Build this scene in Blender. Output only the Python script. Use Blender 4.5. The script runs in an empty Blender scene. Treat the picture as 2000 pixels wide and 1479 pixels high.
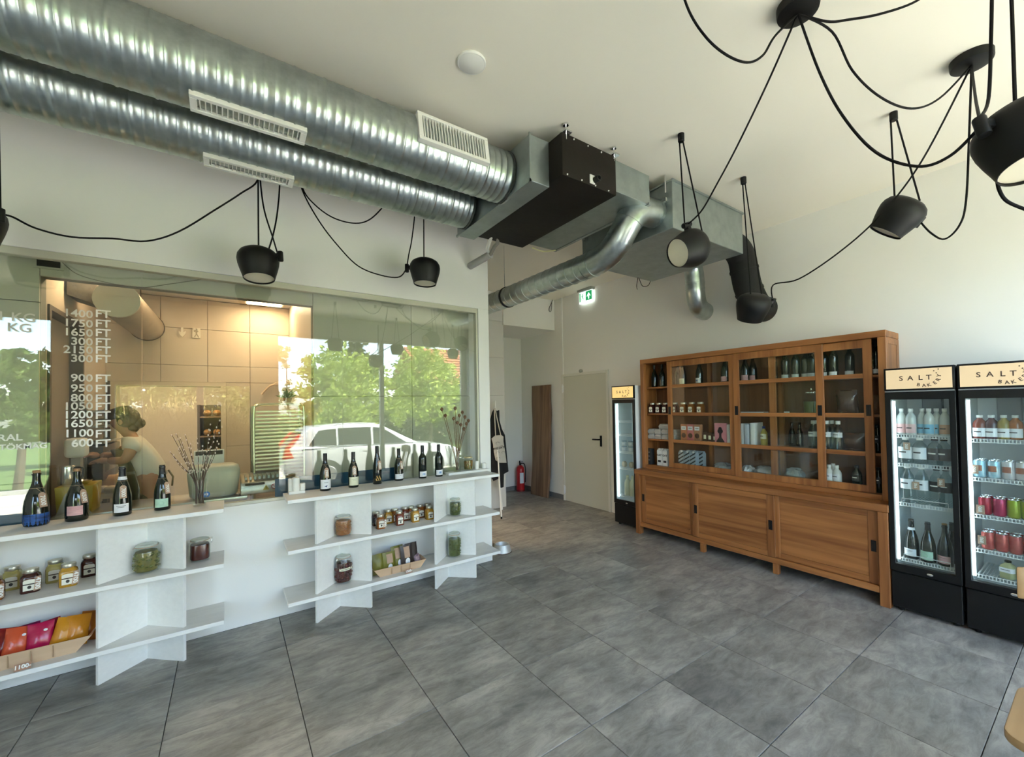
import bpy, bmesh, math, random
from mathutils import Vector, Matrix
random.seed(7)
sc = bpy.context.scene
COL = sc.collection
pi = math.pi
# ------------------------------------------------------------------ camera
F, YAW, PITCH, ROLL, CX, CY = 818.3171, .9557, .0190, -.0178, 1025.9266, 776.9325
CAMH = 1.65
fw = Vector((math.cos(YAW)*math.cos(PITCH), math.sin(YAW)*math.cos(PITCH), math.sin(PITCH)))
r0 = Vector((math.sin(YAW), -math.cos(YAW), 0)); u0 = r0.cross(fw)
RT = math.cos(ROLL)*r0 + math.sin(ROLL)*u0
UP = -math.sin(ROLL)*r0 + math.cos(ROLL)*u0
cd = bpy.data.cameras.new('camera'); cam = bpy.data.objects.new('camera', cd); COL.objects.link(cam)
M3 = Matrix((RT, UP, -fw)).transposed()
cam.matrix_world = Matrix.Translation((0, 0, CAMH)) @ M3.to_4x4()
cd.sensor_fit = 'HORIZONTAL'; cd.sensor_width = 36.0; cd.lens = F/2000*36
cd.shift_x = -(CX-1000)/2000; cd.shift_y = (CY-739.5)/2000
cd.clip_start = .02; cd.clip_end = 300
sc.camera = cam
# ------------------------------------------------------------------ world, sun, exposure
w = bpy.data.worlds.new('sky'); sc.world = w; w.use_nodes = True
nt = w.node_tree; nt.nodes.clear()
o_ = nt.nodes.new('ShaderNodeOutputWorld'); bg = nt.nodes.new('ShaderNodeBackground')
sky = nt.nodes.new('ShaderNodeTexSky'); sky.sky_type = 'NISHITA'; sky.sun_disc = False
sky.sun_elevation = math.radians(50); sky.sun_rotation = math.radians(-20); sky.air_density = 1.0; sky.dust_density = 1.5; sky.ozone_density = 1.0
tc = nt.nodes.new('ShaderNodeTexCoord'); nz = nt.nodes.new('ShaderNodeTexNoise'); nz.inputs['Scale'].default_value = 3.2; nz.inputs['Detail'].default_value = 6
rp = nt.nodes.new('ShaderNodeValToRGB'); rp.color_ramp.elements[0].position = .48; rp.color_ramp.elements[1].position = .68
mx = nt.nodes.new('ShaderNodeMixRGB'); mx.inputs[2].default_value = (2.9, 3.0, 3.3, 1)
nt.links.new(tc.outputs['Generated'], nz.inputs['Vector']); nt.links.new(nz.outputs['Fac'], rp.inputs['Fac'])
nt.links.new(rp.outputs['Color'], mx.inputs[0]); nt.links.new(sky.outputs['Color'], mx.inputs[1])
nt.links.new(mx.outputs['Color'], bg.inputs['Color']); nt.links.new(bg.outputs['Background'], o_.inputs['Surface'])
bg.inputs['Strength'].default_value = 0.56
sl = bpy.data.lights.new('sun', 'SUN'); sl.energy = 17.0; sl.angle = math.radians(.6); sl.color = (1, .94, .84)
sun = bpy.data.objects.new('sun', sl); COL.objects.link(sun)
sun.rotation_euler = Vector((-.72, -.34, -.78)).to_track_quat('-Z', 'Y').to_euler()
def area(name, loc, direction, sx, sy, e, col, portal=False):
    l = bpy.data.lights.new(name, 'AREA'); l.shape = 'RECTANGLE'; l.size = sx; l.size_y = sy; l.energy = e; l.color = col
    if portal: l.cycles.is_portal = True
    o = bpy.data.objects.new(name, l); COL.objects.link(o); o.location = loc
    o.rotation_euler = Vector(direction).to_track_quat('-Z', 'Z').to_euler(); return o
# daylight portals in the shop-front openings
area('window_portal', (2.70, -1.42, 1.60), (0, 1, 0), 3.96, 3.1, 1, (1, 1, 1), True)
area('window_portal', (-.6, -1.42, 1.08), (0, 1, 0), 1.9, 2.1, 1, (1, 1, 1), True)
area('window_portal', (-2.75, -1.42, 1.6), (0, 1, 0), 1.2, 3.0, 1, (1, 1, 1), True)
vs = sc.view_settings; vs.view_transform = 'Standard'; vs.look = 'None'; vs.gamma = 1; vs.use_curve_mapping = False; vs.exposure = 2.25
try:
    cy = sc.cycles; cy.max_bounces = 14; cy.diffuse_bounces = 8; cy.glossy_bounces = 6; cy.transparent_max_bounces = 24; cy.transmission_bounces = 8
    cy.caustics_reflective = False; cy.caustics_refractive = False; cy.sample_clamp_indirect = 6; cy.use_denoising = True; cy.blur_glossy = .5
except Exception: pass
# ------------------------------------------------------------------ picture point -> point on a known plane of the room
def ray(u, v): return RT*((u-CX)/F) + UP*((CY-v)/F) + fw
C0 = Vector((0, 0, CAMH))
def on(u, v, ax, val):
    d = ray(u, v); return C0 + d*((val-C0[ax])/d[ax])
def oz(u, v, z=0): return on(u, v, 2, z)
def ox(u, v, x): return on(u, v, 0, x)
def oy(u, v, y): return on(u, v, 1, y)
def ovp(u, v, A, B):   # on the vertical plane through two plan points (a hanging cord lies in it)
    n = Vector((-(B[1]-A[1]), B[0]-A[0], 0)); d = ray(u, v); t = n.dot(Vector((A[0], A[1], 0))-C0)/n.dot(d); return C0 + d*t
# ------------------------------------------------------------------ materials
MATS = {}
def newmat(name):
    m = bpy.data.materials.new(name); m.use_nodes = True; n = m.node_tree
    b = n.nodes['Principled BSDF']; return m, n, b
def L(n, a, b): n.links.new(a, b)
def mat(name, col, rough=.6, metal=0, spec=.5, emit=0, ecol=None, var=0, vscale=8, bump=0, bscale=60, stretch=(1, 1, 1), col2=None, rnd=0, detail=5, coat=0, trans=0, contrast=(.3, .7)):
    if name in MATS: return MATS[name]
    m, n, b = newmat(name)
    b.inputs['Roughness'].default_value = rough; b.inputs['Metallic'].default_value = metal
    b.inputs['Specular IOR Level'].default_value = spec; b.inputs['Coat Weight'].default_value = coat
    c4 = (*col, 1); b.inputs['Base Color'].default_value = c4
    if emit: b.inputs['Emission Color'].default_value = (*(ecol or col), 1); b.inputs['Emission Strength'].default_value = emit
    if var or bump or rnd:
        t = n.nodes.new('ShaderNodeTexCoord'); mp = n.nodes.new('ShaderNodeMapping'); mp.inputs['Scale'].default_value = stretch
        L(n, t.outputs['Object'], mp.inputs['Vector'])
        oi = n.nodes.new('ShaderNodeObjectInfo')
        cb = n.nodes.new('ShaderNodeCombineXYZ'); ml = n.nodes.new('ShaderNodeMath'); ml.operation = 'MULTIPLY'; ml.inputs[1].default_value = 37.
        L(n, oi.outputs['Random'], ml.inputs[0]); L(n, ml.outputs[0], cb.inputs[0]); L(n, ml.outputs[0], cb.inputs[1]); L(n, cb.outputs[0], mp.inputs['Location'])
    if var:
        nz = n.nodes.new('ShaderNodeTexNoise'); nz.inputs['Scale'].default_value = vscale; nz.inputs['Detail'].default_value = detail; nz.inputs['Roughness'].default_value = .62
        L(n, mp.outputs[0], nz.inputs['Vector'])
        cr = n.nodes.new('ShaderNodeValToRGB'); cr.color_ramp.elements[0].position = contrast[0]; cr.color_ramp.elements[1].position = contrast[1]
        k = col2 or tuple(c*(1-var) for c in col); cr.color_ramp.elements[0].color = (*k, 1); cr.color_ramp.elements[1].color = c4
        L(n, nz.outputs['Fac'], cr.inputs[0]); out = cr.outputs[0]
        if rnd:
            hs = n.nodes.new('ShaderNodeHueSaturation'); mr = n.nodes.new('ShaderNodeMapRange'); mr.inputs[3].default_value = 1-rnd; mr.inputs[4].default_value = 1+rnd
            L(n, oi.outputs['Random'], mr.inputs[0]); L(n, mr.outputs[0], hs.inputs['Value']); L(n, out, hs.inputs['Color']); out = hs.outputs[0]
        L(n, out, b.inputs['Base Color'])
    if bump:
        nb = n.nodes.new('ShaderNodeTexNoise'); nb.inputs['Scale'].default_value = bscale; nb.inputs['Detail'].default_value = 4
        L(n, mp.outputs[0], nb.inputs['Vector']); bp = n.nodes.new('ShaderNodeBump'); bp.inputs['Strength'].default_value = bump; bp.inputs['Distance'].default_value = .01
        L(n, nb.outputs['Fac'], bp.inputs['Height']); L(n, bp.outputs[0], b.inputs['Normal'])
    MATS[name] = m; return m
def wood(name, c1, c2, axis, rough=.45, scale=1.0, knots=.0):
    if name in MATS: return MATS[name]
    m, n, b = newmat(name); b.inputs['Roughness'].default_value = rough
    t = n.nodes.new('ShaderNodeTexCoord'); mp = n.nodes.new('ShaderNodeMapping'); s = [22*scale]*3; s[axis] = 1.1*scale; mp.inputs['Scale'].default_value = s
    oi = n.nodes.new('ShaderNodeObjectInfo'); ml = n.nodes.new('ShaderNodeMath'); ml.operation = 'MULTIPLY'; ml.inputs[1].default_value = 53.
    cb = n.nodes.new('ShaderNodeCombineXYZ'); L(n, oi.outputs['Random'], ml.inputs[0])
    for i in range(3): L(n, ml.outputs[0], cb.inputs[i])
    L(n, cb.outputs[0], mp.inputs['Location']); L(n, t.outputs['Object'], mp.inputs['Vector'])
    n1 = n.nodes.new('ShaderNodeTexNoise'); n1.inputs['Scale'].default_value = 1.0; n1.inputs['Detail'].default_value = 7; n1.inputs['Distortion'].default_value = .8; L(n, mp.outputs[0], n1.inputs['Vector'])
    n2 = n.nodes.new('ShaderNodeTexNoise'); n2.inputs['Scale'].default_value = .25; n2.inputs['Detail'].default_value = 3; L(n, mp.outputs[0], n2.inputs['Vector'])
    ad = n.nodes.new('ShaderNodeMath'); ad.operation = 'MULTIPLY_ADD'; ad.inputs[1].default_value = .55; L(n, n1.outputs['Fac'], ad.inputs[0])
    m2 = n.nodes.new('ShaderNodeMath'); m2.operation = 'MULTIPLY'; m2.inputs[1].default_value = .45; L(n, n2.outputs['Fac'], m2.inputs[0]); L(n, m2.outputs[0], ad.inputs[2])
    cr = n.nodes.new('ShaderNodeValToRGB'); cr.color_ramp.elements[0].position = .36; cr.color_ramp.elements[1].position = .62
    cr.color_ramp.elements[0].color = (*c2, 1); cr.color_ramp.elements[1].color = (*c1, 1); L(n, ad.outputs[0], cr.inputs[0]); L(n, cr.outputs[0], b.inputs['Base Color'])
    bp = n.nodes.new('ShaderNodeBump'); bp.inputs['Strength'].default_value = .15; bp.inputs['Distance'].default_value = .002; L(n, n1.outputs['Fac'], bp.inputs['Height']); L(n, bp.outputs[0], b.inputs['Normal'])
    MATS[name] = m; return m
def thin_glass(name, tint=(.95, .98, .96), f0=.05, rough=0.0, pw=5.0):
    """thin pane: what passes straight through is tinted, the rest mirrors; same from both sides"""
    if name in MATS: return MATS[name]
    m = bpy.data.materials.new(name); m.use_nodes = True; n = m.node_tree; n.nodes.clear()
    out = n.nodes.new('ShaderNodeOutputMaterial'); tr = n.nodes.new('ShaderNodeBsdfTransparent'); tr.inputs[0].default_value = (*tint, 1)
    gl = n.nodes.new('ShaderNodeBsdfGlossy'); gl.inputs['Roughness'].default_value = rough; gl.inputs['Color'].default_value = (1, 1, 1, 1)
    g = n.nodes.new('ShaderNodeNewGeometry'); d = n.nodes.new('ShaderNodeVectorMath'); d.operation = 'DOT_PRODUCT'
    L(n, g.outputs['Normal'], d.inputs[0]); L(n, g.outputs['Incoming'], d.inputs[1])
    a = n.nodes.new('ShaderNodeMath'); a.operation = 'ABSOLUTE'; L(n, d.outputs['Value'], a.inputs[0])
    s = n.nodes.new('ShaderNodeMath'); s.operation = 'SUBTRACT'; s.inputs[0].default_value = 1; L(n, a.outputs[0], s.inputs[1])
    p = n.nodes.new('ShaderNodeMath'); p.operation = 'POWER'; p.inputs[1].default_value = pw; L(n, s.outputs[0], p.inputs[0])
    f = n.nodes.new('ShaderNodeMath'); f.operation = 'MULTIPLY_ADD'; f.inputs[1].default_value = 1-f0; f.inputs[2].default_value = f0; L(n, p.outputs[0], f.inputs[0])
    mxs = n.nodes.new('ShaderNodeMixShader'); L(n, f.outputs[0], mxs.inputs[0]); L(n, tr.outputs[0], mxs.inputs[1]); L(n, gl.outputs[0], mxs.inputs[2])
    L(n, mxs.outputs[0], out.inputs[0]); MATS[name] = m; return m
# ------------------------------------------------------------------ mesh helpers
class MB:
    def __init__(s): s.v = []; s.f = []; s.mi = []; s.cur = 0
    def add(s, vs, fs):
        b = len(s.v); s.v += [tuple(v) for v in vs]; s.f += [[b+i for i in f] for f in fs]; s.mi += [s.cur]*len(fs); return s
    def box(s, x0, x1, y0, y1, z0, z1):
        return s.add([(x0, y0, z0), (x1, y0, z0), (x1, y1, z0), (x0, y1, z0), (x0, y0, z1), (x1, y0, z1), (x1, y1, z1), (x0, y1, z1)],
                     [(0, 3, 2, 1), (4, 5, 6, 7), (0, 1, 5, 4), (1, 2, 6, 5), (2, 3, 7, 6), (3, 0, 4, 7)])
    def hexa(s, p): # 8 points in box order
        return s.add(p, [(0, 3, 2, 1), (4, 5, 6, 7), (0, 1, 5, 4), (1, 2, 6, 5), (2, 3, 7, 6), (3, 0, 4, 7)])
    def lathe(s, prof, n=24, M=None, cap=True, a0=0, a1=2*pi, sq=None):
        """profile [(r, z)]; sq: superellipse exponent for square-ish jars"""
        full = abs(a1-a0-2*pi) < 1e-6; k = n if full else n+1; vs = []
        for r, z in prof:
            for i in range(k):
                a = a0+(a1-a0)*i/n; c, q = math.cos(a), math.sin(a)
                if sq: e = (abs(c)**sq+abs(q)**sq)**(-1/sq); c, q = c*e, q*e
                v = Vector((r*c, r*q, z)); vs.append(M @ v if M else v)
        fs = []
        for j in range(len(prof)-1):
            for i in range(n):
                i2 = (i+1) % k
                fs.append((j*k+i, j*k+i2, (j+1)*k+i2, (j+1)*k+i))
        if cap and full:
            if prof[0][0] > 1e-6: fs.append(tuple(range(k-1, -1, -1)))
            if prof[-1][0] > 1e-6: fs.append(tuple((len(prof)-1)*k+i for i in range(k)))
        return s.add(vs, fs)
    def tube(s, pts, r, n=8, cap=True, closed=False):
        pts = [Vector(p) for p in pts]; rs = r if isinstance(r, (list, tuple)) else [r]*len(pts); m = len(pts)
        def tan(i):
            a = pts[i-1] if (i > 0 or closed) else pts[i]; b = pts[(i+1) % m] if (i < m-1 or closed) else pts[i]
            t = b-a; return t.normalized() if t.length > 1e-9 else Vector((0, 0, 1))
        t0 = tan(0); nrm = t0.orthogonal().normalized(); vs = []
        for i in range(m):
            t = tan(i); nrm = (nrm-t*nrm.dot(t)); nrm = nrm.normalized() if nrm.length > 1e-6 else t.orthogonal().normalized(); bn = t.cross(nrm)
            for j in range(n):
                a = 2*pi*j/n; vs.append(pts[i]+(nrm*math.cos(a)+bn*math.sin(a))*rs[i])
        fs = []
        for i in range(m if closed else m-1):
            i2 = (i+1) % m
            for j in range(n): fs.append((i*n+j, i*n+(j+1) % n, i2*n+(j+1) % n, i2*n+j))
        if cap and not closed: fs += [tuple(range(n-1, -1, -1)), tuple((m-1)*n+j for j in range(n))]
        return s.add(vs, fs)
    def ring(s, x0, x1, o, i):
        """flat frame in one piece: outer and inner rectangle (y0, y1, z0, z1) between x0 and x1"""
        vs = []
        for x in (x0, x1):
            for y0, y1, z0, z1 in (o, i): vs += [(x, y0, z0), (x, y1, z0), (x, y1, z1), (x, y0, z1)]
        fs = []
        for k in range(4):
            j = (k+1) % 4; fs += [(k, j, 4+j, 4+k), (8+k, 12+k, 12+j, 8+j), (k, 8+k, 8+j, j), (4+k, 4+j, 12+j, 12+k)]
        return s.add(vs, fs)
    def prism(s, poly, a, b, axis=1):
        """polygon in the two other axes extruded along axis from a to b"""
        o = [i for i in range(3) if i != axis]; n = len(poly); vs = []
        for t in (a, b):
            for p in poly:
                v = [0, 0, 0]; v[axis] = t; v[o[0]] = p[0]; v[o[1]] = p[1]; vs.append(v)
        return s.add(vs, [tuple(range(n)), tuple(range(2*n-1, n-1, -1))]+[(i, i+n, (i+1) % n+n, (i+1) % n) for i in range(n)])
    def ball(s, c, r, n=8, m=6):
        if not isinstance(r, (list, tuple)): r = (r, r, r)
        vs = [(c[0], c[1], c[2]-r[2])]
        for j in range(1, m):
            th = pi*j/m
            for i in range(n):
                a = 2*pi*i/n; vs.append((c[0]+r[0]*math.sin(th)*math.cos(a), c[1]+r[1]*math.sin(th)*math.sin(a), c[2]-r[2]*math.cos(th)))
        vs.append((c[0], c[1], c[2]+r[2])); t = len(vs)-1; fs = []
        for i in range(n): fs.append((0, 1+(i+1) % n, 1+i))
        for j in range(m-2):
            for i in range(n): fs.append((1+j*n+i, 1+j*n+(i+1) % n, 1+(j+1)*n+(i+1) % n, 1+(j+1)*n+i))
        for i in range(n): fs.append((1+(m-2)*n+i, 1+(m-2)*n+(i+1) % n, t))
        return s.add(vs, fs)
    def xf(s, M): s.v = [tuple(M @ Vector(v)) for v in s.v]; return s
    def mesh(s, name, bev=0, seg=2, smooth=35):
        me = bpy.data.meshes.new(name); me.from_pydata(s.v, [], s.f); me.polygons.foreach_set('material_index', s.mi); me.update()
        bm = bmesh.new(); bm.from_mesh(me)
        bmesh.ops.recalc_face_normals(bm, faces=bm.faces)
        if bev:
            es = [e for e in bm.edges if len(e.link_faces) == 2 and e.calc_face_angle(0) > .6]
            bmesh.ops.bevel(bm, geom=es, offset=bev, segments=seg, affect='EDGES', profile=.5)
        bm.to_mesh(me); bm.free()
        if smooth:
            me.polygons.foreach_set('use_smooth', [True]*len(me.polygons)); me.set_sharp_from_angle(angle=math.radians(smooth))
        return me
def obj(name, me, mats, parent=None, loc=None, rot=None):
    o = bpy.data.objects.new(name, me); COL.objects.link(o)
    if parent: o.parent = parent
    if loc is not None: o.location = loc
    if rot is not None: o.rotation_euler = rot
    if mats is not None and len(me.materials) == 0:
        for m in (mats if isinstance(mats, (list, tuple)) else [mats]): me.materials.append(m)
    return o
def P(name, mb, m, parent=None, bev=0, seg=2, smooth=35, kind=None, label=None, loc=None, rot=None):
    o = obj(name, mb.mesh(name, bev, seg, smooth), m, parent, loc, rot)
    if kind: o['kind'] = kind
    if label: o['label'] = label
    return o
def tag(o, label, cat, group=None):
    o['label'] = label; o['category'] = cat
    if group: o['group'] = group
    return o
def T(name, label, cat, loc=(0, 0, 0), rz=0, group=None):
    o = bpy.data.objects.new(name, None); o.empty_display_size = .05; COL.objects.link(o); o.location = loc; o.rotation_euler = (0, 0, rz)
    return tag(o, label, cat, group)
def S(name, mb, m, parent=None, **k):
    o = P(name, mb, m, parent, **k)
    if not parent: o['kind'] = 'structure'
    return o
def dup(root, loc, rz=None, label=None, group=None):
    r = root.copy(); COL.objects.link(r); r.location = loc
    if rz is not None: r.rotation_euler = (0, 0, rz)
    if label: r['label'] = label
    if group: r['group'] = group
    for ch in list(root.children):
        c = ch.copy(); COL.objects.link(c); c.parent = r
        for g in ch.children:
            d = g.copy(); COL.objects.link(d); d.parent = c
    return r
def spline(pts, n=8):
    pts = [Vector(p) for p in pts]; out = []
    for i in range(len(pts)-1):
        p0 = pts[max(i-1, 0)]; p1 = pts[i]; p2 = pts[i+1]; p3 = pts[min(i+2, len(pts)-1)]
        for k in range(n):
            t = k/n; out.append(.5*((2*p1)+(p2-p0)*t+(2*p0-5*p1+4*p2-p3)*t*t+(3*p1-p0-3*p2+p3)*t**3))
    out.append(pts[-1]); return out
ORD = 'first second third fourth fifth sixth seventh eighth ninth tenth eleventh twelfth'.split()
_tc = {}
def text(parent, s, size, org, xd, yd, m, rot=0, name='lettering', align='CENTER', thick=.0004, bold=0, shear=0):
    """flat lettering: org is the text's anchor, xd/yd its reading and up directions"""
    cu = bpy.data.curves.new('t', 'FONT'); cu.body = s; cu.size = size; cu.align_x = align; cu.align_y = 'CENTER'; cu.extrude = thick; cu.offset = bold; cu.shear = shear; cu.resolution_u = 3
    to = bpy.data.objects.new('t', cu); COL.objects.link(to); bpy.context.view_layer.update()
    me = bpy.data.meshes.new_from_object(to.evaluated_get(bpy.context.evaluated_depsgraph_get())); bpy.data.objects.remove(to); bpy.data.curves.remove(cu)
    xd = Vector(xd).normalized(); yd = Vector(yd).normalized(); zd = xd.cross(yd)
    if rot: xd, yd = xd*math.cos(rot)+yd*math.sin(rot), yd*math.cos(rot)-xd*math.sin(rot)
    M = Matrix((xd, yd, zd)).transposed().to_4x4(); M.translation = Vector(org); me.transform(M); me.name = name
    return obj(name, me, m, parent)
FY = ((1, 0, 0), (0, 0, 1))     # lettering that faces -Y (the glass wall)
FX = ((0, -1, 0), (0, 0, 1))    # lettering that faces -X (the cabinet wall)
# ================================================================== palette
YW, XW, CE, XE = 3.91, 4.76, 3.525, 2.295
wallm = mat('wall_paint', (.83, .82, .785), .85, bump=.05, bscale=90)
ceilm = mat('ceiling_paint', (.86, .82, .71), .9, bump=.03, bscale=90)
tilem = mat('floor_tile', (.385, .365, .322), .40, var=.5, vscale=2.4, stretch=(.8, 1.3, 1), col2=(.19, .184, .168), rnd=.12, detail=15, contrast=(.34, .64), bump=.06, bscale=30)
def weather(m):
    """finer cement scuffs over the broad clouds"""
    n = m.node_tree; b = n.nodes['Principled BSDF']; src = b.inputs['Base Color'].links[0].from_socket; mp = [x for x in n.nodes if x.type == 'MAPPING'][0]
    m2 = n.nodes.new('ShaderNodeMapping'); m2.inputs['Scale'].default_value = (1, 1.7, 1); L(n, mp.outputs[0], m2.inputs['Vector'])
    nz = n.nodes.new('ShaderNodeTexNoise'); nz.inputs['Scale'].default_value = 7; nz.inputs['Detail'].default_value = 12; nz.inputs['Roughness'].default_value = .75; nz.inputs['Distortion'].default_value = .6; L(n, m2.outputs[0], nz.inputs['Vector'])
    cr = n.nodes.new('ShaderNodeValToRGB'); cr.color_ramp.elements[0].position = .38; cr.color_ramp.elements[1].position = .60; cr.color_ramp.elements[0].color = (.66, .66, .66, 1); cr.color_ramp.elements[1].color = (1.1, 1.1, 1.1, 1); L(n, nz.outputs['Fac'], cr.inputs[0])
    mx = n.nodes.new('ShaderNodeMixRGB'); mx.blend_type = 'MULTIPLY'; mx.inputs[0].default_value = 1; L(n, src, mx.inputs[1]); L(n, cr.outputs[0], mx.inputs[2]); L(n, mx.outputs[0], b.inputs['Base Color'])
weather(tilem)
grout = mat('grout', (.10, .098, .09), .9)
skirtm = mat('skirting_tile', (.22, .22, .22), .6, var=.3, vscale=4)
clad = mat('kitchen_cladding', (.60, .52, .43), .5, var=.1, vscale=2)
cladg = mat('grey_cladding', (.50, .49, .43), .55, var=.06, vscale=2)
alu = mat('anodised_frame', (.56, .545, .45), .45, .35)
galv = mat('galvanised', (.53, .585, .57), .31, 1.0, var=.25, vscale=14, detail=3, bump=.04, bscale=40)
galvd = mat('galvanised_dull', (.40, .45, .44), .45, .9, var=.2, vscale=9, detail=3)
darkins = mat('dark_insulation', (.013, .009, .006), .6, spec=.25, var=.4, vscale=7, bump=.25, bscale=14)
blackins = mat('black_insulation', (.007, .0065, .006), .75, bump=.3, bscale=30)
blackm = mat('black_lacquer', (.005, .005, .005), .35, spec=.35)
blackmat = mat('black_satin', (.0055, .0052, .005), .48, spec=.3)
whitem = mat('white_lacquer', (.82, .82, .80), .4)
whitep = mat('white_plastic', (.80, .79, .75), .45)
lampin = mat('lamp_diffuser', (.80, .74, .58), .6)
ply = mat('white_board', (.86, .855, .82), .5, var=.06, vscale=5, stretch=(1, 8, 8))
plytop = mat('shaded_board_top', (.74, .725, .69), .5, var=.10, vscale=5, stretch=(1, 6, 1))  # darker copy of the board for tops; their weaker light is in the colour
cord = mat('black_cord', (.006, .005, .005), .7, spec=.2)
chrome = mat('polished_steel', (.78, .79, .80), .18, 1.0)
steel = mat('brushed_steel', (.60, .62, .62), .32, 1.0, var=.1, vscale=20)
doorm = mat('door_paint', (.62, .615, .52), .5)
glass_wall = thin_glass('green_float_glass', (.935, .955, .905), .062)
glass_front = thin_glass('shopfront_glass', (.96, .98, .97), .045)
glass_clear = thin_glass('cabinet_glass', (.95, .97, .95), .022)
glass_jar = thin_glass('jar_glass', (.97, .985, .97), .022, .02)
# ================================================================== floor: 600 mm stone tiles
XL, YF, YB = -3.6, -1.35, 6.86
base = MB().box(XL, XW+.3, YF, YB+.2, -.12, -.012)
floor = S('floor', base, grout)
tx0, ty0, ts = -.2823, 3.4075, .6
_tm = {}
for i in range(-6, 10):
    for j in range(-8, 7):
        a0, a1 = tx0+i*ts+.0022, tx0+(i+1)*ts-.0022; b0, b1 = ty0+j*ts+.0022, ty0+(j+1)*ts-.0022
        a0 = max(a0, XL); a1 = min(a1, XW-.002); b0 = max(b0, YF); b1 = min(b1, YB)
        if a1-a0 < .01 or b1-b0 < .01: continue
        if a1 < XE-.02 and b0 > YW+.005: continue
        if a1 < XE and b1 > YW: b1 = YW-.002
        if b0 > 5.83 and a1 < 3.72: continue
        k = (round(a1-a0, 3), round(b1-b0, 3))
        if k not in _tm: _tm[k] = MB().box(0, k[0], 0, k[1], -.012, 0).mesh('tile', .0012, 1)
        obj('tile', _tm[k], tilem, floor, (a0, b0, random.uniform(-.0005, .0005)))
# ================================================================== shell
ceil = S('ceiling', MB().box(XL-.2, XW+.3, YF-.2, YB+.2, CE, CE+.15), ceilm)
SILL, FT, GR = .935, 2.692, 2.166
wl = MB().box(XL, XE, YW, YW+.20, 0, SILL-.012).box(XL, XE, YW, YW+.2, FT, CE).box(GR, XE, YW, YW+.2, SILL-.012, FT).box(XL, -3.2, YW, YW+.2, SILL-.012, FT)
wall_left = S('wall_left', wl, wallm, bev=.002, seg=1)
wall_right = S('wall_right', MB().box(XW, XW+.2, YF, YB+.2, 0, CE), wallm)
S('wall_back', MB().box(3.70, XW, YB, YB+.2, 0, CE), wallm)
S('wall_recess', MB().box(3.60, 3.697, 6.051, YB+.2, 0, CE), wallm)
S('ceiling_bulkhead', MB().box(3.68, XW-.001, 5.79, YB-.001, 2.985, CE-.002), wallm)
S('trim_1', MB().box(XW-.016, XW, 5.565, 5.59, 2.15, CE-.004), whitem)           # pipe cover above the door's hinge side
S('baseboard_back', MB().box(3.73, XW-.013, YB-.012, YB, 0, .085), skirtm, bev=.002, seg=1)
S('baseboard_right', MB().box(XW-.012, XW, 5.63, YB-.013, 0, .085), skirtm, bev=.002, seg=1)
# tiled corridor wall seen past the end of the glass wall
S('wall_corridor_left', MB().box(XE-.12, XE, YW+.2, 4.45, 0, CE).box(XE-.12, XE, 5.45, 5.85, 0, CE).box(XE-.12, XE, 4.45, 5.45, 2.3, CE).box(1.0, XE-.12, 5.75, 5.85, 0, CE).box(.9, 1.0, YW+.36, 5.85, 0, CE), wallm)  # out of view; doorway gap put in so the added side-room lamp reaches the corridor
wc = S('wall_corridor', MB().box(XE-.3, 3.695, 5.85, 6.05, 0, CE), mat('corridor_joint', (.35, .33, .30), .8))
cor = mat('corridor_cladding', (.69, .68, .66), .6, var=.05, vscale=2)
zs = [0, .70, 1.255, 1.75, 2.245, 2.74, CE-.004]
pz = [oy(970, v, 5.83).z for v in (773, 699, 627)]
zs = [0, pz[0]-.56, pz[0], pz[1], pz[2], CE-.004]
for i in range(len(zs)-1):
    for a, b in ((XE-.29, 2.9), (2.904, 3.70)):
        P('panel', MB().box(max(a, XE+.001), b, 5.83, 5.852, zs[i]+.002, zs[i+1]-.002), cor, wc, bev=.001, seg=1)
# ================================================================== glazed kitchen wall
win = S('window_1', MB().box(-3.2, GR, YW+.012, YW+.07, FT-.047, FT).box(-3.2, GR, YW+.012, YW+.07, SILL-.012, SILL+.012).box(GR-.022, GR, YW+.012, YW+.07, SILL+.012, FT-.047), alu, bev=.002, seg=1)
gx = [-3.19, -1.814, -.499, .815, 2.143]
for i in range(4):
    P('pane', MB().box(gx[i]+.0015, gx[i+1]-.0015, YW+.028, YW+.040, SILL+.012, FT-.047), glass_wall, win, smooth=0)
P('blue_strip', MB().box(-3.19, -1.025, YW+.046, YW+.06, SILL+.013, SILL+.15).box(.30, 1.36, YW+.046, YW+.06, SILL+.013, SILL+.155), mat('blue_film', (.010, .075, .17), .35, var=.3, vscale=5), win, label='dark blue strip along the foot of the glass')
GY = YW+.0265
ink = mat('white_glass_paint', (.85, .85, .80), .7); inkd = mat('thin_dimmed_glass_paint', (.64, .62, .54), .7)
def wtext(s, u, v, h, m=ink, u2=None, bold=.0012):
    p = oy(u, v, GY); return text(win, s, h, p, *FY, m, bold=bold)
rows = [(613, '1400'), (632, '1750'), (650, '1650'), (668, '300'), (684, '2150'), (701, '300'), (739, '900'), (759, '950'), (778, '800'), (794, '1050'), (811, '1200'), (828, '1650'), (847, '1100'), (866, '600')]
for v, s in rows:
    wtext(s, (153 if len(s) == 4 else 160)+(1 if v > 840 else 0), v, .069, ink if v > 800 else inkd)
    wtext('FT', 201, v+1, .071, ink)
wtext('1 KG', 32, 620, .075, inkd); wtext('KG', 38, 641, .075, inkd)  # white letters, greyed in colour to look dark against the bright reflection
wtext('ARAL', 10, 856, .058); wtext('/ TÖKMAG', 40, 873, .047)
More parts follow.
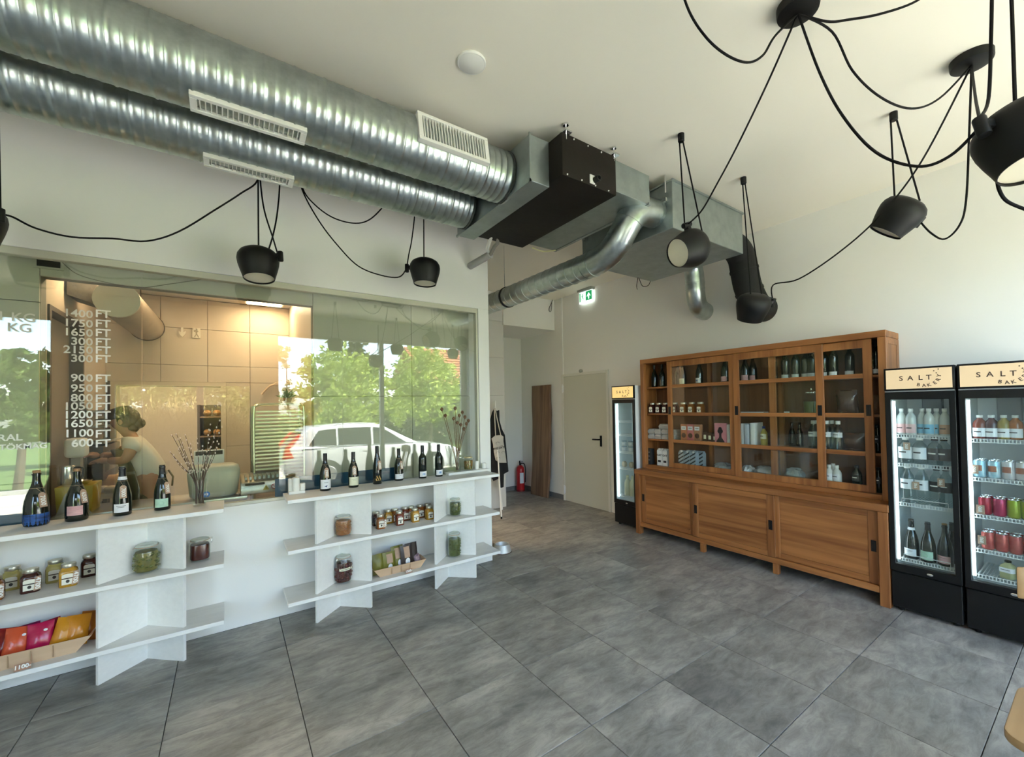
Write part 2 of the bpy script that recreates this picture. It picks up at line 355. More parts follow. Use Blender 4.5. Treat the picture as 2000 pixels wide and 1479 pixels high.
p = oy(403, 966, GY); sticker = P('sticker', MB().lathe([(.0, -.0006), (.022, -.0006), (.022, .0006), (0, .0006)], 20, Matrix.Translation(p) @ Matrix.Rotation(pi/2, 4, 'X')), mat('sticker_blue', (.03, .15, .42), .5), win)
text(win, 'KE', .022, p+Vector((0, -.0012, 0)), *FY, ink, bold=.0006)
# opaque grey wall close behind the glass, and the kitchen behind the middle panes
KX0, KX1, KY, KC = -1.035, .615, 5.98, 2.90
kb = S('wall_kitchen', MB().box(XL, KX0, YW+.26, YW+.36, 0, CE).box(KX1, XE-.01, YW+.26, YW+.36, 0, CE).box(KX0, KX1, YW+.26, YW+.36, 2.585, CE), mat('panel_joint', (.16, .17, .15), .8))
jx = oy(804, 700, YW+.24).x; jz = oy(750, 774, YW+.24).z
for a, b in ((KX1, jx), (jx, XE-.012)):
    for c, d in ((0, jz), (jz, CE)): P('panel', MB().box(a+.0025, b-.0025, YW+.24, YW+.262, c+.003, d-.003), cladg, kb, bev=.001, seg=1)
for c, d in ((0, 1.2), (1.2, 2.4), (2.4, CE)): P('panel', MB().box(XL, KX0-.002, YW+.24, YW+.262, c+.003, d-.003), cladg, kb, bev=.001, seg=1)
P('panel', MB().box(KX0+.002, KX1-.002, YW+.24, YW+.262, 2.58, CE), cladg, kb, bev=.001, seg=1)
# kitchen room
S('floor_kitchen', MB().box(-3.2, XE-.3, YW+.36, 9.6, -.03, -.002), mat('kitchen_floor', (.28, .27, .25), .5, var=.2))
S('ceiling_kitchen', MB().box(-3.2, 1.0, YW+.36, 9.6, KC+.02, KC+.08), mat('kitchen_ceiling', (.62, .56, .48), .8))
wk = S('wall_kitchen_right', MB().box(KX1, KX1+.1, YW+.36, KY+.1, 0, KC+.02), clad)
S('wall_kitchen_left', MB().box(KX0-.1, KX0, YW+.36, 4.30, 0, KC+.02).box(KX0-.1, KX0, 5.15, KY+.1, 0, KC+.02).box(KX0-.1, KX0, 4.3, 5.15, 2.42, KC+.02), clad)
dkm = mat('dark_joint', (.10, .08, .06), .7)
door2 = S('door_2', MB().box(KX0-.12, KX0-.07, 4.33, 5.12, 0, 2.39), mat('brown_door', (.30, .25, .19), .5))
P('door_frame', MB().box(KX0-.1, KX0+.012, 4.295, 4.335, 0, 2.42).box(KX0-.1, KX0+.012, 5.115, 5.15, 0, 2.42).box(KX0-.1, KX0+.012, 4.335, 5.115, 2.385, 2.42), dkm, door2)
DX0, DX1, DZ = -1.0, -.03, 1.98
wb = S('wall_kitchen_back', MB().box(KX0-.1, DX0, KY+.02, KY+.12, 0, KC+.02).box(DX1, KX1+.1, KY+.02, KY+.12, 0, KC+.02).box(DX0, DX1, KY+.02, KY+.12, DZ, KC+.02), dkm)
hz = [0, .62, 1.24, DZ, 2.168, 2.58, KC+.015]; vx = [KX0, -.607, -.2, .203, KX1]
for i in range(len(hz)-1):
    for j in range(4):
        a, b = vx[j]+.002, vx[j+1]-.002
        if hz[i+1] <= DZ+.001:
            if a < DX1: a = max(a, DX1+.001)
            if b < DX1+.02: continue
        P('panel', MB().box(a, b, KY, KY+.022, hz[i]+.002, hz[i+1]-.002), clad, wb, bev=.001, seg=1)
P('opening_frame', MB().box(DX0, DX0+.05, KY-.012, KY+.13, 0, DZ).box(DX1-.05, DX1, KY-.012, KY+.13, 0, DZ).box(DX0+.05, DX1-.05, KY-.012, KY+.13, DZ-.05, DZ), mat('beige_frame', (.62, .54, .44), .5), wb)
S('wall_bakery_back', MB().box(-3.2, 1.0, 9.4, 9.5, 0, KC+.02).box(-3.2, -3.1, 6.1, 9.4, 0, KC+.02).box(.9, 1.0, 6.1, 9.4, 0, KC+.02), mat('bakery_wall', (.62, .53, .42), .6))
# ================================================================== steel door in the right wall
door = S('door_1', MB().box(XW-.022, XW-.001, 4.545, 5.555, .004, 2.135), doorm, bev=.002, seg=1)
P('door_frame', MB().box(XW-.03, XW+.001, 4.50, 4.543, 0, 2.18).box(XW-.03, XW+.001, 5.557, 5.60, 0, 2.18).box(XW-.03, XW+.001, 4.543, 5.557, 2.137, 2.18), mat('door_frame_paint', (.74, .73, .66), .5), door, bev=.003, seg=1)
for z in (.19, 1.93): P('hinge', MB().lathe([(.011, -.075), (.011, .075)], 10, Matrix.Translation((XW-.034, 5.57, z))).box(XW-.032, XW-.022, 5.545, 5.595, z-.06, z+.06), whitem, door)
hd = MB().box(XW-.032, XW-.02, 4.655, 4.695, .99, 1.16)
hd.tube(spline([(XW-.025, 4.675, 1.10), (XW-.07, 4.675, 1.10), (XW-.078, 4.70, 1.10), (XW-.078, 4.81, 1.098)], 4), .011, 8)
P('door_handle', hd, blackmat, door, bev=.002, seg=1, label='black lever door handle')
P('door_closer_magnet', MB().lathe([(.03, 0), (.03, .03), (.018, .045), (0, .045)], 16, Matrix.Translation((XW-.001, 5.11, 2.205)) @ Matrix.Rotation(-pi/2, 4, 'Y')), mat('grey_metal', (.40, .40, .36), .4, .6), door)
# ================================================================== shop front behind the camera (lets the daylight in, mirrored in the glass)
frontm = mat('front_frame', (.70, .69, .66), .5)
sf = MB(); y0, y1, HZ = YF-.12, YF, 3.13
sf.box(XL, XW, y0, y1, HZ, CE).box(XL, -3.35, y0, y1, 0, HZ).box(-2.15, -1.55, y0, y1, 0, HZ).box(.36, .72, y0, y1, 0, HZ).box(-1.55, .36, y0, y1, 2.16, HZ).box(4.68, XW, y0, y1, 0, HZ)
S('wall_front', sf, wallm)
S('wall_side', MB().box(XL-.2, XL, YF, YW+.2, 0, CE), wallm)
def window(name, a, b, z0, z1, mull):
    o = MB().box(a, b, y0+.03, y0+.09, z1-.06, z1).box(a, b, y0+.03, y0+.09, z0, z0+.06).box(a, a+.05, y0+.03, y0+.09, z0+.06, z1-.06).box(b-.05, b, y0+.03, y0+.09, z0+.06, z1-.06)
    xs = [a+.05]+mull+[b-.05]
    for m in mull: o.box(m-.04, m+.04, y0+.01, y0+.11, z0+.06, z1-.06)
    wn = S(name, o, frontm)
    for i in range(len(xs)-1): P('pane', MB().box(xs[i]+(.04 if i else 0), xs[i+1]-(.04 if i < len(xs)-2 else 0), y0+.055, y0+.065, z0+.06, z1-.06), glass_front, wn, smooth=0)
    return wn
window('window_2', .72, 4.68, 0, HZ, [2.72])
window('window_3', -3.35, -2.15, 0, HZ, [])
window('window_4', -.42, .36, .08, 2.16, [])
dr = window('door_3', -1.55, -.42, .01, 2.16, [])
# ================================================================== outside, seen only as a reflection in the glass wall
GZ = -.32
S('ground', MB().box(-30, 34, -34, YF-.12, GZ-.1, GZ), mat('paving', (.60, .56, .48), .9, var=.25, vscale=1.2, bump=.1, bscale=8))
S('terrace', MB().box(XL, 8, -2.9, YF-.12, GZ, -.03), mat('terrace_stone', (.66, .61, .52), .9, var=.2, vscale=3))
S('street_kerb', MB().box(-30, 34, -7.9, -7.75, GZ, GZ+.1), mat('kerb_stone', (.45, .44, .42), .9, var=.2))
S('lawn', MB().box(-30, 34, -34, -7.9, GZ, GZ+.03), mat('lawn_green', (.12, .20, .05), .95, var=.4, vscale=2))
# ================================================================== kitchen lamps (warm ceiling panels over the bakery), two of them added for brightness
def klamp(name, x, y, e, sx, sy, lab):
    t = T(name, lab, 'ceiling light', (x, y, KC+.02))
    P('housing', MB().box(-sx/2-.02, sx/2+.02, -sy/2-.02, sy/2+.02, -.03, 0), whitem, t)
    P('diffuser', MB().box(-sx/2, sx/2, -sy/2, sy/2, -.034, -.030), mat('warm_panel', (1, .78, .52), .5, emit=e, ecol=(1, .72, .44)), t)
klamp('ceiling_light', .34, 5.62, 9, .34, .34, 'warm square ceiling light over the tray trolley in the kitchen')
klamp('ceiling_light', -.62, 4.75, 7, .5, .3, 'added warm ceiling light brightening the baker at the kitchen workbench')  # added lamp, lifts the dim front of the kitchen and the T-shirt
klamp('ceiling_light', 1.65, 4.95, 9, .6, .6, 'added unseen ceiling light in the side room brightening the corridor')  # invented lamp out of view, its spill brightens the corridor
klamp('ceiling_light', -.55, 7.6, 9, .9, .5, 'warm ceiling light in the bakery room beyond the kitchen opening')
# ================================================================== spiral ducts, air units
def duct(name, label, y, z, r, xa, xb, group):
    t = T(name, label, 'duct', (xa, y, z), group=group); prof = []; x = 0; k = 0; Lh = xb-xa
    while x < Lh:
        big = k % 3 == 0; h = .0036 if big else .0018
        prof += [(r, x), (r, x+.022), (r+h, x+.026), (r+h, x+.032), (r, x+.036)]; x += .047; k += 1
    prof.append((r, Lh))
    P('spiral_tube', MB().lathe([(a, b) for a, b in prof], 56, Matrix.Rotation(pi/2, 4, 'Y'), cap=False), galv, t, smooth=50)
    P('end_collar', MB().lathe([(r+.002, Lh-.01), (r+.006, Lh-.005), (r+.006, Lh+.008), (r+.002, Lh+.012)], 56, Matrix.Rotation(pi/2, 4, 'Y'), cap=False), mat('dark_gasket', (.03, .035, .03), .6), t)
    return t
DY1, DY2, DZc, DR = 2.54, 3.074, 3.305, .172
duct('spiral_duct', 'large galvanised spiral duct nearer the room, with two grilles', DY1, DZc, DR, -3.55, 1.622, 'spiral ducts along the ceiling')
duct('spiral_duct', 'large galvanised spiral duct nearer the glass wall, with one grille', DY2, DZc, DR, -3.55, 1.60, 'spiral ducts along the ceiling')
def cyl_hit(u, v, y, z, r):
    d = ray(u, v); a = d.y**2+d.z**2; oy_, oz_ = -y, CAMH-z; b = 2*(oy_*d.y+oz_*d.z); c = oy_**2+oz_**2-r*r
    D = max(b*b-4*a*c, 0); t = (-b-math.sqrt(D))/(2*a); return C0+d*t
def grille(label, u, v, dy, x0, x1, wd, nf, cross):
    p = cyl_hit(u, v, dy, DZc, DR); n = Vector((0, p.y-dy, p.z-DZc)).normalized()
    if label.startswith('white grille under'): n = Vector((0, -.06, -1)).normalized()
    c = Vector(((x0+x1)/2, dy, DZc))+n*(DR+.008); X = Vector((1, 0, 0)); Y = n.cross(X)
    t = T('air_grille', label, 'vent', c, group='white air grilles on the ducts')
    M = Matrix((X, Y, n)).transposed().to_4x4(); l, h = (x1-x0)/2, wd/2; b = .022
    fm = MB().box(-l, l, -h, -h+b, -.03, .006).box(-l, l, h-b, h, -.03, .006).box(-l, -l+b*1.3, -h+b, h-b, -.03, .006).box(l-b*1.3, l, -h+b, h-b, -.03, .006).xf(M)
    P('frame', fm, whitep, t, bev=.002, seg=1)
    P('backing', MB().box(-l+b, l-b, -h+b, h-b, -.034, -.03).xf(M), mat('grille_dark', (.10, .09, .08), .7), t)
    il = l-b*1.3; me = None
    for i in range(nf):
        x = -il+2*il*(i+.5)/nf
        if me is None: me = MB().box(-.0022, .0022, -h+b, h-b, -.022, .002).xf(M.to_3x3().to_4x4()).mesh('fin', smooth=0)
        obj('fin', me, whitep, t, loc=M.to_3x3() @ Vector((x, 0, 0)))
    if cross:
        for j in range(4):
            y = -h+b+(2*h-2*b)*(j+.5)/4; P('cross_fin', MB().box(-il, il, y-.002, y+.002, -.029, -.018).xf(M), whitep, t, smooth=0)
grille('long white grille low on the duct nearer the room', 483, 231, DY1, -.15, .345, .115, 20, False)
grille('white grille under the duct nearer the glass wall', 483, 322, DY2, -.12, .345, .115, 20, False)
grille('white square-mesh grille facing the room beside the dark air unit', 882, 270, DY1, .925, 1.408, .19, 22, True)
# air unit 1
ZT, ZB = 3.46, 3.17
u = T('air_handling_unit', 'dark brown insulated air unit hung under the ceiling at the duct ends', 'air unit', (1.8, 2.08, ZB))
def bx(a, b, c, d, e, f): return MB().box(a-1.8, b-1.8, c-2.08, d-2.08, e-ZB, f-ZB)
P('insulated_casing', bx(1.80, 2.315, 2.075, 3.28, ZB, ZT), darkins, u, bev=.008)
P('supply_plenum', bx(1.635, 1.80, 2.215, 3.30, ZB-.025, ZT), galvd, u, bev=.003, seg=1)
P('plenum_lip', bx(1.628, 1.64, 2.205, 3.31, ZB-.035, ZB-.015).box(-.172, -.16, .125, .135, -.035, .295), galvd, u)
P('return_plenum', bx(2.315, 2.725, 2.10, 3.27, ZB+.05, ZT-.005), galvd, u, bev=.003, seg=1)
P('plenum_flange', bx(2.305, 2.33, 2.085, 3.28, ZB+.04, ZB+.06).box(.9, .93, .01, 1.2, .045, .062), galvd, u)
P('drain_stub', MB().lathe([(.022, 0), (.022, .05), (.014, .05), (.014, .01), (0, .01)], 14, Matrix.Translation((.29, -.005, .045)) @ Matrix.Rotation(pi/2, 4, 'X')), mat('black_rubber', (.01, .01, .01), .5), u)
P('stub_collar', MB().box(.245, .29, -.012, -.004, .015, .075), whitem, u)
for dx, dy in ((.04, .0), (.50, .0), (.04, 1.15), (.50, 1.15)):
    P('hanger_rod', MB().lathe([(.006, .25), (.006, CE-ZB)], 8, Matrix.Translation((dx, dy+.0, 0))).box(dx-.03, dx+.03, dy-.03, dy+.03, ZT-ZB, ZT-ZB+.012).lathe([(.02, CE-ZB-.012), (.02, CE-ZB)], 8, Matrix.Translation((dx, dy, 0))), chrome, u)
sc_ = MB()
for k in range(8): sc_.ball((.04+.065*k, -.007, .27 if k % 2 else .012), .006, 6, 4)
P('screw_heads', sc_, whitem, u, kind='stuff')
# condensate pipes below its far corner
t = T('condensate_pipes', 'grey insulated pipe stub with white elbows under the dark air unit', 'pipe', (1.9, 3.4, 3.0))
A = ox(936, 508, 1.93); B = ox(968, 486, 1.98)
a = oy(918, 520, YW-.02); b_ = oy(958, 497, 3.55)
P('insulation_sleeve', MB().tube([a-t.location, b_-t.location], .036, 18), mat('grey_foam', (.42, .41, .40), .8, bump=.2, bscale=50), t)
P('pipe', MB().tube([Vector(v)-t.location for v in spline([b_, oy(966, 482, 3.4), oy(972, 474, 3.3), (1.98, 3.2, ZB+.02)], 6)], .018, 10), mat('pipe_wrap', (.35, .32, .28), .6), t)
P('white_elbow', MB().tube([Vector(v)-t.location for v in spline([b_+Vector((-.02, 0, .02)), oy(952, 486, 3.42), oy(955, 475, 3.32), (1.93, 3.2, ZB+.02)], 6)], .016, 10), whitep, t)
# earth wire
cm = MB().tube(spline([oz(1040, 484, 3.16), oz(1060, 491, 3.16), oz(1085, 489, 3.2)], 5), .006, 6); tag(P('earth_wire', cm, mat('yellow_green_wire', (.75, .72, .40), .5)), 'thin yellow and white wire hanging under the dark air unit', 'wire')
# air unit 2
Bx0, Bx1, By0, By1, Bz0, Bz1 = 2.95, 4.05, 2.05, 3.12, 3.075, 3.47
u2 = T('air_plenum', 'large bare galvanised air box hung from the ceiling near the cabinet wall', 'air unit', (Bx0, By0, Bz0))
P('casing', MB().box(0, Bx1-Bx0, 0, By1-By0, 0, Bz1-Bz0), galvd, u2, bev=.004, seg=1)
P('top_flange', MB().box(-.012, Bx1-Bx0+.012, -.012, By1-By0+.012, Bz1-Bz0-.012, Bz1-Bz0+.004), galvd, u2)
for dx in (.0, 1.08):
    for dy in (.05, 1.0): P('hanger_rod', MB().lathe([(.006, .3), (.006, CE-Bz0)], 8, Matrix.Translation((dx-.02 if dx < .5 else dx+.04, dy, 0))).box(dx-.05, dx-.0, dy-.02, dy+.02, .22, .25), chrome, u2)
# corridor duct: straight spiral run then two elbows into the box
pts = [(2.63, 5.84, 2.925), (2.63, 5.0, 2.915), (2.63, 4.0, 2.905), (2.63, 3.0, 2.89), (2.63, 2.72, 2.89)]
el = spline([(2.63, 2.72, 2.89), (2.63, 2.52, 2.905), (2.64, 2.38, 2.98), (2.66, 2.29, 3.10), (2.70, 2.245, 3.19), (2.80, 2.225, 3.235), (2.95, 2.22, 3.25)], 7)
t = T('corridor_duct', 'smaller galvanised duct bending out of the corridor into the bare air box', 'duct', pts[0])
def rel(ps): return [Vector(p)-t.location for p in ps]
P('straight_run', MB().tube(rel([pts[0], pts[-1]]), .112, 40), galv, t)
P('elbow', MB().tube(rel(el), .112, 40), galv, t)
for y in [2.80+.115*k for k in range(18)]:
    P('seam', MB().tube(rel([(2.63, y-.004, 2.89+(y-2.72)*.0115), (2.63, y+.004, 2.89+(y-2.72)*.0115)]), .1155, 40), galv, t)
for i in (3, 16, 24, 40): P('elbow_bead', MB().tube(rel([el[i]-(el[i+1]-el[i])*.4, el[i]+(el[i+1]-el[i])*.4]), .117, 40), galv, t)
P('rubber_ring', MB().tube(rel([(2.63, 4.02, 2.905), (2.63, 4.05, 2.905)]), .119, 40), blackins, t, label='black rubber ring')
P('hanger_rod', MB().tube(rel([(2.63, 4.1, 3.02), (2.63, 4.1, CE)]), .004, 6), chrome, t)
# elbow into the right wall
el = spline([(Bx1-.01, 2.78, 3.27), (4.25, 2.785, 3.26), (4.36, 2.785, 3.19), (4.40, 2.79, 3.05), (4.42, 2.80, 2.93), (4.50, 2.83, 2.81), (4.62, 2.86, 2.77), (XW, 2.89, 2.76)], 7)
t = T('galvanised_elbow', 'bright galvanised S-bend duct going down into the cabinet wall', 'duct', el[0])
P('bend', MB().tube(rel(el), .105, 36), galv, t)
for i in (22, 26): P('seam', MB().tube(rel([el[i]-(el[i+1]-el[i])*.3, el[i]+(el[i+1]-el[i])*.3]), .109, 36), galv, t)
el = spline([(Bx1-.01, 2.25, 3.27), (4.28, 2.26, 3.26), (4.42, 2.26, 3.18), (4.46, 2.25, 3.02), (4.48, 2.23, 2.86), (4.56, 2.21, 2.72), (4.66, 2.20, 2.66), (XW, 2.19, 2.65)], 7)
t = T('insulated_elbow', 'black foam-wrapped S-bend duct going down into the cabinet wall', 'duct', el[0])
P('bend', MB().tube(rel(el), .135, 28), blackins, t)
for i in (20, 30): P('wrap_seam', MB().tube(rel([el[i]-(el[i+1]-el[i])*.5, el[i]+(el[i+1]-el[i])*.5]), .141, 28), blackins, t)
# little cable tails
tag(P('cable_tail', MB().tube(spline([(3.78, 3.1, 3.075), (3.78, 3.12, 2.99), (3.80, 3.13, 2.95)], 5), .004, 6).tube(spline([(3.80, 3.1, 3.07), (3.88, 3.12, 3.0), (3.98, 3.12, 3.02), (4.0, 3.1, 3.07)], 5), .004, 6), cord), 'thin black cable tail dangling under the bare air box', 'cable')
q = oy(1078, 590, 5.77); q2 = oy(1075, 603, 5.77)
tag(P('coiled_cable', MB().tube(spline([q+Vector((.03, .0, .08)), q, q2+Vector((-.03, 0, .0)), q2+Vector((-.02, 0, -.05)), q2+Vector((.02, 0, -.03)), q], 6), .006, 6), mat('grey_cable', (.20, .20, .20), .6)), 'small coil of grey cable hanging on the corridor bulkhead', 'cable')
# exit sign
t = T('exit_sign', 'lit green exit sign with running figure and up arrow on the wall', 'sign', (XW-.03, 4.93, 3.30))
ya, yb = -.15, .15
P('housing', MB().box(-.055, .029, ya-.01, yb+.01, .185, .235), mat('sign_grey', (.30, .31, .31), .5), t, bev=.004)
P('lit_plate', MB().box(-.015, -.007, ya, yb, .0, .185), mat('sign_white', (.9, 1, .95), .4, emit=.4, ecol=(.9, 1, .97)), t)
gr = mat('sign_green', (.01, .32, .10), .4, emit=.12, ecol=(.02, .5, .16)); wh = mat('sign_white', (1, 1, 1))
P('green_field', MB().box(-.0165, -.0155, ya+.008, .0, .03, .178), gr, t, smooth=0); P('green_field', MB().box(-.0165, -.0155, .118, yb-.006, .03, .178), gr, t, smooth=0)
ym = (ya+.008)/2
P('arrow', MB().prism([(ym-.04, .10), (ym-.04, .085), (ym-.01, .11), (ym-.01, .05), (ym+.01, .05), (ym+.01, .11), (ym+.04, .085), (ym+.04, .10), (ym, .15)], -.0185, -.0175, 0), wh, t, smooth=0)
rm = MB().ball((-.0175, .075, .148), (.001, .012, .012), 10, 6).prism([(.06, .135), (.085, .135), (.082, .09), (.062, .09)], -.0185, -.0175, 0).prism([(.066, .092), (.08, .092), (.098, .05), (.088, .046)], -.0185, -.0175, 0).prism([(.064, .094), (.075, .09), (.052, .066), (.045, .04), (.036, .044), (.044, .072)], -.0185, -.0175, 0).prism([(.083, .13), (.105, .105), (.10, .098), (.08, .118)], -.0185, -.0175, 0).prism([(.06, .13), (.04, .112), (.036, .12), (.058, .136)], -.0185, -.0175, 0)
P('running_figure', rm, gr, t, smooth=0)
# smoke detector
p = oz(921, 121, CE); t = T('smoke_detector', 'round white smoke detector flat on the ceiling', 'smoke detector', p)
P('base', MB().lathe([(.075, -.012), (.078, -.008), (.078, 0)], 32), whitep, t); P('cover', MB().lathe([(0, -.024), (.05, -.022), (.07, -.012)], 32, cap=False), whitep, t)
# ================================================================== pendant lamps
PROF = [(.096, 0), (.104, .03), (.116, .07), (.126, .11), (.130, .14), (.126, .168), (.112, .192), (.085, .210), (.05, .218), (.02, .220), (0, .220)]
inner = [(r-.003, z) for r, z in PROF[:-3]]+[(.04, .212), (0, .214)]
_sh = MB().lathe(PROF, 40, cap=False).lathe(inner, 40, cap=False).lathe([(.096, 0), (.093, 0)], 40, cap=False).mesh('shade', smooth=50)
_df = MB().lathe([(0, .012), (.094, .012), (.094, .016), (0, .016)], 36, cap=False).mesh('diffuser')
_hk = MB().lathe([(.022, 0), (.022, -.05), (.018, -.055), (0, -.055)], 16).mesh('ceiling_hook')
CR = .0052
def lamp(label, c, opening, hook, cords, clip_dir, group='black pendant lamps'):
    """c: centre of the shade; opening: direction its mouth faces; cords: lists of points in the room"""
    c = Vector(c); t = T('pendant_lamp', label, 'pendant lamp', c, group=group)
    zax = -Vector(opening).normalized(); xax = Vector(clip_dir); xax = (xax-zax*xax.dot(zax)).normalized(); yax = zax.cross(xax)
    M = Matrix((xax, yax, zax)).transposed().to_4x4(); M = M @ Matrix.Translation((0, 0, -.11))
    for n, me, m in (('shade', _sh, blackmat), ('diffuser', _df, lampin)):
        o = obj(n, me, m, t); o.matrix_local = M
        if n == 'diffuser': o['label'] = 'cream inner disc of the shade'
    k = MB().box(.12, .165, -.016, .016, .135, .165).lathe([(.018, .11), (.018, .18)], 12, Matrix.Translation((.158, 0, 0)))
    P('cord_clip', k.xf(M), blackmat, t, bev=.003)
    if hook is not None: obj('ceiling_hook', _hk, blackmat, t, Vector(hook)-c)
    for cp in cords: P('cord', MB().tube([Vector(p)-c for p in cp], CR, 8), cord, t)
    return t, [c+M.to_3x3() @ Vector((.158, 0, .05)), M]
def clip_pt(c, opening, clip_dir):
    zax = -Vector(opening).normalized(); xax = Vector(clip_dir); xax = (xax-zax*xax.dot(zax)).normalized()
    return Vector(c)+xax*.158+zax*.04
def line_uv(A, B, uv, n=7): # cord through picture points, lying in the vertical plane between its two ends
    return spline([A]+[ovp(u_, v_, A, B) for u_, v_ in uv]+[B], n)
H3, H4, H5, R1, R2 = oz(1330, 262, CE), oz(1452, 347, CE), oz(1745, 220, CE), oz(1558, 8, CE), oz(1897, 112, CE)
def rose(p, label):
    t = T('ceiling_rose', label, 'ceiling rose', p); P('cup', MB().lathe([(.0, -.05), (.055, -.05), (.085, -.042), (.088, -.03), (.088, 0)], 32), blackmat, t); return p+Vector((0, 0, -.045))
r1 = rose(R1, 'black ceiling rose with many cords, at the top of the picture'); r2 = rose(R2, 'black ceiling rose with cords, between big lamp and cabinet wall')
down = Vector((0, 0, -1)); left = -RT; back = -fw
def at_hook(h, u, v): # point under a hook at the height seen at picture row v
    d = ray(u, v); k = math.hypot(h.x, h.y)/math.hypot(d.x, d.y); return C0+d*k
def hang(h, c, o, offs):
    top = h+Vector((0, 0, -.05)); zax = -Vector(o).normalized()
    return [[top+Vector(a), c+zax*.10+Vector(b)] for a, b in offs]
W1 = Vector((RT.x, RT.y, 0)).normalized()
# lamp 3
c = at_hook(H3, 1345, 487); o = back*.36+left*.86+down*.38; cd3 = Vector((0, 0, 1))*.9+left*.25+back*.2
k3 = clip_pt(c, o, cd3)
lamp('black pendant lamp tilted with its cream mouth facing the glass wall', c, o, H3, hang(H3, c, o, [(-W1*.012, -W1*.09+down*-.02), (W1*.012, W1*.035+Vector((0, 0, .05)))])+[line_uv(r1, k3, [(1500, 160), (1440, 285), (1400, 360), (1370, 412)])], cd3)
# lamp 4
c = at_hook(H4, 1470, 600); o = down*.86+fw*.48; cd4 = RT
k4 = clip_pt(c, o, cd4)
lamp('black pendant lamp hanging straight, in front of black wrapped duct', c, o, H4, hang(H4, c, o, [(-W1*.008, -W1*.04), (W1*.012, W1*.05)])+[line_uv(r2, k4, [(1800, 315), (1720, 420), (1640, 492), (1560, 545), (1510, 557)])], cd4)
# lamp 5
c = at_hook(H5, 1754, 423); o = down*.76+left*.40+fw*.42; cd5 = RT-down*.1
k5 = clip_pt(c, o, cd5)
lamp('black pendant lamp tilted sideways, above the right end of the cabinet', c, o, H5, hang(H5, c, o, [(-W1*.02, -W1*.10), (W1*.02, W1*.06)])+[line_uv(r2, k5, [(1893, 260), (1887, 390), (1874, 440), (1845, 467), (1818, 455)])], cd5)
# lamp 6, the big near one
c = Vector((2.17, .15, 2.51)); o = down*.97+back*.24; cd6 = Vector((-.78, .55, .3)); H6 = Vector((2.17, .14, CE)); k6 = clip_pt(c, o, cd6)
lamp('large near black pendant lamp cut off by the right picture edge', c, o, H6, [spline([ox(1938, -60, 2.2), ox(1936, 60, 2.2), ox(1931, 190, 2.17), k6+Vector((0, 0, .03))], 6), [ox(1973, -80, 2.2), ox(1983, 215, 2.2)],
     line_uv(r1, k6, [(1600, 140), (1645, 225), (1710, 297), (1790, 325), (1855, 305)]), spline([r2, r2.lerp(k6, .5)+Vector((0, 0, -.05)), k6], 6),
     spline([ox(1947, 347, 2.19), ox(1952, 372, 2.2), ox(1968, 394, 2.22), ox(2010, 412, 2.25)], 5)], cd6)
# loose cords slung between roses
def cordthing(label, pts): tag(P('slung_cord', MB().tube(pts, CR, 8), cord), label, 'cord')
cordthing('black cord slung between the two ceiling roses', line_uv(r1, r2, [(1625, 62), (1665, 138), (1720, 190), (1780, 212), (1835, 192)]))
E1 = Vector((R1.x-1.1, R1.y+.05, CE)); 
cordthing('black cord looping left from the upper ceiling rose out of the picture', line_uv(r1, oz(1320, -60, CE), [(1514, 70), (1490, 108), (1460, 122), (1420, 108), (1380, 74), (1345, 20)]))
cordthing('black cord running right from the upper ceiling rose', line_uv(r1, oz(1850, -45, CE), [(1615, 42), (1660, 38), (1720, 27), (1790, 2)]))
# row along the glass wall
YL = 3.48
def rowlamp(label, u, v, hookx, cords, cdir, o):
    c = oy(u, v, YL); lamp(label, c, o, Vector((hookx, YL, CE)), cords, cdir); return c
c1 = oy(505, 516, YL); x1 = oy(504, 350, YL).x; c2 = oy(830, 531, YL); x2 = oy(828, 420, YL).x
o1 = down*.96+back*.12+RT*.12; o2 = down*.99+back*.05
kk1 = clip_pt(c1, o1, RT+Vector((0, 0, .15))); h1 = Vector((x1, YL, CE-.05))
cL0 = oy(-58, 434, YL); k0 = clip_pt(cL0, down, RT)
rowlamp('black pendant lamp under the white grille, before the kitchen glass', 505, 516, x1, [[h1, oy(505, 485, YL)], spline([h1, oy(514, 400, YL), oy(533, 465, YL), oy(544, 500, YL), kk1], 6), spline([Vector((oy(547, 300, YL).x, YL, CE)), oy(546, 365, YL), oy(541, 420, YL), oy(533, 460, YL), oy(524, 490, YL)], 6),
    spline([h1, oy(503, 352, YL), oy(470, 378, YL), oy(420, 410, YL), oy(350, 452, YL), oy(287, 471, YL), oy(220, 466, YL), oy(140, 463, YL), oy(70, 446, YL), oy(25, 424, YL), k0], 5)], RT+Vector((0, 0, .15)), o1)
kk2 = clip_pt(c2, o2, -RT); h2 = Vector((x2, YL, CE-.05)); rz_ = Vector((oy(583, 355, YL).x, YL, CE-.05))
rowlamp('small looking black pendant lamp before the right end of the glass', 830, 531, x2, [[h2, oy(828, 506, YL)], spline([Vector((oy(813, 300, YL).x, YL, CE)), oy(810, 420, YL), oy(804, 470, YL), oy(798, 500, YL), kk2], 6),
    spline([rz_, oy(590, 370, YL), oy(622, 430, YL), oy(660, 480, YL), oy(700, 520, YL), oy(745, 538, YL), oy(780, 541, YL), kk2], 6)], -RT, o2)
cordthing('black cord swagged from the ceiling behind the lower duct', spline([rz_, oy(592, 370, YL), oy(615, 400, YL), oy(650, 425, YL), oy(690, 436, YL), oy(720, 430, YL), oy(748, 404, YL), Vector((oy(775, 340, YL).x, YL, CE))], 6))
rowlamp('black pendant lamp mostly cut off by the left picture edge', -58, 434, cL0.x, [[Vector((cL0.x, YL, CE-.05)), cL0+Vector((0, 0, .1))], [Vector((oy(-6, 300, YL).x, YL, CE)), k0]], RT, down)
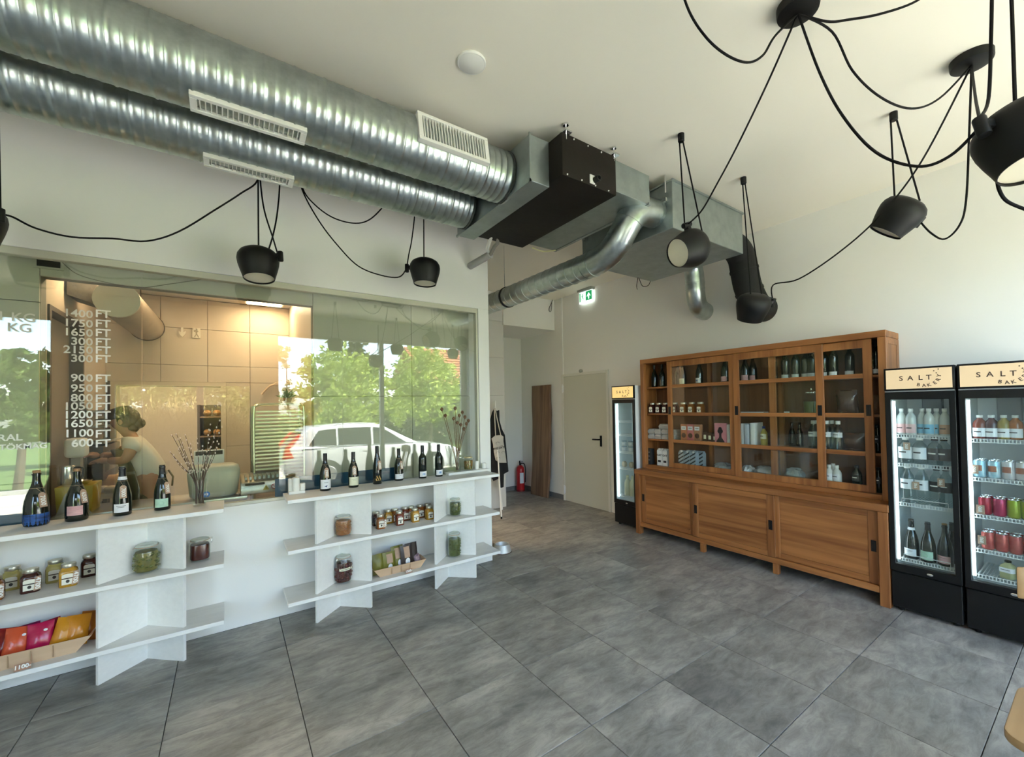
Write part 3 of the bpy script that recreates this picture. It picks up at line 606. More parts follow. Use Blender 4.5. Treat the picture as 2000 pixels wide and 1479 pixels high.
# lamps nearer the shop front, only mirrored in the glass
for lab, p in (('black pendant lamp near the shop front, mirrored beside the kitchen opening', (1.52, .0, 2.78)), ('black pendant lamp near the shop front, mirrored right of the mullion', (2.85, -.75, 2.87)), ('black pendant lamp near the shop front, mirrored below a cream disc', (4.15, -.8, 2.86))):
    p = Vector(p); lamp(lab, p, down+back*.05, Vector((p.x, p.y, CE)), [[Vector((p.x-.01, p.y, CE-.05)), p+Vector((-.06, 0, .1))], [Vector((p.x+.01, p.y, CE-.05)), p+Vector((.06, 0, .1))]], RT)
# ================================================================== white board shelf units under the glass
SZ = [.221, .605, .979]; ST = .027; SY0 = 3.56
def shelf_unit(label, x0, x1, verts):
    t = T('shelf_unit', label, 'shelf', (x0, SY0, 0), group='white slot-together shelf units'); W = x1-x0; D = YW-.004-SY0
    for z in SZ:
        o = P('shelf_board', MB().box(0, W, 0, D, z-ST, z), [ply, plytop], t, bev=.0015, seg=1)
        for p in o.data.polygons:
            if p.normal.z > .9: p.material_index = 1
    for vx in verts: # two boards meeting in a V at the wall
        for sgn in (-1, 1):
            ax, ay = vx-x0, .250; bx_, by_ = ax+sgn*.208, 0.055; d = Vector((bx_-ax, by_-ay, 0)).normalized(); n = Vector((-d.y, d.x, 0))*.010
            zz = [0]+SZ
            for k in range(3):
                z0 = zz[k]; z1 = SZ[k]-ST; A = Vector((ax+sgn*.006, ay-.004, 0)); B = Vector((bx_, by_, 0))
                P('leg_board', MB().hexa([A-n+Vector((0, 0, z0)), B-n+Vector((0, 0, z0)), B+n+Vector((0, 0, z0)), A+n+Vector((0, 0, z0)), A-n+Vector((0, 0, z1)), B-n+Vector((0, 0, z1)), B+n+Vector((0, 0, z1)), A+n+Vector((0, 0, z1))]), ply, t, bev=.001, seg=1)
    return t
shelf_unit('white board shelf unit cut off by the left picture edge', -1.92, -.034, [-1.435, -.454])
shelf_unit('white board shelf unit standing next to the corridor', .349, 2.184, [.752, 1.732])
# ================================================================== bottles
bglass = mat('dark_bottle_glass', (.006, .010, .006), .06, spec=.6, coat=.3)
bbrown = mat('brown_bottle_glass', (.020, .008, .004), .06, spec=.6)
foil = mat('black_foil', (.012, .012, .012), .4)
cork = mat('cork', (.42, .24, .11), .8, var=.3, vscale=60)
kraft = mat('kraft_tag', (.50, .33, .23), .8, var=.15, vscale=40)
twine = mat('twine', (.40, .30, .20), .9)
BP = {
 'champagne': (.300, [(0, 0), (.040, 0), (.0435, .004), (.0440, .02), (.0440, .105), (.041, .14), (.033, .178), (.0225, .212), (.0175, .238), (.0155, .262), (.0155, .280), (.0175, .281), (.0175, .290), (.0150, .291), (.0150, .300), (0, .300)]),
 'squat':     (.285, [(0, 0), (.043, 0), (.0475, .005), (.0485, .02), (.0480, .10), (.044, .135), (.035, .172), (.023, .206), (.017, .23), (.0155, .25), (.0155, .268), (.018, .269), (.018, .276), (.0135, .277), (.0135, .285), (0, .285)]),
 'burgundy':  (.300, [(0, 0), (.038, 0), (.0412, .004), (.0415, .02), (.0415, .130), (.039, .152), (.031, .185), (.021, .212), (.0160, .232), (.0150, .25), (.0150, .296), (.0140, .300), (0, .300)]),
 'slim':      (.330, [(0, 0), (.034, 0), (.0370, .004), (.0370, .115), (.034, .155), (.027, .205), (.019, .245), (.0150, .27), (.0145, .325), (.0135, .330), (0, .330)]),
 'bordeaux':  (.310, [(0, 0), (.034, 0), (.0372, .004), (.0372, .180), (.034, .200), (.024, .218), (.0165, .232), (.0150, .25), (.0150, .306), (.0135, .310), (0, .310)]),
}
def rad_at(prof, z):
    r = 0
    for (r0_, z0), (r1_, z1) in zip(prof, prof[1:]):
        if z0 <= z <= z1 and z1 > z0: return r0_+(r1_-r0_)*(z-z0)/(z1-z0)
    return r
def band(prof, z0, z1, a0, a1, off=.0006, n=18, nz=5):
    m = MB(); ps = [(rad_at(prof, z0+(z1-z0)*k/nz)+off, z0+(z1-z0)*k/nz) for k in range(nz+1)]
    m.lathe(ps, n, cap=False, a0=a0, a1=a1); return m
def bottle(label, loc, kind, face, lab=None, scale=1, capsule=foil, cork_top=False, tagtxt=None, tagside=0, group=None, glass=bglass, art=None, name='wine_bottle', cat='bottle', neckband=None, cheap=False):
    """face: direction (angle) the label looks; lab = (colour material, z0, z1, half angle)"""
    H, prof = BP[kind]; t = T(name, label, cat, loc, face, group); t.scale = (scale,)*3
    nn = 14 if cheap else 28
    P('glass_body', MB().lathe(prof, nn), glass, t, smooth=50)
    if capsule: P('capsule', band(prof, H*.80, H-.001, 0, 2*pi, .0008, nn, 8).lathe([(rad_at(prof, H-.002)+.0008, H-.0005), (0, H+.0005)], nn, cap=False), capsule, t, smooth=50)
    if cork_top: P('cork', MB().lathe([(.0145, H-.006), (.0155, H+.004), (.0150, H+.008), (0, H+.009)], 16), cork, t)
    if neckband: P('neck_label', band(prof, H*.725, H*.79, 0, 2*pi, .0012, nn), neckband, t)
    if lab:
        m, z0, z1, ha = lab; P('label', band(prof, z0, z1, -ha, ha), m, t, smooth=50)
        if art: art(t, prof, z0, z1)
    if tagtxt:
        a = tagside; z1 = H*.62; r = rad_at(prof, z1)+.004; r2 = rad_at(prof, z1-.075)+.005
        P('twine', MB().tube([(math.cos(q)*(rad_at(prof, H*.70)+.001), math.sin(q)*(rad_at(prof, H*.70)+.001), H*.70) for q in [2*pi*i/16 for i in range(16)]], .0009, 5, closed=True)
          .tube([(math.cos(a-.5)*(rad_at(prof, H*.70)+.001), math.sin(a-.5)*(rad_at(prof, H*.70)+.001), H*.70), (math.cos(a)*r, math.sin(a)*r, z1)], .0008, 5), twine, t)
        c = Vector((math.cos(a), math.sin(a), 0)); s = Vector((-math.sin(a), math.cos(a), 0)); A = c*r+Vector((0, 0, z1)); B = c*max(r, r2)+Vector((0, 0, z1-.078))
        nrm = (B-A).cross(s).normalized()*.0006
        if nrm.dot(c) < 0: nrm = -nrm
        poly = [A+s*-.006, A+(B-A)*.14+s*-.0155, B+s*-.0155, B+s*.0155, A+(B-A)*.14+s*.0155, A+s*.006]
        P('price_tag', MB().add([p-nrm for p in poly]+[p+nrm for p in poly], [tuple(range(6)), tuple(range(11, 5, -1))]+[(i, (i+1) % 6, (i+1) % 6+6, i+6) for i in range(6)]), kraft, t, smooth=0, label='kraft paper price tag on twine')
        text(t, tagtxt, .027, (A+B)/2+nrm*1.8+(B-A)*.05, (B-A), s, wh_txt, bold=.0007)
    return t
wh_txt = mat('white_ink', (.86, .85, .80), .7); bk_txt = mat('black_ink', (.02, .02, .02), .7)
def lm(n, c, **k): return mat('label_'+n, c, .6, **k)
L_white = lm('white', (.78, .79, .82)); L_cream = lm('cream', (.75, .74, .55)); L_pink = lm('pink', (.72, .42, .42), var=.3, vscale=25, stretch=(1, 1, 5)); L_mint = lm('mint', (.50, .74, .58), var=.2, vscale=40)
L_blue = lm('blue', (.02, .12, .42), var=.85, vscale=14, stretch=(1, 1, 4), col2=(.004, .012, .06)); L_gold = mat('gold_print', (.75, .50, .18), .4, .7); L_navy = mat('navy_print', (.03, .05, .16), .6); L_lblue = mat('blue_print', (.05, .20, .50), .6)
def lines(n, m=bk_txt, zf=(.75, .6), wdt=(.5, .35), extra=None):
    def f(t, prof, z0, z1):
        for k in range(n):
            zc = z0+(z1-z0)*zf[k]; P('print', band(prof, zc-.0012, zc+.0012, -wdt[k], wdt[k], .0011, 8, 1), m, t)
        if extra: extra(t, prof, z0, z1)
    return f
def bird(t, prof, z0, z1):
    r = rad_at(prof, z0+.02)+.0013; zc = z0+(z1-z0)*.26
    P('bird_print', MB().add([(r, -.014, zc), (r, -.002, zc+.006), (r, .010, zc+.010), (r, .006, zc), (r, .003, zc-.010), (r, .0, zc-.002)], [(0, 1, 5), (1, 2, 3), (1, 3, 5), (5, 3, 4)]), L_navy, t, smooth=0)
def rings(t, prof, z0, z1):
    zc = (z0+z1)/2
    for a in (-.14, .14):
        r = rad_at(prof, zc)+.0012; c = Vector((r*math.cos(a), r*math.sin(a), zc)); n = Vector((math.cos(a), math.sin(a), 0)); s = Vector((-n.y, n.x, 0))
        P('emblem', MB().tube([c+s*.007*math.cos(q)+Vector((0, 0, .009*math.sin(q))) for q in [2*pi*i/14 for i in range(14)]], .0013, 4, closed=True).tube([c-s*.003+Vector((0, 0, -.006)), c-s*.003+Vector((0, 0, .006))], .0012, 4).tube([c+s*.003+Vector((0, 0, -.006)), c+s*.003+Vector((0, 0, .006))], .0012, 4), L_lblue, t)
def goldart(t, prof, z0, z1):
    m = MB()
    for i in range(7):
        a = -.5+i*.17; r = rad_at(prof, .06)+.0012; zc = .055+.012*((i*5) % 3-1)
        m.ball((r*math.cos(a), r*math.sin(a), zc), (.0035, .0035, .010), 6, 4)
    P('gold_emblem', m, L_gold, t, kind='stuff')
    P('print', band(prof, .033, .036, -.5, .5, .0011, 8, 1), L_gold, t)
def seal(t, prof, z0, z1):
    r = rad_at(prof, z0+.02)+.0013; zc = (z0+z1)/2
    P('seal_print', MB().tube([(r*math.cos(.28*math.cos(q)), r*math.sin(.28*math.cos(q)), zc+.012*math.sin(q)) for q in [2*pi*i/16 for i in range(16)]], .0012, 4, closed=True), mat('mint_dark', (.35, .58, .45), .6), t)
top = SZ[2]
def face_to(p, off=0): return math.atan2(-p[1], -p[0])+off
def bk(p, r):
    d = Vector((p.x, p.y, 0)).normalized(); return p+d*r
def sb(u, v, *a, off=0, **k):
    p = bk(oz(u, v, top), .036); p.y = min(p.y, YW-.043); return bottle(a[0], p, a[1], -pi/2+off, *a[2:], **k)
sb(71, 1028, 'squat dark bottle with a blue painted foot, on the left shelf top', 'squat', (L_blue, .004, .066, 3.14), scale=1.13, capsule=None, cork_top=True, tagtxt='7000', tagside=.75)
sb(150, 1018, 'dark sparkling bottle with a pink label, on the left shelf top', 'squat', (L_pink, .035, .088, .72), scale=1.10, capsule=None, cork_top=True, tagtxt='6500', tagside=.85, art=lines(2, mat('pink_dark', (.55, .25, .26), .6)))
sb(239, 1007.5, 'black foiled sparkling bottle with a small white label, on left shelf top', 'champagne', (L_white, .022, .074, .85), scale=1.06, neckband=L_white, tagtxt='7000', tagside=.25, art=lines(2))
sb(317, 997, 'black foiled bottle with a mint green label, on the left shelf top', 'champagne', (L_mint, .022, .078, .85), scale=1.02, tagtxt='7000', tagside=.75, art=seal)
sb(635.5, 959.5, 'dark wine bottle with a white bird label beside the candles', 'burgundy', (L_white, .018, .092, 1.1), scale=1.02, tagtxt='3900', tagside=.1, art=lines(1, bk_txt, (.68,), (.35,), bird))
sb(690.5, 953, 'dark wine bottle with a large cream label, on the right shelf top', 'burgundy', (L_cream, .020, .090, 1.1), scale=1.0, tagtxt='4500', tagside=.0, art=lines(2, mat('green_print', (.40, .45, .30), .6)))
sb(737, 946.5, 'tall slim dark bottle with gold print, on the right shelf top', 'slim', None, scale=1.02, tagtxt='4200', tagside=.35)
goldart(bpy.data.objects['wine_bottle.006'], BP['slim'][1], 0, .1)
sb(779, 939.5, 'dark wine bottle with a low plain white label and slanting tag', 'burgundy', (L_white, .018, .064, 1.2), scale=.98, tagtxt='3900', tagside=.35, art=lines(1, bk_txt, (.7,), (.2,)))
sb(825.5, 935, 'dark wine bottle with two blue emblems, left one of a pair', 'bordeaux', (L_white, .016, .066, 1.1), scale=1.0, art=rings)
sb(857.3, 931.5, 'dark wine bottle with two blue emblems, nearer the corridor', 'bordeaux', (L_white, .016, .066, 1.1), scale=1.0, art=rings)
# ================================================================== candles, vases
wax = mat('white_wax', (.83, .82, .76), .6)
def candle(label, loc, r, h):
    t = T('candle', label, 'candle', loc); P('wax', MB().lathe([(0, 0), (r, 0), (r, h-.003), (r-.003, h), (r*.4, h-.002), (0, h-.002)], 24), wax, t); P('wick', MB().tube([(0, 0, h-.004), (.001, 0, h+.007)], .001, 5), bk_txt, t)
def bar(label, p0, sx, sy, h, name='display_slab'):
    t = P(name, MB().box(-sx/2, sx/2, -sy/2, sy/2, 0, h), ply, None, bev=.002); t.location = p0; return tag(t, label, 'board')
pc = oz(578, 962, top); pc.y = YW-.10
bar('small white wooden block carrying three candles', pc+Vector((.0, .02, .0003)), .115, .075, .020)
cz = top+.0205
candle('tallest of three white candles on the small block', Vector((pc.x-.005, pc.y+.008, cz)), .027, .108)
candle('second white candle on the small block, behind the tallest', Vector((pc.x-.036, pc.y+.040, cz)), .022, .098)
candle('short white candle on the small block, nearest the bottles', Vector((pc.x+.043, pc.y+.022, cz)), .020, .055)
pa, pb = oz(876, 928, top), oz(948, 919, top)
bar('long white board under the vase and pickle jar', Vector(((pa.x+pb.x)/2+.005, min(pa.y+.06, YW-.062), top+.0003)), pb.x-pa.x+.04, .11, .022)
tz = top+.0225
def vase(label, loc, r, h):
    t = T('glass_vase', label, 'vase', loc)
    P('glass', MB().lathe([(r*.97, 0), (r, .004), (r, h), (r-.002, h), (r-.003, .012), (0, .012)], 28), glass_jar, t, smooth=50)
    return t
pv = bk(oz(891, 921, tz), .035); pv.y = min(pv.y, YW-.045)
vase('clear cylinder vase holding dried poppy heads', pv, .038, .21)
straw = mat('dried_stem', (.20, .115, .060), .85, var=.3, vscale=30); pod = mat('poppy_pod', (.24, .13, .07), .8, var=.35, vscale=60)
st = T('dried_poppies', 'bunch of dried brown poppy heads in the cylinder vase', 'dried flowers', pv)
random.seed(11)
tips = [(863, 800), (870, 812), (889, 798), (897, 812), (903, 806), (886, 818), (908, 815), (911, 828), (893, 826), (900, 830), (906, 838), (915, 822)]
for u_, v_ in tips:
    e = oy(u_, v_, pv.y-.03+random.uniform(-.02, .02))-pv; b = Vector((random.uniform(-.022, .022), random.uniform(-.022, .022), .014)); m_ = Vector((e.x*.25, e.y*.2, .2))
    pts = spline([b, m_, e], 6)
    s_ = P('stem', MB().tube(pts, .0027, 5), straw, st)
    P('seed_head', MB().lathe([(0, -.02), (.008, -.015), (.016, -.002), (.015, .009), (.008, .015), (.013, .018), (0, .020)], 10, Matrix.Translation(e)), pod, s_)
def branches(st_, n, r0b, hmin, base_r):
    pass
pw = bk(oz(390, 989, top), .03)
vase('clear straight vase holding budding willow branches', pw, .041, .185)
st = T('willow_branches', 'bare willow branches with pale catkins in the left vase', 'branches', pw)
bark = mat('willow_bark', (.10, .065, .045), .8); catk = mat('catkin', (.62, .56, .47), .9)
tips = [(336, 850), (345, 848), (352, 857), (362, 850), (333, 884), (340, 893), (372, 868), (385, 858), (407, 840), (412, 830), (428, 822), (432, 835), (419, 855), (348, 878), (395, 872), (426, 868)]
for u_, v_ in tips:
    e = oy(u_, v_, pw.y+random.uniform(-.05, .05))-pw; e.y = min(e.y, YW-.02-pw.y); b = Vector((random.uniform(-.024, .024), random.uniform(-.024, .024), .014)); m_ = Vector((e.x*.22, e.y*.25, .19))
    pts = spline([b, m_, m_*.45+e*.55+Vector((random.uniform(-.012, .012), 0, 0)), e], 6)
    s_ = P('branch', MB().tube(pts, [.0034-.0019*i/(len(pts)-1) for i in range(len(pts))], 5), bark, st)
    for k in range(8, len(pts), 2):
        P('catkin', MB().ball(pts[k]+Vector((random.uniform(-.004, .004), 0, random.uniform(-.002, .004))), (.0048, .0048, .0075), 6, 4), catk, s_)
# ================================================================== clip-top preserving jars
def clipjar(label, loc, r, h, body, chunk=None, rot=0, lid=True, band_label=False, sq=None, liquid=None):
    t = T('preserving_jar', label, 'jar', loc, rot)
    pr = [(r*.80, 0), (r*.96, .005), (r, .018), (r, h*.70), (r*.95, h*.79), (r*.80, h*.86), (r*.80, h*.90)]
    P('glass', MB().lathe(pr+[(r*.76, h*.90), (r*.76, h*.86), (r*.93, h*.78), (r*.975, h*.69), (r*.975, .02), (0, .012)], 32, cap=False, sq=sq), glass_jar, t, smooth=50)
    P('contents', MB().lathe([(0, .013), (r*.82, .013), (r*.87, .022), (r*.87, h*.68), (r*.82, h*.73), (0, h*.745)], 28, sq=sq), liquid or body, t, smooth=50)
    if chunk:
        kind, cm_, cnt = chunk; m = MB(); rn = random.Random(int(r*1e5)+cnt)
        for k in range(cnt):
            a = -pi/2+rn.uniform(-1.9, 1.9); z = rn.uniform(.03, h*.68); rr = r*.88; c = Vector((rr*math.cos(a), rr*math.sin(a), z))
            if kind == 'stick':
                ta = rn.uniform(-1, 1); d = (Vector((-math.sin(a), math.cos(a), 0))*math.cos(ta)+Vector((0, 0, 1))*math.sin(ta))*r*rn.uniform(.18, .36)
                d.z = max(min(d.z, h*.72-z), .02-z) if d.z > 0 else max(d.z, .02-z)
                m.tube([c-d*.9, c-d*.5, c+d*.5, c+d*.9], [r*.05, r*.10, r*.10, r*.04], 6)
            elif kind == 'ball': m.ball(c, r*rn.uniform(.15, .2), 8, 6)
            else: m.ball(c, (r*rn.uniform(.10, .19), r*rn.uniform(.10, .19), r*rn.uniform(.06, .14)), 6, 4)
        P('pieces', m, cm_, t, kind='stuff', smooth=60)
    P('rubber_seal', MB().lathe([(r*.80, h*.895), (r*.87, h*.90), (r*.87, h*.912), (r*.80, h*.915)], 28, cap=False), mat('orange_rubber', (.45, .25, .12), .6), t)
    if lid: P('glass_lid', MB().lathe([(r*.84, h*.915), (r*.86, h*.93), (r*.84, h*.955), (r*.70, h*.975), (r*.6, h*.965), (0, h*.965)], 28, cap=False), mat('lid_glass', (.42, .46, .40), .12, spec=.7), t, smooth=50)
    else: P('metal_lid', MB().lathe([(r*.86, h*.88), (r*.90, h*.89), (r*.90, h*.96), (r*.86, h*.975), (0, h*.97)], 28, cap=False), mat('gold_lid', (.55, .46, .25), .35, .8), t)
    cw = MB(); q = [(r*.885*math.cos(a), r*.885*math.sin(a), h*.90) for a in [2*pi*i/20 for i in range(20)]]; cw.tube(q, .0016, 5, closed=True)
    cw.tube([(r*.87, -.012, h*.90), (r*1.12, -.010, h*.93), (r*1.15, 0, h*.90), (r*1.12, .010, h*.93), (r*.87, .012, h*.90)], .0015, 5).tube([(r*1.02, -.014, h*.70), (r*1.10, -.014, h*.86), (r*1.10, .014, h*.86), (r*1.02, .014, h*.70)], .0015, 5)
    cw.tube([(-r*.88, -.012, h*.90), (-r*1.0, -.012, h*.86), (-r*1.0, .012, h*.86), (-r*.88, .012, h*.90)], .0015, 5)
    P('wire_clip', cw, chrome, t)
    if band_label: 
        b = P('label', MB().lathe([(r+.0012, h*.48), (r+.0012, h*.57)], 20, cap=False, a0=-2.55, a1=-.75), L_cream, t); P('print', MB().lathe([(r+.0018, h*.517), (r+.0018, h*.534)], 16, cap=False, a0=-2.3, a1=-1.1), bk_txt, t)
    return t
c_pick = mat('pickle_brine', (.20, .17, .03), .3, var=.4, vscale=25); c_red = mat('dark_red_preserve', (.10, .012, .006), .25, var=.5, vscale=20); c_amb = mat('amber_brine', (.36, .12, .02), .3, var=.3, vscale=15)
c_green = mat('green_preserve', (.11, .13, .02), .3, var=.5, vscale=30); c_olive = mat('olive_dark', (.07, .012, .010), .25, var=.4, vscale=30)
k_car = mat('carrot_sticks', (.38, .15, .04), .5, var=.3, vscale=20); k_bean = mat('brown_beans', (.30, .15, .035), .5, var=.3, vscale=30); k_leaf = mat('green_pickles', (.16, .17, .03), .5, var=.5, vscale=40); k_ol = mat('olives', (.10, .018, .012), .3, var=.4, vscale=40)
def sz(u, v, k, back=.0): p = bk(oz(u, v, SZ[k]), back or .052); p.z += .0003; p.y = min(p.y, YW-.085); return p
clipjar('large clip-top jar of green pickles on the left middle shelf', sz(286, 1121, 1), .067, .185, c_pick, ('leaf', k_leaf, 60), rot=.2)
clipjar('clip-top jar of dark red preserve in front of the bare wall', sz(390.5, 1098, 1), .063, .155, c_red, rot=.1, sq=2.8)
clipjar('clip-top jar packed with orange carrot sticks on the middle shelf', sz(671, 1049, 1), .064, .170, c_amb, ('stick', k_car, 46), rot=.3)
clipjar('tall clip-top jar of dark olives with a cream paper band', sz(671, 1141, 0), .066, .225, c_olive, ('ball', k_ol, 60), rot=.3, band_label=True)
clipjar('clip-top jar of green peppers on the right middle shelf', sz(889, 1009.5, 1), .056, .170, c_green, ('leaf', k_leaf, 50), rot=.4)
clipjar('tall clip-top jar of green peppers on the right bottom shelf', sz(888, 1090, 0), .062, .232, c_green, ('leaf', k_leaf, 70), rot=.4)
pj_ = bk(oz(912, 919, tz), .04); pj_.y = min(pj_.y, YW-.06); clipjar('round jar of pickled brown beans on the long white board', pj_, .048, .140, c_pick, ('stick', k_bean, 50), lid=False)
candle('taller white candle on the long white board', Vector((oz(927, 915, tz).x, min(oz(927, 915, tz).y, YW-.04), tz)), .021, .082)
candle('shorter white candle at the corridor end of the board', Vector((oz(938, 913, tz).x, min(oz(938, 913, tz).y, YW-.05), tz)), .024, .055)
# ================================================================== honey jars
h_gold = mat('gold_honey', (.42, .22, .02), .15, spec=.6); h_amber = mat('amber_honey', (.24, .075, .010), .15, spec=.6); h_dark = mat('dark_honey', (.045, .010, .006), .15, spec=.6); h_pale = mat('pale_honey', (.46, .38, .12), .2, spec=.6); h_red = mat('red_honey', (.16, .030, .010), .15, spec=.6)
lidm = mat('honey_lid', (.50, .47, .38), .3, .8); L_honey = lm('honey', (.80, .77, .66)); L_band = mat('label_band', (.05, .04, .035), .6)
_hj = {}
def honey(label, loc, hm, s=1.0, rot=0, tagtxt=None, group='small honey jars', tiny=False):
    t = T('honey_jar', label, 'jar', loc, rot, group); t.scale = (s*1.06, s*1.06, s*1.22); w = .034
    if 'b' not in _hj:
        _hj['b'] = MB().lathe([(0, 0), (w*.94, 0), (w, .004), (w, .060), (w*.93, .070), (w*.72, .078), (w*.72, .084), (0, .084)], 24, Matrix.Rotation(pi/4, 4, 'Z') if False else None, sq=5).mesh('glass_body', smooth=40)
        _hj['l'] = MB().lathe([(w*.80, .082), (w*.82, .084), (w*.82, .096), (w*.78, .098), (0, .098)], 24).mesh('lid')
        f = -w-.0006
        _hj['p'] = MB().add([(-.021, f, .012), (.021, f, .012), (.021, f, .036), (-.021, f, .036), (-.021, f, .041), (.021, f, .041), (.021, f, .052), (.017, f, .057), (.0, f, .059), (-.017, f, .057), (-.021, f, .052)], [(0, 1, 2, 3), (4, 5, 6, 7, 8, 9, 10)]).mesh('label', smooth=0)
        _hj['s'] = MB().add([(-.0065+.0065+.007*math.cos(a), f-.0004, .026+.007*math.sin(a)) for a in [2*pi*i/12 for i in range(12)]], [tuple(range(12))]).mesh('seal', smooth=0)
        _hj['d'] = MB().add([(-.021, f, .0365), (.021, f, .0365), (.021, f, .0405), (-.021, f, .0405)], [(0, 1, 2, 3)]).mesh('label_band', smooth=0)
    me = _hj['b'].copy(); me.materials.clear(); obj('glass_body', me, hm, t)
    for n, k, m in (('lid', 'l', lidm), ('label', 'p', L_honey), ('seal', 's', L_band), ('label_band', 'd', L_band)): obj(n, _hj[k], m, t)
    if tagtxt:
        A = Vector((.030, -.037, .068)); B = Vector((.026, -.0385, .010)); s_ = Vector((.0125, 0, .002))
        P('price_tag', MB().hexa([B-s_, B+s_, B+s_+Vector((0, .001, 0)), B-s_+Vector((0, .001, 0)), A-s_*.7, A+s_*.7, A+s_*.7+Vector((0, .001, 0)), A-s_*.7+Vector((0, .001, 0))]), kraft, t, smooth=0)
        text(t, tagtxt, .024, (A+B)/2+Vector((0, -.002, 0)), (B-A), s_, wh_txt, bold=.0007)
    return t
HL = 'honey jar on the right middle shelf'
for lab, u_, v_, hm, tx in (('dark brown '+HL+', in the back at the left end', 732, 1025, h_dark, None), ('amber '+HL+', at the front with a white price tag', 743, 1034, h_amber, '4700'), ('olive gold '+HL+', between amber jars at the left', 757.5, 1023, h_gold, None), ('brown '+HL+', second in the back row', 764, 1015.5, h_amber, None),
    ('red brown '+HL+', in the middle of the front', 780, 1027, h_red, None), ('red brown '+HL+', half hidden with a leaning tag', 789, 1016, h_red, '4700'), ('brown '+HL+', third in the back row', 794, 1010, h_amber, None), ('yellow gold '+HL+', second from the right at the front', 810.5, 1020.5, h_gold, None),
    ('dark amber '+HL+', behind the two gold jars', 816, 1009.5, h_amber, None), ('brown '+HL+', last in the back row', 824.5, 1004, h_amber, None), ('yellow gold '+HL+', at the right end of the front', 838.5, 1015.5, h_gold, None)):
    p = bk(oz(u_, v_, SZ[1]), .032); p.y = min(p.y, YW-.045); honey(lab, p, hm, 1.0, .0, tx)
HL = 'honey jar on the left middle shelf'
for lab, u_, v_, hm, tx in (('pale '+HL+', behind the dark one', 31, 1147, h_pale, None), ('dark '+HL+', white label, in front of a pale jar', 60, 1158, h_dark, '4700'), ('pale '+HL+', behind the tagged gold jar', 110, 1136, h_pale, None), ('gold '+HL+', with a large white price tag', 134, 1146, h_gold, '4700'), ('dark '+HL+', half hidden behind the V-shaped board', 178, 1123, h_dark, None)):
    p = bk(oz(u_, v_, SZ[1]), .032); p.y = min(p.y, YW-.045); honey(lab, p, hm, 1.12, .12, tx)
p = oz(-13, 1172, SZ[1]); honey('amber honey jar cut off by the left picture edge', p, h_amber, 1.12, .1, '4700')
# ================================================================== wooden punnets with packets
veneer = wood('veneer', (.62, .44, .29), (.50, .33, .20), 0, .6, .6)
def punnet(label, x0, x1, y0, y1, z, h, fl):
    t = T('wooden_punnet', label, 'basket', ((x0+x1)/2, (y0+y1)/2, z)); a, b = (x1-x0)/2, (y1-y0)/2; th = .003
    def slab(p): P('veneer_side', p, veneer, t, smooth=0)
    P('bottom', MB().box(-a+fl, a-fl, -b+.012, b-.012, 0, th), veneer, t)
    for s in (-1, 1):
        slab(MB().hexa([(-a+fl, s*(b-.012), 0), (a-fl, s*(b-.012), 0), (a-fl, s*(b-.012-th), 0), (-a+fl, s*(b-.012-th), 0), (-a, s*b, h), (a, s*b, h), (a, s*(b-th), h), (-a, s*(b-th), h)]))
        slab(MB().hexa([(s*(a-fl), -b+.016, 0), (s*(a-fl-th), -b+.016, 0), (s*(a-fl-th), b-.016, 0), (s*(a-fl), b-.016, 0), (s*a, -b+.004, h), (s*(a-th), -b+.004, h), (s*(a-th), b-.004, h), (s*a, b-.004, h)]))
    for q in (-.35, 0, .35): P('staple', MB().box(a*q-.002, a*q+.002, -b-.001, -b+.006, h*.12, h*.9), mat('veneer_edge', (.38, .25, .15), .7), t)
    return t
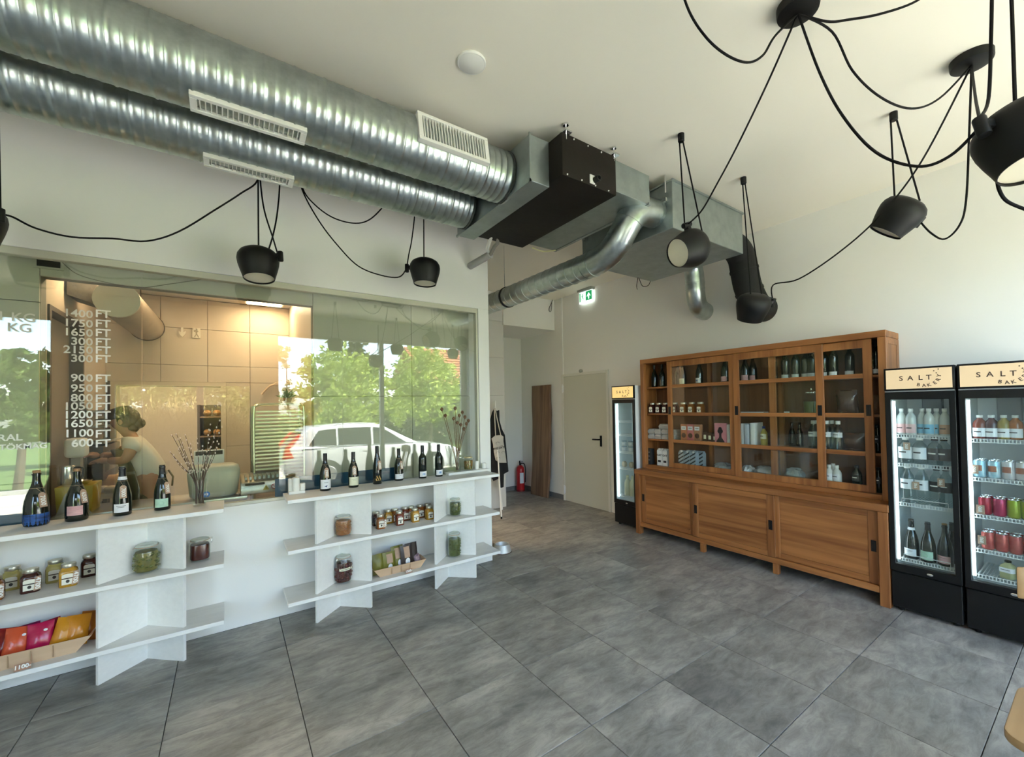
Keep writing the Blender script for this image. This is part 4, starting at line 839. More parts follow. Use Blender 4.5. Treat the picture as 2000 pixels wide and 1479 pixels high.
def packet(label, loc, wd, ht, th, tilt, rz, m, patch=None, group=None, pm=None, dot=None, roll=0):
    """pillow bag: puffed body with flat sealed top"""
    t = T('snack_bag', label, 'packet', loc, rz, group); nx, nz = 8, 8; R_ = Matrix.Rotation(tilt, 4, 'X') @ Matrix.Rotation(roll, 4, 'Y')
    rn = random.Random(sum(map(ord, label))); front, back_ = [], []
    for j in range(nz+1):
        for i in range(nx+1):
            a, c = i/nx, j/nz; puff = math.sin(pi*min(max(a, .02), .98))**.6*(math.sin(pi*min(c*1.05, 1))**.7)*th/2*(1+.15*rn.uniform(-1, 1))+.0008
            x = (a-.5)*wd*(1-.05*math.sin(pi*c)); front.append(R_ @ Vector((x, -puff, c*ht))); back_.append(R_ @ Vector((x, puff, c*ht)))
    vs = front+back_; fs = []; k = nx+1; o2 = (nx+1)*(nz+1)
    for j in range(nz):
        for i in range(nx):
            fs.append((j*k+i, j*k+i+1, (j+1)*k+i+1, (j+1)*k+i)); fs.append((o2+j*k+i, o2+(j+1)*k+i, o2+(j+1)*k+i+1, o2+j*k+i+1))
    for j in range(nz): fs.append((j*k, (j+1)*k, o2+(j+1)*k, o2+j*k)); fs.append((j*k+nx, o2+j*k+nx, o2+(j+1)*k+nx, (j+1)*k+nx))
    for i in range(nx): fs.append((i, o2+i, o2+i+1, i+1)); fs.append((nz*k+i, nz*k+i+1, o2+nz*k+i+1, o2+nz*k+i))
    P('bag', MB().add(vs, fs), m, t, smooth=60)
    def surf(a, c, off):
        x, y = min(max(a*nx, 0), nx-.001), min(max(c*nz, 0), nz-.001); i, j = int(x), int(y); fx, fy = x-i, y-j
        g = lambda i_, j_: front[j_*k+i_]
        return (g(i, j)*(1-fx)+g(i+1, j)*fx)*(1-fy)+(g(i, j+1)*(1-fx)+g(i+1, j+1)*fx)*fy+R_ @ Vector((0, -off, 0))
    def pat(u0, u1, v0, v1, mm, nm, off=.0025, rnd_=False):
        vv, ff = [], []
        if rnd_:
            n = 16; vv.append(surf((u0+u1)/2, (v0+v1)/2, off))
            for q in (1, 2, 3):
                for i in range(n): vv.append(surf(.5*(u0+u1)+.5*(u1-u0)*q/3*math.cos(2*pi*i/n), .5*(v0+v1)+.5*(v1-v0)*q/3*math.sin(2*pi*i/n), off))
            for i in range(n):
                j = (i+1) % n; ff.append((0, 1+i, 1+j))
                for q in (0, 1): ff.append((1+q*n+i, 1+(q+1)*n+i, 1+(q+1)*n+j, 1+q*n+j))
        else:
            m_ = 8
            for j in range(m_+1):
                for i in range(m_+1): vv.append(surf(u0+(u1-u0)*i/m_, v0+(v1-v0)*j/m_, off))
            ff = [(j*(m_+1)+i, j*(m_+1)+i+1, (j+1)*(m_+1)+i+1, (j+1)*(m_+1)+i) for j in range(m_) for i in range(m_)]
        P(nm, MB().add(vv, ff), mm, t, smooth=60)
    if patch: pat(*patch, pm, 'paper_band')
    if dot: pat(*dot, L_white, 'white_label', .003, True)
    return t
pk_g = mat('olive_packet', (.16, .15, .015), .4, bump=.3, bscale=30); pk_b = mat('brown_packet', (.035, .022, .018), .4, bump=.3, bscale=30); pk_p = mat('patterned_packet', (.40, .26, .26), .5, var=.7, vscale=40, col2=(.08, .06, .12))
z0 = SZ[0]+.0004
xa, xb = oy(731, 1110, 3.62).x, oy(833, 1085, 3.62).x
punnet('pale wooden punnet holding olive and brown packets, right bottom shelf', xa, xb, 3.625, 3.775, z0, .068, .05)
for lab, f, m, pt, dt, tx_ in (('olive green packet at the left end of the right punnet', .14, pk_g, None, None, -.2), ('olive green packet with paper band and white leaf label', .33, pk_g, (.25, .75, .45, .9), (.32, .68, .12, .42), -.15), ('second banded olive green packet, beside the brown one', .52, pk_g, (.25, .75, .45, .9), (.4, .7, .12, .4), -.25),
    ('brown packet with paper band and white leaf label', .67, pk_b, (.25, .72, .45, .92), (.30, .70, .12, .44), -.15), ('brown packet behind the banded brown one', .80, pk_b, (.1, .3, .4, .8), None, -.25)):
    packet(lab, Vector((xa+(xb-xa)*f, 3.69+(.02 if tx_ < -.2 else 0), z0+.006)), .115, .168+(.03 if 'brown' in lab else 0), .042, tx_, .12, m, pt, None, kraft, dt)
packet('small patterned packet lying at the right end of the punnet', Vector((xa+(xb-xa)*.89, 3.69, z0+.025)), .06, .085, .03, -.5, .2, pk_p)
def card(label, u, v, k, s, w_, h_):
    p = oz(u, v, SZ[k]); p.y = 3.572; t = T('price_card', label, 'price card', p+Vector((0, 0, .0006)), .08)
    R_ = Matrix.Rotation(-.35, 4, 'X'); P('card', MB().box(-w_/2, w_/2, -.001, .001, 0, h_).xf(R_), mat('brown_card', (.36, .20, .13), .8), t, smooth=0)
    text(t, s, h_*.78, R_ @ Vector((0, -.0018, h_*.5)), (1, 0, 0), R_ @ Vector((0, 0, 1)), wh_txt, bold=.001)
card('small brown price card before the right punnet, white 1500', 793, 1114, 0, '1500-', .058, .034)
card('small brown price card before the left punnet, white 1100', 52, 1299, 0, '1100-', .062, .036)
xa, xb = oy(-60, 1290, 3.61).x-.03, oy(178, 1235, 3.61).x
punnet('long pale wooden punnet of bright packets, left bottom shelf', xa, xb, 3.625, 3.82, z0, .085, .07)
def gl(n, c): return mat('glossy_packet_'+n, c, .2, spec=.6, bump=.35, bscale=22)
col = [('dark red', (.30, .015, .012)), ('orange red', (.62, .09, .03)), ('purple', (.16, .008, .06)), ('magenta', (.46, .008, .07)), ('crimson', (.30, .006, .03)), ('golden yellow', (.62, .26, .012)), ('amber', (.58, .22, .01)), ('dark amber', (.36, .11, .008))]
us = [-8, 22, 45, 72, 93, 113, 142, 160]; vs_ = [1268, 1263, 1258, 1253, 1248, 1243, 1236, 1232]
for k, (n, c) in enumerate(col):
    bk_ = n in ('dark red', 'purple', 'crimson', 'dark amber'); p = oy(us[k], vs_[k], 3.68); p.y = 3.76 if bk_ else 3.71; p.z = z0+.012
    packet('glossy '+n+' snack packet standing in the left wooden punnet', p, .108, (.168 if bk_ else .176), .05, -.32, .15+.1*math.sin(k*2.1), gl(n.replace(' ', '_'), c), dot=(.62, .78, .70, .78) if n in ('orange red', 'magenta') else None, roll=(.2, .14, -.1, .03, -.12, .22, .12, .25)[k])
# ================================================================== teak cabinet: base unit and glazed top unit
tk1, tk2 = (.42, .170, .050), (.20, .066, .017)
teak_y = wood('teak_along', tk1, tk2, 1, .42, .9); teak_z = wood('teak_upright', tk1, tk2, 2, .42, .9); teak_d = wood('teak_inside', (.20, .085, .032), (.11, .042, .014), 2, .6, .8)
pull = mat('black_iron_pull', (.015, .014, .013), .45, .4)
LX, LZ = 4.24, .812; LY0, LY1 = 1.075, 3.60
b = T('teak_sideboard', 'long teak base cabinet with three sliding doors against the right wall', 'sideboard', (LX, LY0, 0)); LYW = LY1-LY0; LD = XW-.003-LX
def bb(name, x0, x1, y0, y1, z0, z1, m, bev=.003, par=None): return P(name, MB().box(x0, x1, y0, y1, z0, z1), m, par or b, bev=bev, seg=1)
bb('worktop', -.006, LD, -.006, LYW+.006, .752, LZ, teak_y, .004)
for y in (0, LYW-.066): bb('leg', 0, .066, y, y+.066, 0, .751, teak_z); bb('leg', LD-.06, LD, y, y+.066, 0, .751, teak_z)
for y in (2.69-LY0, 1.93-LY0): bb('leg', .01, .06, y-.025, y+.025, 0, .098, teak_z)
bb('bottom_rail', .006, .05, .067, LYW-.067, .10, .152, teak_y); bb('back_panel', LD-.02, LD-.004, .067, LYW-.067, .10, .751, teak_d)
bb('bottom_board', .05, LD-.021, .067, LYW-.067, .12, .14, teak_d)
for y in (.0, LYW-.02): bb('side_panel', .067, LD-.061, y+.004, y+.016, .10, .751, teak_z)
def sdoor(y0, y1, dx, pulls, z0=.156, z1=.748):
    y0 -= LY0; y1 -= LY0; d = P('sliding_door', MB().box(dx+.008, dx+.018, y0+.071, y1-.071, z0+.051, z1-.056), teak_y, b, bev=.001, seg=1)
    for a_, b_ in ((y0, y0+.07), (y1-.07, y1)): P('stile', MB().box(dx, dx+.022, a_, b_, z0, z1), teak_z, d, bev=.002, seg=1)
    for a_, b_ in ((z1-.055, z1), (z0, z0+.05)): P('rail', MB().box(dx, dx+.022, y0+.0705, y1-.0705, a_, b_), teak_y, d, bev=.002, seg=1)
    for p in pulls:
        P('pull', MB().box(dx-.003, dx+.002, p-LY0-.017, p-LY0+.017, .415, .505).box(dx-.0035, dx-.003, p-LY0-.008, p-LY0+.008, .43, .49), pull, d, bev=.001, seg=1)
sdoor(2.775, 3.532, .030, [3.497]); sdoor(1.925, 2.795, .006, [2.755, 1.962]); sdoor(1.143, 1.960, .030, [1.178])
# top unit
UX, UY0, UY1, UZ = 4.405, 1.09, 3.615, 2.222
t2 = T('teak_display_cabinet', 'glazed teak display cabinet with sliding doors standing on the sideboard', 'cabinet', (UX, UY0, LZ+.0005)); UW = UY1-UY0; UH = UZ-LZ; UD = XW-.003-UX
def ub(name, x0, x1, y0, y1, z0, z1, m, bev=.003): return P(name, MB().box(x0, x1, y0, y1, z0, z1), m, t2, bev=bev, seg=1)
ub('top_board', 0, UD, 0, UW, UH-.055, UH, teak_y); ub('bottom_rail', 0, UD, .058, UW-.058, 0, .045, teak_y)
ub('side_stile', 0, .06, 0, .057, 0, UH-.056, teak_z); ub('side_stile', 0, .06, UW-.057, UW, 0, UH-.056, teak_z)
for y in (.0, UW-.02):
    ub('side_stile', UD-.05, UD, y+.0, y+.02, 0, UH-.056, teak_z); ub('side_panel', .061, UD-.051, y+.005, y+.015, .0, UH-.056, teak_z)
    ub('side_rail', .061, UD-.051, y, y+.02, UH-.11, UH-.057, teak_y)
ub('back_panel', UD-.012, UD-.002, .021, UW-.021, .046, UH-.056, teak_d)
shz = [1.19-LZ, 1.52-LZ, 1.86-LZ]
for z in shz: ub('shelf_board', .075, UD-.013, .021, UW-.021, z-.02, z, teak_y, .001)
for y in (ox(1382, 800, 4.66).y-UY0, ox(1521, 800, 4.66).y-UY0): ub('back_post', UD-.05, UD-.013, y-.022, y+.022, .046, UH-.056, teak_z, .001)
def gdoor(y0, y1, dx, pulls):
    y0 -= UY0; y1 -= UY0; z0, z1 = .046, UH-.058; sw = .062
    d = P('glazed_door', MB().ring(dx, dx+.024, (y0, y1, z0, z1), (y0+sw, y1-sw, z0+.06, z1-.07)), teak_z, t2, bev=.002, seg=1)
    zz = [z0+.06]
    for z in shz: P('muntin', MB().box(dx+.002, dx+.022, y0+sw+.0005, y1-sw-.0005, z-.024, z+.014), teak_y, d, bev=.001, seg=1); zz += [z-.024, z+.014]
    zz.append(z1-.07)
    for k in range(0, 8, 2): P('pane', MB().box(dx+.010, dx+.014, y0+sw+.0005, y1-sw-.0005, zz[k]+.0005, zz[k+1]-.0005), glass_clear, d, smooth=0)
    for p in pulls: P('pull', MB().box(dx-.003, dx+.002, p-UY0-.017, p-UY0+.017, 1.52-LZ-.01, 1.52-LZ+.085).box(dx-.0035, dx-.003, p-UY0-.008, p-UY0+.008, 1.52-LZ+.005, 1.52-LZ+.07), pull, d, bev=.001, seg=1)
gdoor(2.380, 3.228, .032, [3.20]); gdoor(1.545, 2.378, .003, [2.348, 1.577]); gdoor(1.198, 2.03, .035, [1.228])
# contents of the display cabinet --------------------------------
def cab(u, v, lev, x=4.56): # on cabinet shelf level 0..3
    p = ox(u, v, x); z = [LZ+.0455, 1.19, 1.52, 1.86][lev]+.001; return Vector((x, max(min(p.y, UY1-.07), UY0+.07), z))
FA = pi
clearg = thin_glass('clear_bottle_glass', (.80, .86, .80), .05, .02)
def cb(label, u, lev, kind, lab=None, x=4.58, **k): return bottle(label, cab(u, 780, lev, x), kind, FA-.2, lab, cheap=True, group=k.pop('group', None), **k)
low_w = (L_white, .012, .05, 1.2)
cb('unlabelled dark wine bottle at the open left end, top cabinet shelf', 1279, 3, 'burgundy', scale=.98)
cb('second unlabelled dark bottle at the open left end, top cabinet shelf', 1294, 3, 'burgundy', scale=.98)
cb('dark wine bottle with tall cream label behind the left glazed door', 1335, 3, 'burgundy', (L_cream, .02, .085, 1.1), x=4.54)
cb('dark bottle without label just behind the cream labelled one', 1325, 3, 'burgundy', x=4.66)
cb('dark wine bottle with square white label by the back post', 1367, 3, 'burgundy', (L_white, .02, .08, 1.1), x=4.54, art=rings)
cb('bottle with pink label at the right edge of the left door', 1417, 3, 'burgundy', (L_pink, .02, .075, 1.1), x=4.54)
cb('bottle with white label at the left edge of the middle door', 1440, 3, 'burgundy', (L_white, .02, .075, 1.1), x=4.54)
cb('clear looking bottle with wide pink label behind the middle door', 1457, 3, 'burgundy', (L_pink, .02, .075, 1.3), x=4.54)
cb('small bottle with pink label at the inner stile, middle door', 1472, 3, 'burgundy', (L_pink, .02, .07, 1.1), x=4.62)
for u_, x_, lb in ((1513, 4.64, 'left end behind the stiles'), (1536, 4.54, 'first clear of the stiles'), (1556, 4.54, 'second clear of the stiles'), (1576, 4.56, 'left of a close pair'), (1587, 4.54, 'right of a close pair'), (1611, 4.56, 'left edge of the right door'), (1630, 4.54, 'middle of the right door'), (1662, 4.60, 'right edge of the right door')):
    cb('wine bottle with low white label on top cabinet shelf, '+lb, u_, 3, 'bordeaux', low_w, x=x_, group='low-labelled bottles on the top cabinet shelf')
cb('dark bottle with low white label at the open right end', 1702, 3, 'bordeaux', low_w, x=4.62); cb('last dark bottle with low white label, by the right side', 1714, 3, 'bordeaux', low_w, x=4.56)
# second shelf
for k, u_ in enumerate((1274, 1287, 1300, 1318, 1335, 1351, 1368)):
    honey(ORD[k]+' white-lidded honey jar from the left on the second cabinet shelf', cab(u_, 780, 2, 4.50), h_dark if k < 4 else h_amber, 1.12, -pi/2, group='honey jars in the display cabinet')
p = cab(1585, 780, 2, 4.54); t = T('glass_carafe', 'large glass carafe with metal lid and green drink, second cabinet shelf', 'carafe', p)
P('glass', MB().lathe([(.06, 0), (.068, .01), (.068, .14), (.05, .18), (.05, .2)], 24, cap=False), glass_jar, t); P('drink', MB().lathe([(0, .004), (.06, .004), (.064, .02), (.064, .12), (0, .12)], 20), mat('green_drink', (.16, .20, .05), .3, var=.3), t)
P('metal_lid', MB().lathe([(.052, .2), (.054, .21), (.02, .222), (.008, .23), (.008, .245), (0, .246)], 20), chrome, t)
p = cab(1536, 780, 2, 4.48); t = T('shelf_ticket', 'tiny white price ticket standing on the second cabinet shelf', 'price card', p); P('ticket', MB().box(-.001, .001, -.025, .025, 0, .025), L_white, t); P('foot', MB().box(-.004, .012, -.02, .02, 0, .003), L_white, t)
pk_choc = mat('dark_shiny_packet', (.05, .018, .010), .15, spec=.7, bump=.6, bscale=14)
packet('shiny dark wrapped bag slumped behind the right door, second shelf', cab(1656, 780, 2, 4.52), .16, .22, .10, .15, -pi/2, pk_choc)
packet('brown paper bag at the open right end, second cabinet shelf', cab(1710, 780, 2, 4.55), .10, .17, .08, .1, -pi/2, mat('dark_paper', (.14, .075, .035), .6, var=.5, vscale=20))
t = P('display_slab', MB().box(-.05, .05, -.16, .16, 0, .02), L_white); t.location = cab(1465, 780, 2, 4.56); tag(t, 'pale board lying on the second cabinet shelf, middle door', 'board')
# third shelf: egg cartons, granola boxes, books, bottles
pulp = mat('egg_pulp', (.50, .47, .42), .95, bump=.3, bscale=80)
def carton():
    m = MB(); w, d, h = .10, .155, .062
    m.hexa([(-d/2+.008, -w/2+.006, .0), (d/2-.008, -w/2+.006, 0), (d/2-.008, w/2-.006, 0), (-d/2+.008, w/2-.006, 0), (-d/2, -w/2, .032), (d/2, -w/2, .032), (d/2, w/2, .032), (-d/2, w/2, .032)])
    m.hexa([(-d/2, -w/2, .034), (d/2, -w/2, .034), (d/2, w/2, .034), (-d/2, w/2, .034), (-d/2+.014, -w/2+.014, h), (d/2-.014, -w/2+.014, h), (d/2-.014, w/2-.014, h), (-d/2+.014, w/2-.014, h)])
    for i in range(3):
        for j in range(2):
            m.ball((-d/2+d*(i+.5)/3, -w/2+w*(j+.5)/2, .016), (.024, .0235, .0158), 10, 6); m.ball((-d/2+d*(i+.5)/3, -w/2+w*(j+.5)/2, h-.016), (.022, .0205, .017), 10, 6)
    return m.mesh('egg_carton', .002, 1)
cme = carton(); k = 0
for c_, u_ in enumerate((1274, 1290, 1305, 1321)):
    p = cab(u_, 780, 1, 4.56); p.y = 3.53-.106*c_
    for lev in range(2):
        o = obj('egg_carton', cme, pulp, None, p+Vector((0, 0, .0645*lev))); tag(o, ('lower' if lev == 0 else 'upper')+' grey pulp egg carton in the '+ORD[c_]+' stack from the left', 'egg carton', 'grey egg cartons in the cabinet')
o = obj('egg_carton', cme, pulp, None, Vector((4.56, 3.35, 1.191+.13)), (0, 0, pi/2)); tag(o, 'grey pulp egg carton lying across the top of the stacks', 'egg carton', 'grey egg cartons in the cabinet')
def box_item(name, label, cat, p, d, w_, h, m, front=None, group=None, rz=0, bev=.002):
    t = T(name, label, cat, p, rz, group); P('carton', MB().box(-d/2, d/2, -w_/2, w_/2, 0, h), m, t, bev=bev)
    if front: front(t, -d/2-.0008, w_, h)
    return t
def patch(t, x, y0, y1, z0, z1, m, name='print'): P(name, MB().box(x-.0004, x+.0004, y0, y1, z0, z1), m, t, smooth=0)
m_or = mat('granola_orange', (.50, .17, .07), .6); m_pk = mat('granola_pink', (.55, .16, .16), .6); m_tn = mat('granola_tan', (.42, .20, .10), .6); m_bowl = mat('bowl_print', (.12, .05, .025), .6, var=.5, vscale=60)
def granola(t, x, w_, h):
    patch(t, x, -w_*.36, w_*.36, h*.66, h*.88, L_white, 'white_label'); P('bowl_print', MB().lathe([(0, -.0006), (w_*.34, -.0006), (w_*.34, .0006), (0, .0006)], 18, Matrix.Translation((x-.001, 0, h*.34)) @ Matrix.Rotation(pi/2, 4, 'Y')), m_bowl, t)
    patch(t, x-.0002, -w_*.25, w_*.25, h*.76, h*.79, bk_txt)
for k, (u_, m_, n_) in enumerate(((1333, m_or, 'orange'), (1346, m_pk, 'pink'), (1358, m_tn, 'tan'))):
    p = cab(u_, 780, 1, 4.50); p.y = 3.035-.088*k; box_item('granola_box', n_+' cereal box with white label and a bowl picture', 'box', p, .05, .086, .20, m_, granola, 'cereal boxes in the cabinet')
cb_ = lambda lab, u_, lev, x_, h, r, m_, lm_, cap_, grp=None, z0=.35, z1=.75: small_bottle(lab, cab(u_, 780, lev, x_), h, r, m_, lm_, cap_, grp, z0, z1)
def small_bottle(label, p, h, r, m_, lm_, cap_, group=None, z0=.35, z1=.75, face=FA-.25, sq=None, name='bottle', cat='bottle'):
    t = T(name, label, cat, p, face, group); pr = [(0, 0), (r*.93, 0), (r, h*.03), (r, h*.62), (r*.85, h*.72), (r*.42, h*.83), (r*.38, h*.90), (r*.40, h*.905), (0, h*.905)]
    P('body', MB().lathe(pr, 18, sq=sq), m_, t, smooth=50); P('cap', MB().lathe([(r*.44, h*.885), (r*.46, h*.89), (r*.46, h*.99), (r*.42, h), (0, h)], 14), cap_, t)
    if lm_:
        hz_ = min(z1, .615); P('label', MB().lathe([(r+.0007, h*z0), (r+.0007, h*hz_)], 16, cap=False, a0=-1.35, a1=1.35, sq=sq), lm_, t); P('print', MB().lathe([(r+.0014, h*(z0+(hz_-z0)*.5)), (r+.0014, h*(z0+(hz_-z0)*.62))], 8, cap=False, a0=-.6, a1=.5, sq=sq), bk_txt if lm_ is not L_black else wh_txt, t)
    return t
L_black = lm('black', (.02, .02, .02))
for k in range(3):
    box_item('spice_jar_box', ORD[k]+' small brown jar box beside the cereal boxes', 'box', Vector((4.52, 2.775-.06*k, 1.191)), .045, .05, .12-.01*k, m_bowl, lambda t, x, w_, h: patch(t, x, -w_*.3, w_*.3, h*.3, h*.7, L_cream), 'small brown boxes in the cabinet')
def silh(t, x, w_, h):
    m = MB().ball((x-.0006, 0, h*.60), (.0008, w_*.24, h*.13), 14, 10).ball((x-.0006, .0, h*.72), (.0008, w_*.15, h*.09), 12, 8).prism([(-w_*.10, h*.5), (w_*.10, h*.5), (w_*.10, h*.3), (w_*.34, h*.10), (w_*.34, .004), (-w_*.34, .004), (-w_*.34, h*.10), (-w_*.10, h*.3)], x-.0011, x-.0001, 0)
    P('silhouette_print', m, mat('silhouette', (.02, .008, .01), .6), t, smooth=0)
box_item('pink_book', 'pink book with a dark head silhouette on its cover', 'book', Vector((4.49, ox(1408, 840, 4.49).y, 1.191)), .03, .135, .225, mat('book_pink', (.62, .22, .26), .55), silh)
for k, (u_, c_, n_, h_) in enumerate(((1421, (.70, .68, .64), 'white', .21), (1448, (.60, .60, .60), 'grey', .225), (1458, (.52, .56, .62), 'blue grey', .22), (1470, (.80, .80, .78), 'bright white', .235))):
    o = P('upright_book', MB().box(-.09, .09, -.022, .022, 0, h_), mat('book_'+n_.replace(' ', '_'), c_, .6), bev=.002); o.location = Vector((4.58, ox(u_, 850, 4.49).y, 1.191)); tag(o, n_+' upright book on the third cabinet shelf, '+('left' if u_ < 1430 else 'middle')+' door', 'book')
p = Vector((4.53, ox(1492, 850, 4.53).y, 1.191)); small_bottle('blue capped yellow bottle at the inner stile, third cabinet shelf', p, .20, .033, mat('yellow_bottle', (.45, .36, .08), .4), L_cream, mat('blue_cap', (.03, .05, .22), .4))
water = thin_glass('water_bottle', (.72, .80, .80), .06, .03)
for k, (u_, x_) in enumerate(((1589, 4.50), (1598, 4.56), (1615, 4.52), (1625, 4.58), (1637, 4.51))):
    small_bottle(ORD[k]+' clear bottle with tall white label on the third cabinet shelf', Vector((x_, ox(u_, 850, x_).y, 1.191)), .27, .042, water, L_white, whitep, 'white-labelled clear bottles in the cabinet', .45, .9)
packet('dark brown shiny bag lying behind the right door, third shelf', Vector((4.55, ox(1668, 850, 4.55).y, 1.191)), .17, .17, .09, .2, -pi/2, pk_choc)
for k, u_ in enumerate((1482, 1512, 1545, 1560)):
    cb('brown unlabelled bottle standing far back, '+ORD[k]+' behind the middle door', u_, 1, 'burgundy', x=4.69, glass=bbrown, scale=.8, capsule=None)
for k, (u_, x_) in enumerate(((1702, 4.60), (1714, 4.56))):
    small_bottle(('rear' if k == 0 else 'front')+' black bottle at the open right end, third cabinet shelf', Vector((x_, ox(u_, 850, x_).y, 1.191)), .24, .036, bglass, L_black, blackmat)
# bottom shelf
zb = LZ+.0465
box_item('coffee_box', 'black carton with small pale print at the lower left end', 'box', Vector((4.50, ox(1269, 890, 4.50).y, zb)), .07, .095, .20, L_black, lambda t, x, w_, h: [patch(t, x, -.03, .03, h*f, h*f+.012, mat('faint_print', (.25, .25, .25), .6)) for f in (.75, .5, .25)])
def oat(t, x, w_, h):
    text(t, 'OAT', .034, (x-.0006, 0, h*.70), *FX, bk_txt, bold=.0012); patch(t, x, -w_*.3, w_*.3, h*.22, h*.36, bk_txt)
def cartonm(label, p, m, front, group, cap=True):
    t = T('drink_carton', label, 'carton', p, 0, group); w_ = .072; h = .185
    P('carton', MB().box(-w_/2, w_/2, -w_/2, w_/2, 0, h).prism([(-w_/2, h), (w_/2, h), (.004, h+.03), (-.004, h+.03)], -w_/2, w_/2, 1), m, t, bev=.0015, seg=1)
    if cap: P('cap', MB().lathe([(.013, 0), (.013, .014), (0, .014)], 12, Matrix.Translation((-.016, 0, h+.014)) @ Matrix.Rotation(-.7, 4, 'Y')), whitep, t)
    front(t, -w_/2-.0006, w_, h); return t
for k, u_ in enumerate((1285, 1298)): cartonm(('left' if k == 0 else 'right')+' white oat drink carton with black letters', Vector((4.51, 3.395-.082*k, zb)), mat('oat_white', (.72, .72, .68), .5), oat, 'white oat drink cartons')
def stripes(t, x, w_, h):
    for k in range(4):
        z0_ = h*(.05+.24*k); m = MB().add([(x, -w_/2, z0_+.045), (x, w_/2, z0_), (x, w_/2, z0_+.018), (x, -w_/2, z0_+.063)], [(0, 1, 2, 3)]); P('stripe', m, bk_txt, t, smooth=0)
for k in range(6): cartonm(ORD[k]+' grey carton with slanting black stripes, from the left', Vector((4.50+(.0 if k < 3 else .085), 3.075-.079*(k % 3) if k < 3 else 3.035-.079*(k % 3), zb)), mat('oat_grey', (.36, .43, .48), .5), stripes, 'striped grey drink cartons', k != 5)
clearbag = mat('crinkled_clear_bag', (.42, .42, .41), .25, spec=.7, bump=.7, bscale=22); 
def pillow(label, p, a, b_, h, m_, txt=None):
    t = T('plastic_bag', label, 'bag', p); mm = MB(); rn = random.Random(sum(map(ord, label))); n, q = 16, 8
    mm.ball((0, 0, h/2), (a, b_, h/2), n, q); mm.v = [(x*(1+rn.uniform(-.16, .16)), y*(1+rn.uniform(-.16, .16)), max(0, min(h, z*(1+rn.uniform(-.12, .12))))) for x, y, z in mm.v]
    P('bag', mm, m_, t, smooth=20)
    if txt: text(t, txt, .04, (-a*.92, 0, h*.5), (0, -1, 0), (.35, 0, 1), wh_txt)
    return t
pillow('grey cloth bag with white letters lying at the bottom, left door', Vector((4.56, ox(1407, 905, 4.5).y, zb)), .09, .11, .11, mat('grey_cloth', (.30, .30, .30), .8, bump=.4, bscale=20), 'SA')
pillow('crumpled clear plastic bag beside the stile, middle door bottom', Vector((4.55, ox(1457, 915, 4.5).y, zb)), .08, .06, .11, clearbag); pillow('wide slumped plastic bag at the bottom, middle door', Vector((4.57, ox(1490, 920, 4.5).y, zb)), .10, .115, .12, clearbag); pillow('shiny plastic bag behind the back post, middle door bottom', Vector((4.57, ox(1545, 925, 4.5).y, zb)), .09, .085, .13, clearbag)
for k, (u_, x_) in enumerate(((1619, 4.50), (1634, 4.50), (1627, 4.60))): small_bottle(('left', 'right', 'rear')[k]+' white bottle of the trio behind the right door, bottom shelf', Vector((x_, ox(u_, 900, x_).y, zb)), .20, .036, mat('white_bottle', (.68, .69, .66), .4), L_white, whitep, 'white bottles on the bottom cabinet shelf')
for k, (u_, x_) in enumerate(((1673, 4.54), (1702, 4.58), (1715, 4.52))): small_bottle(('black bottle behind the right door', 'rear black bottle at the open right end', 'front black bottle at the open right end')[k]+', bottom cabinet shelf', Vector((x_, ox(u_, 900, x_).y, zb)), .21, .036, bglass, L_black, blackmat)
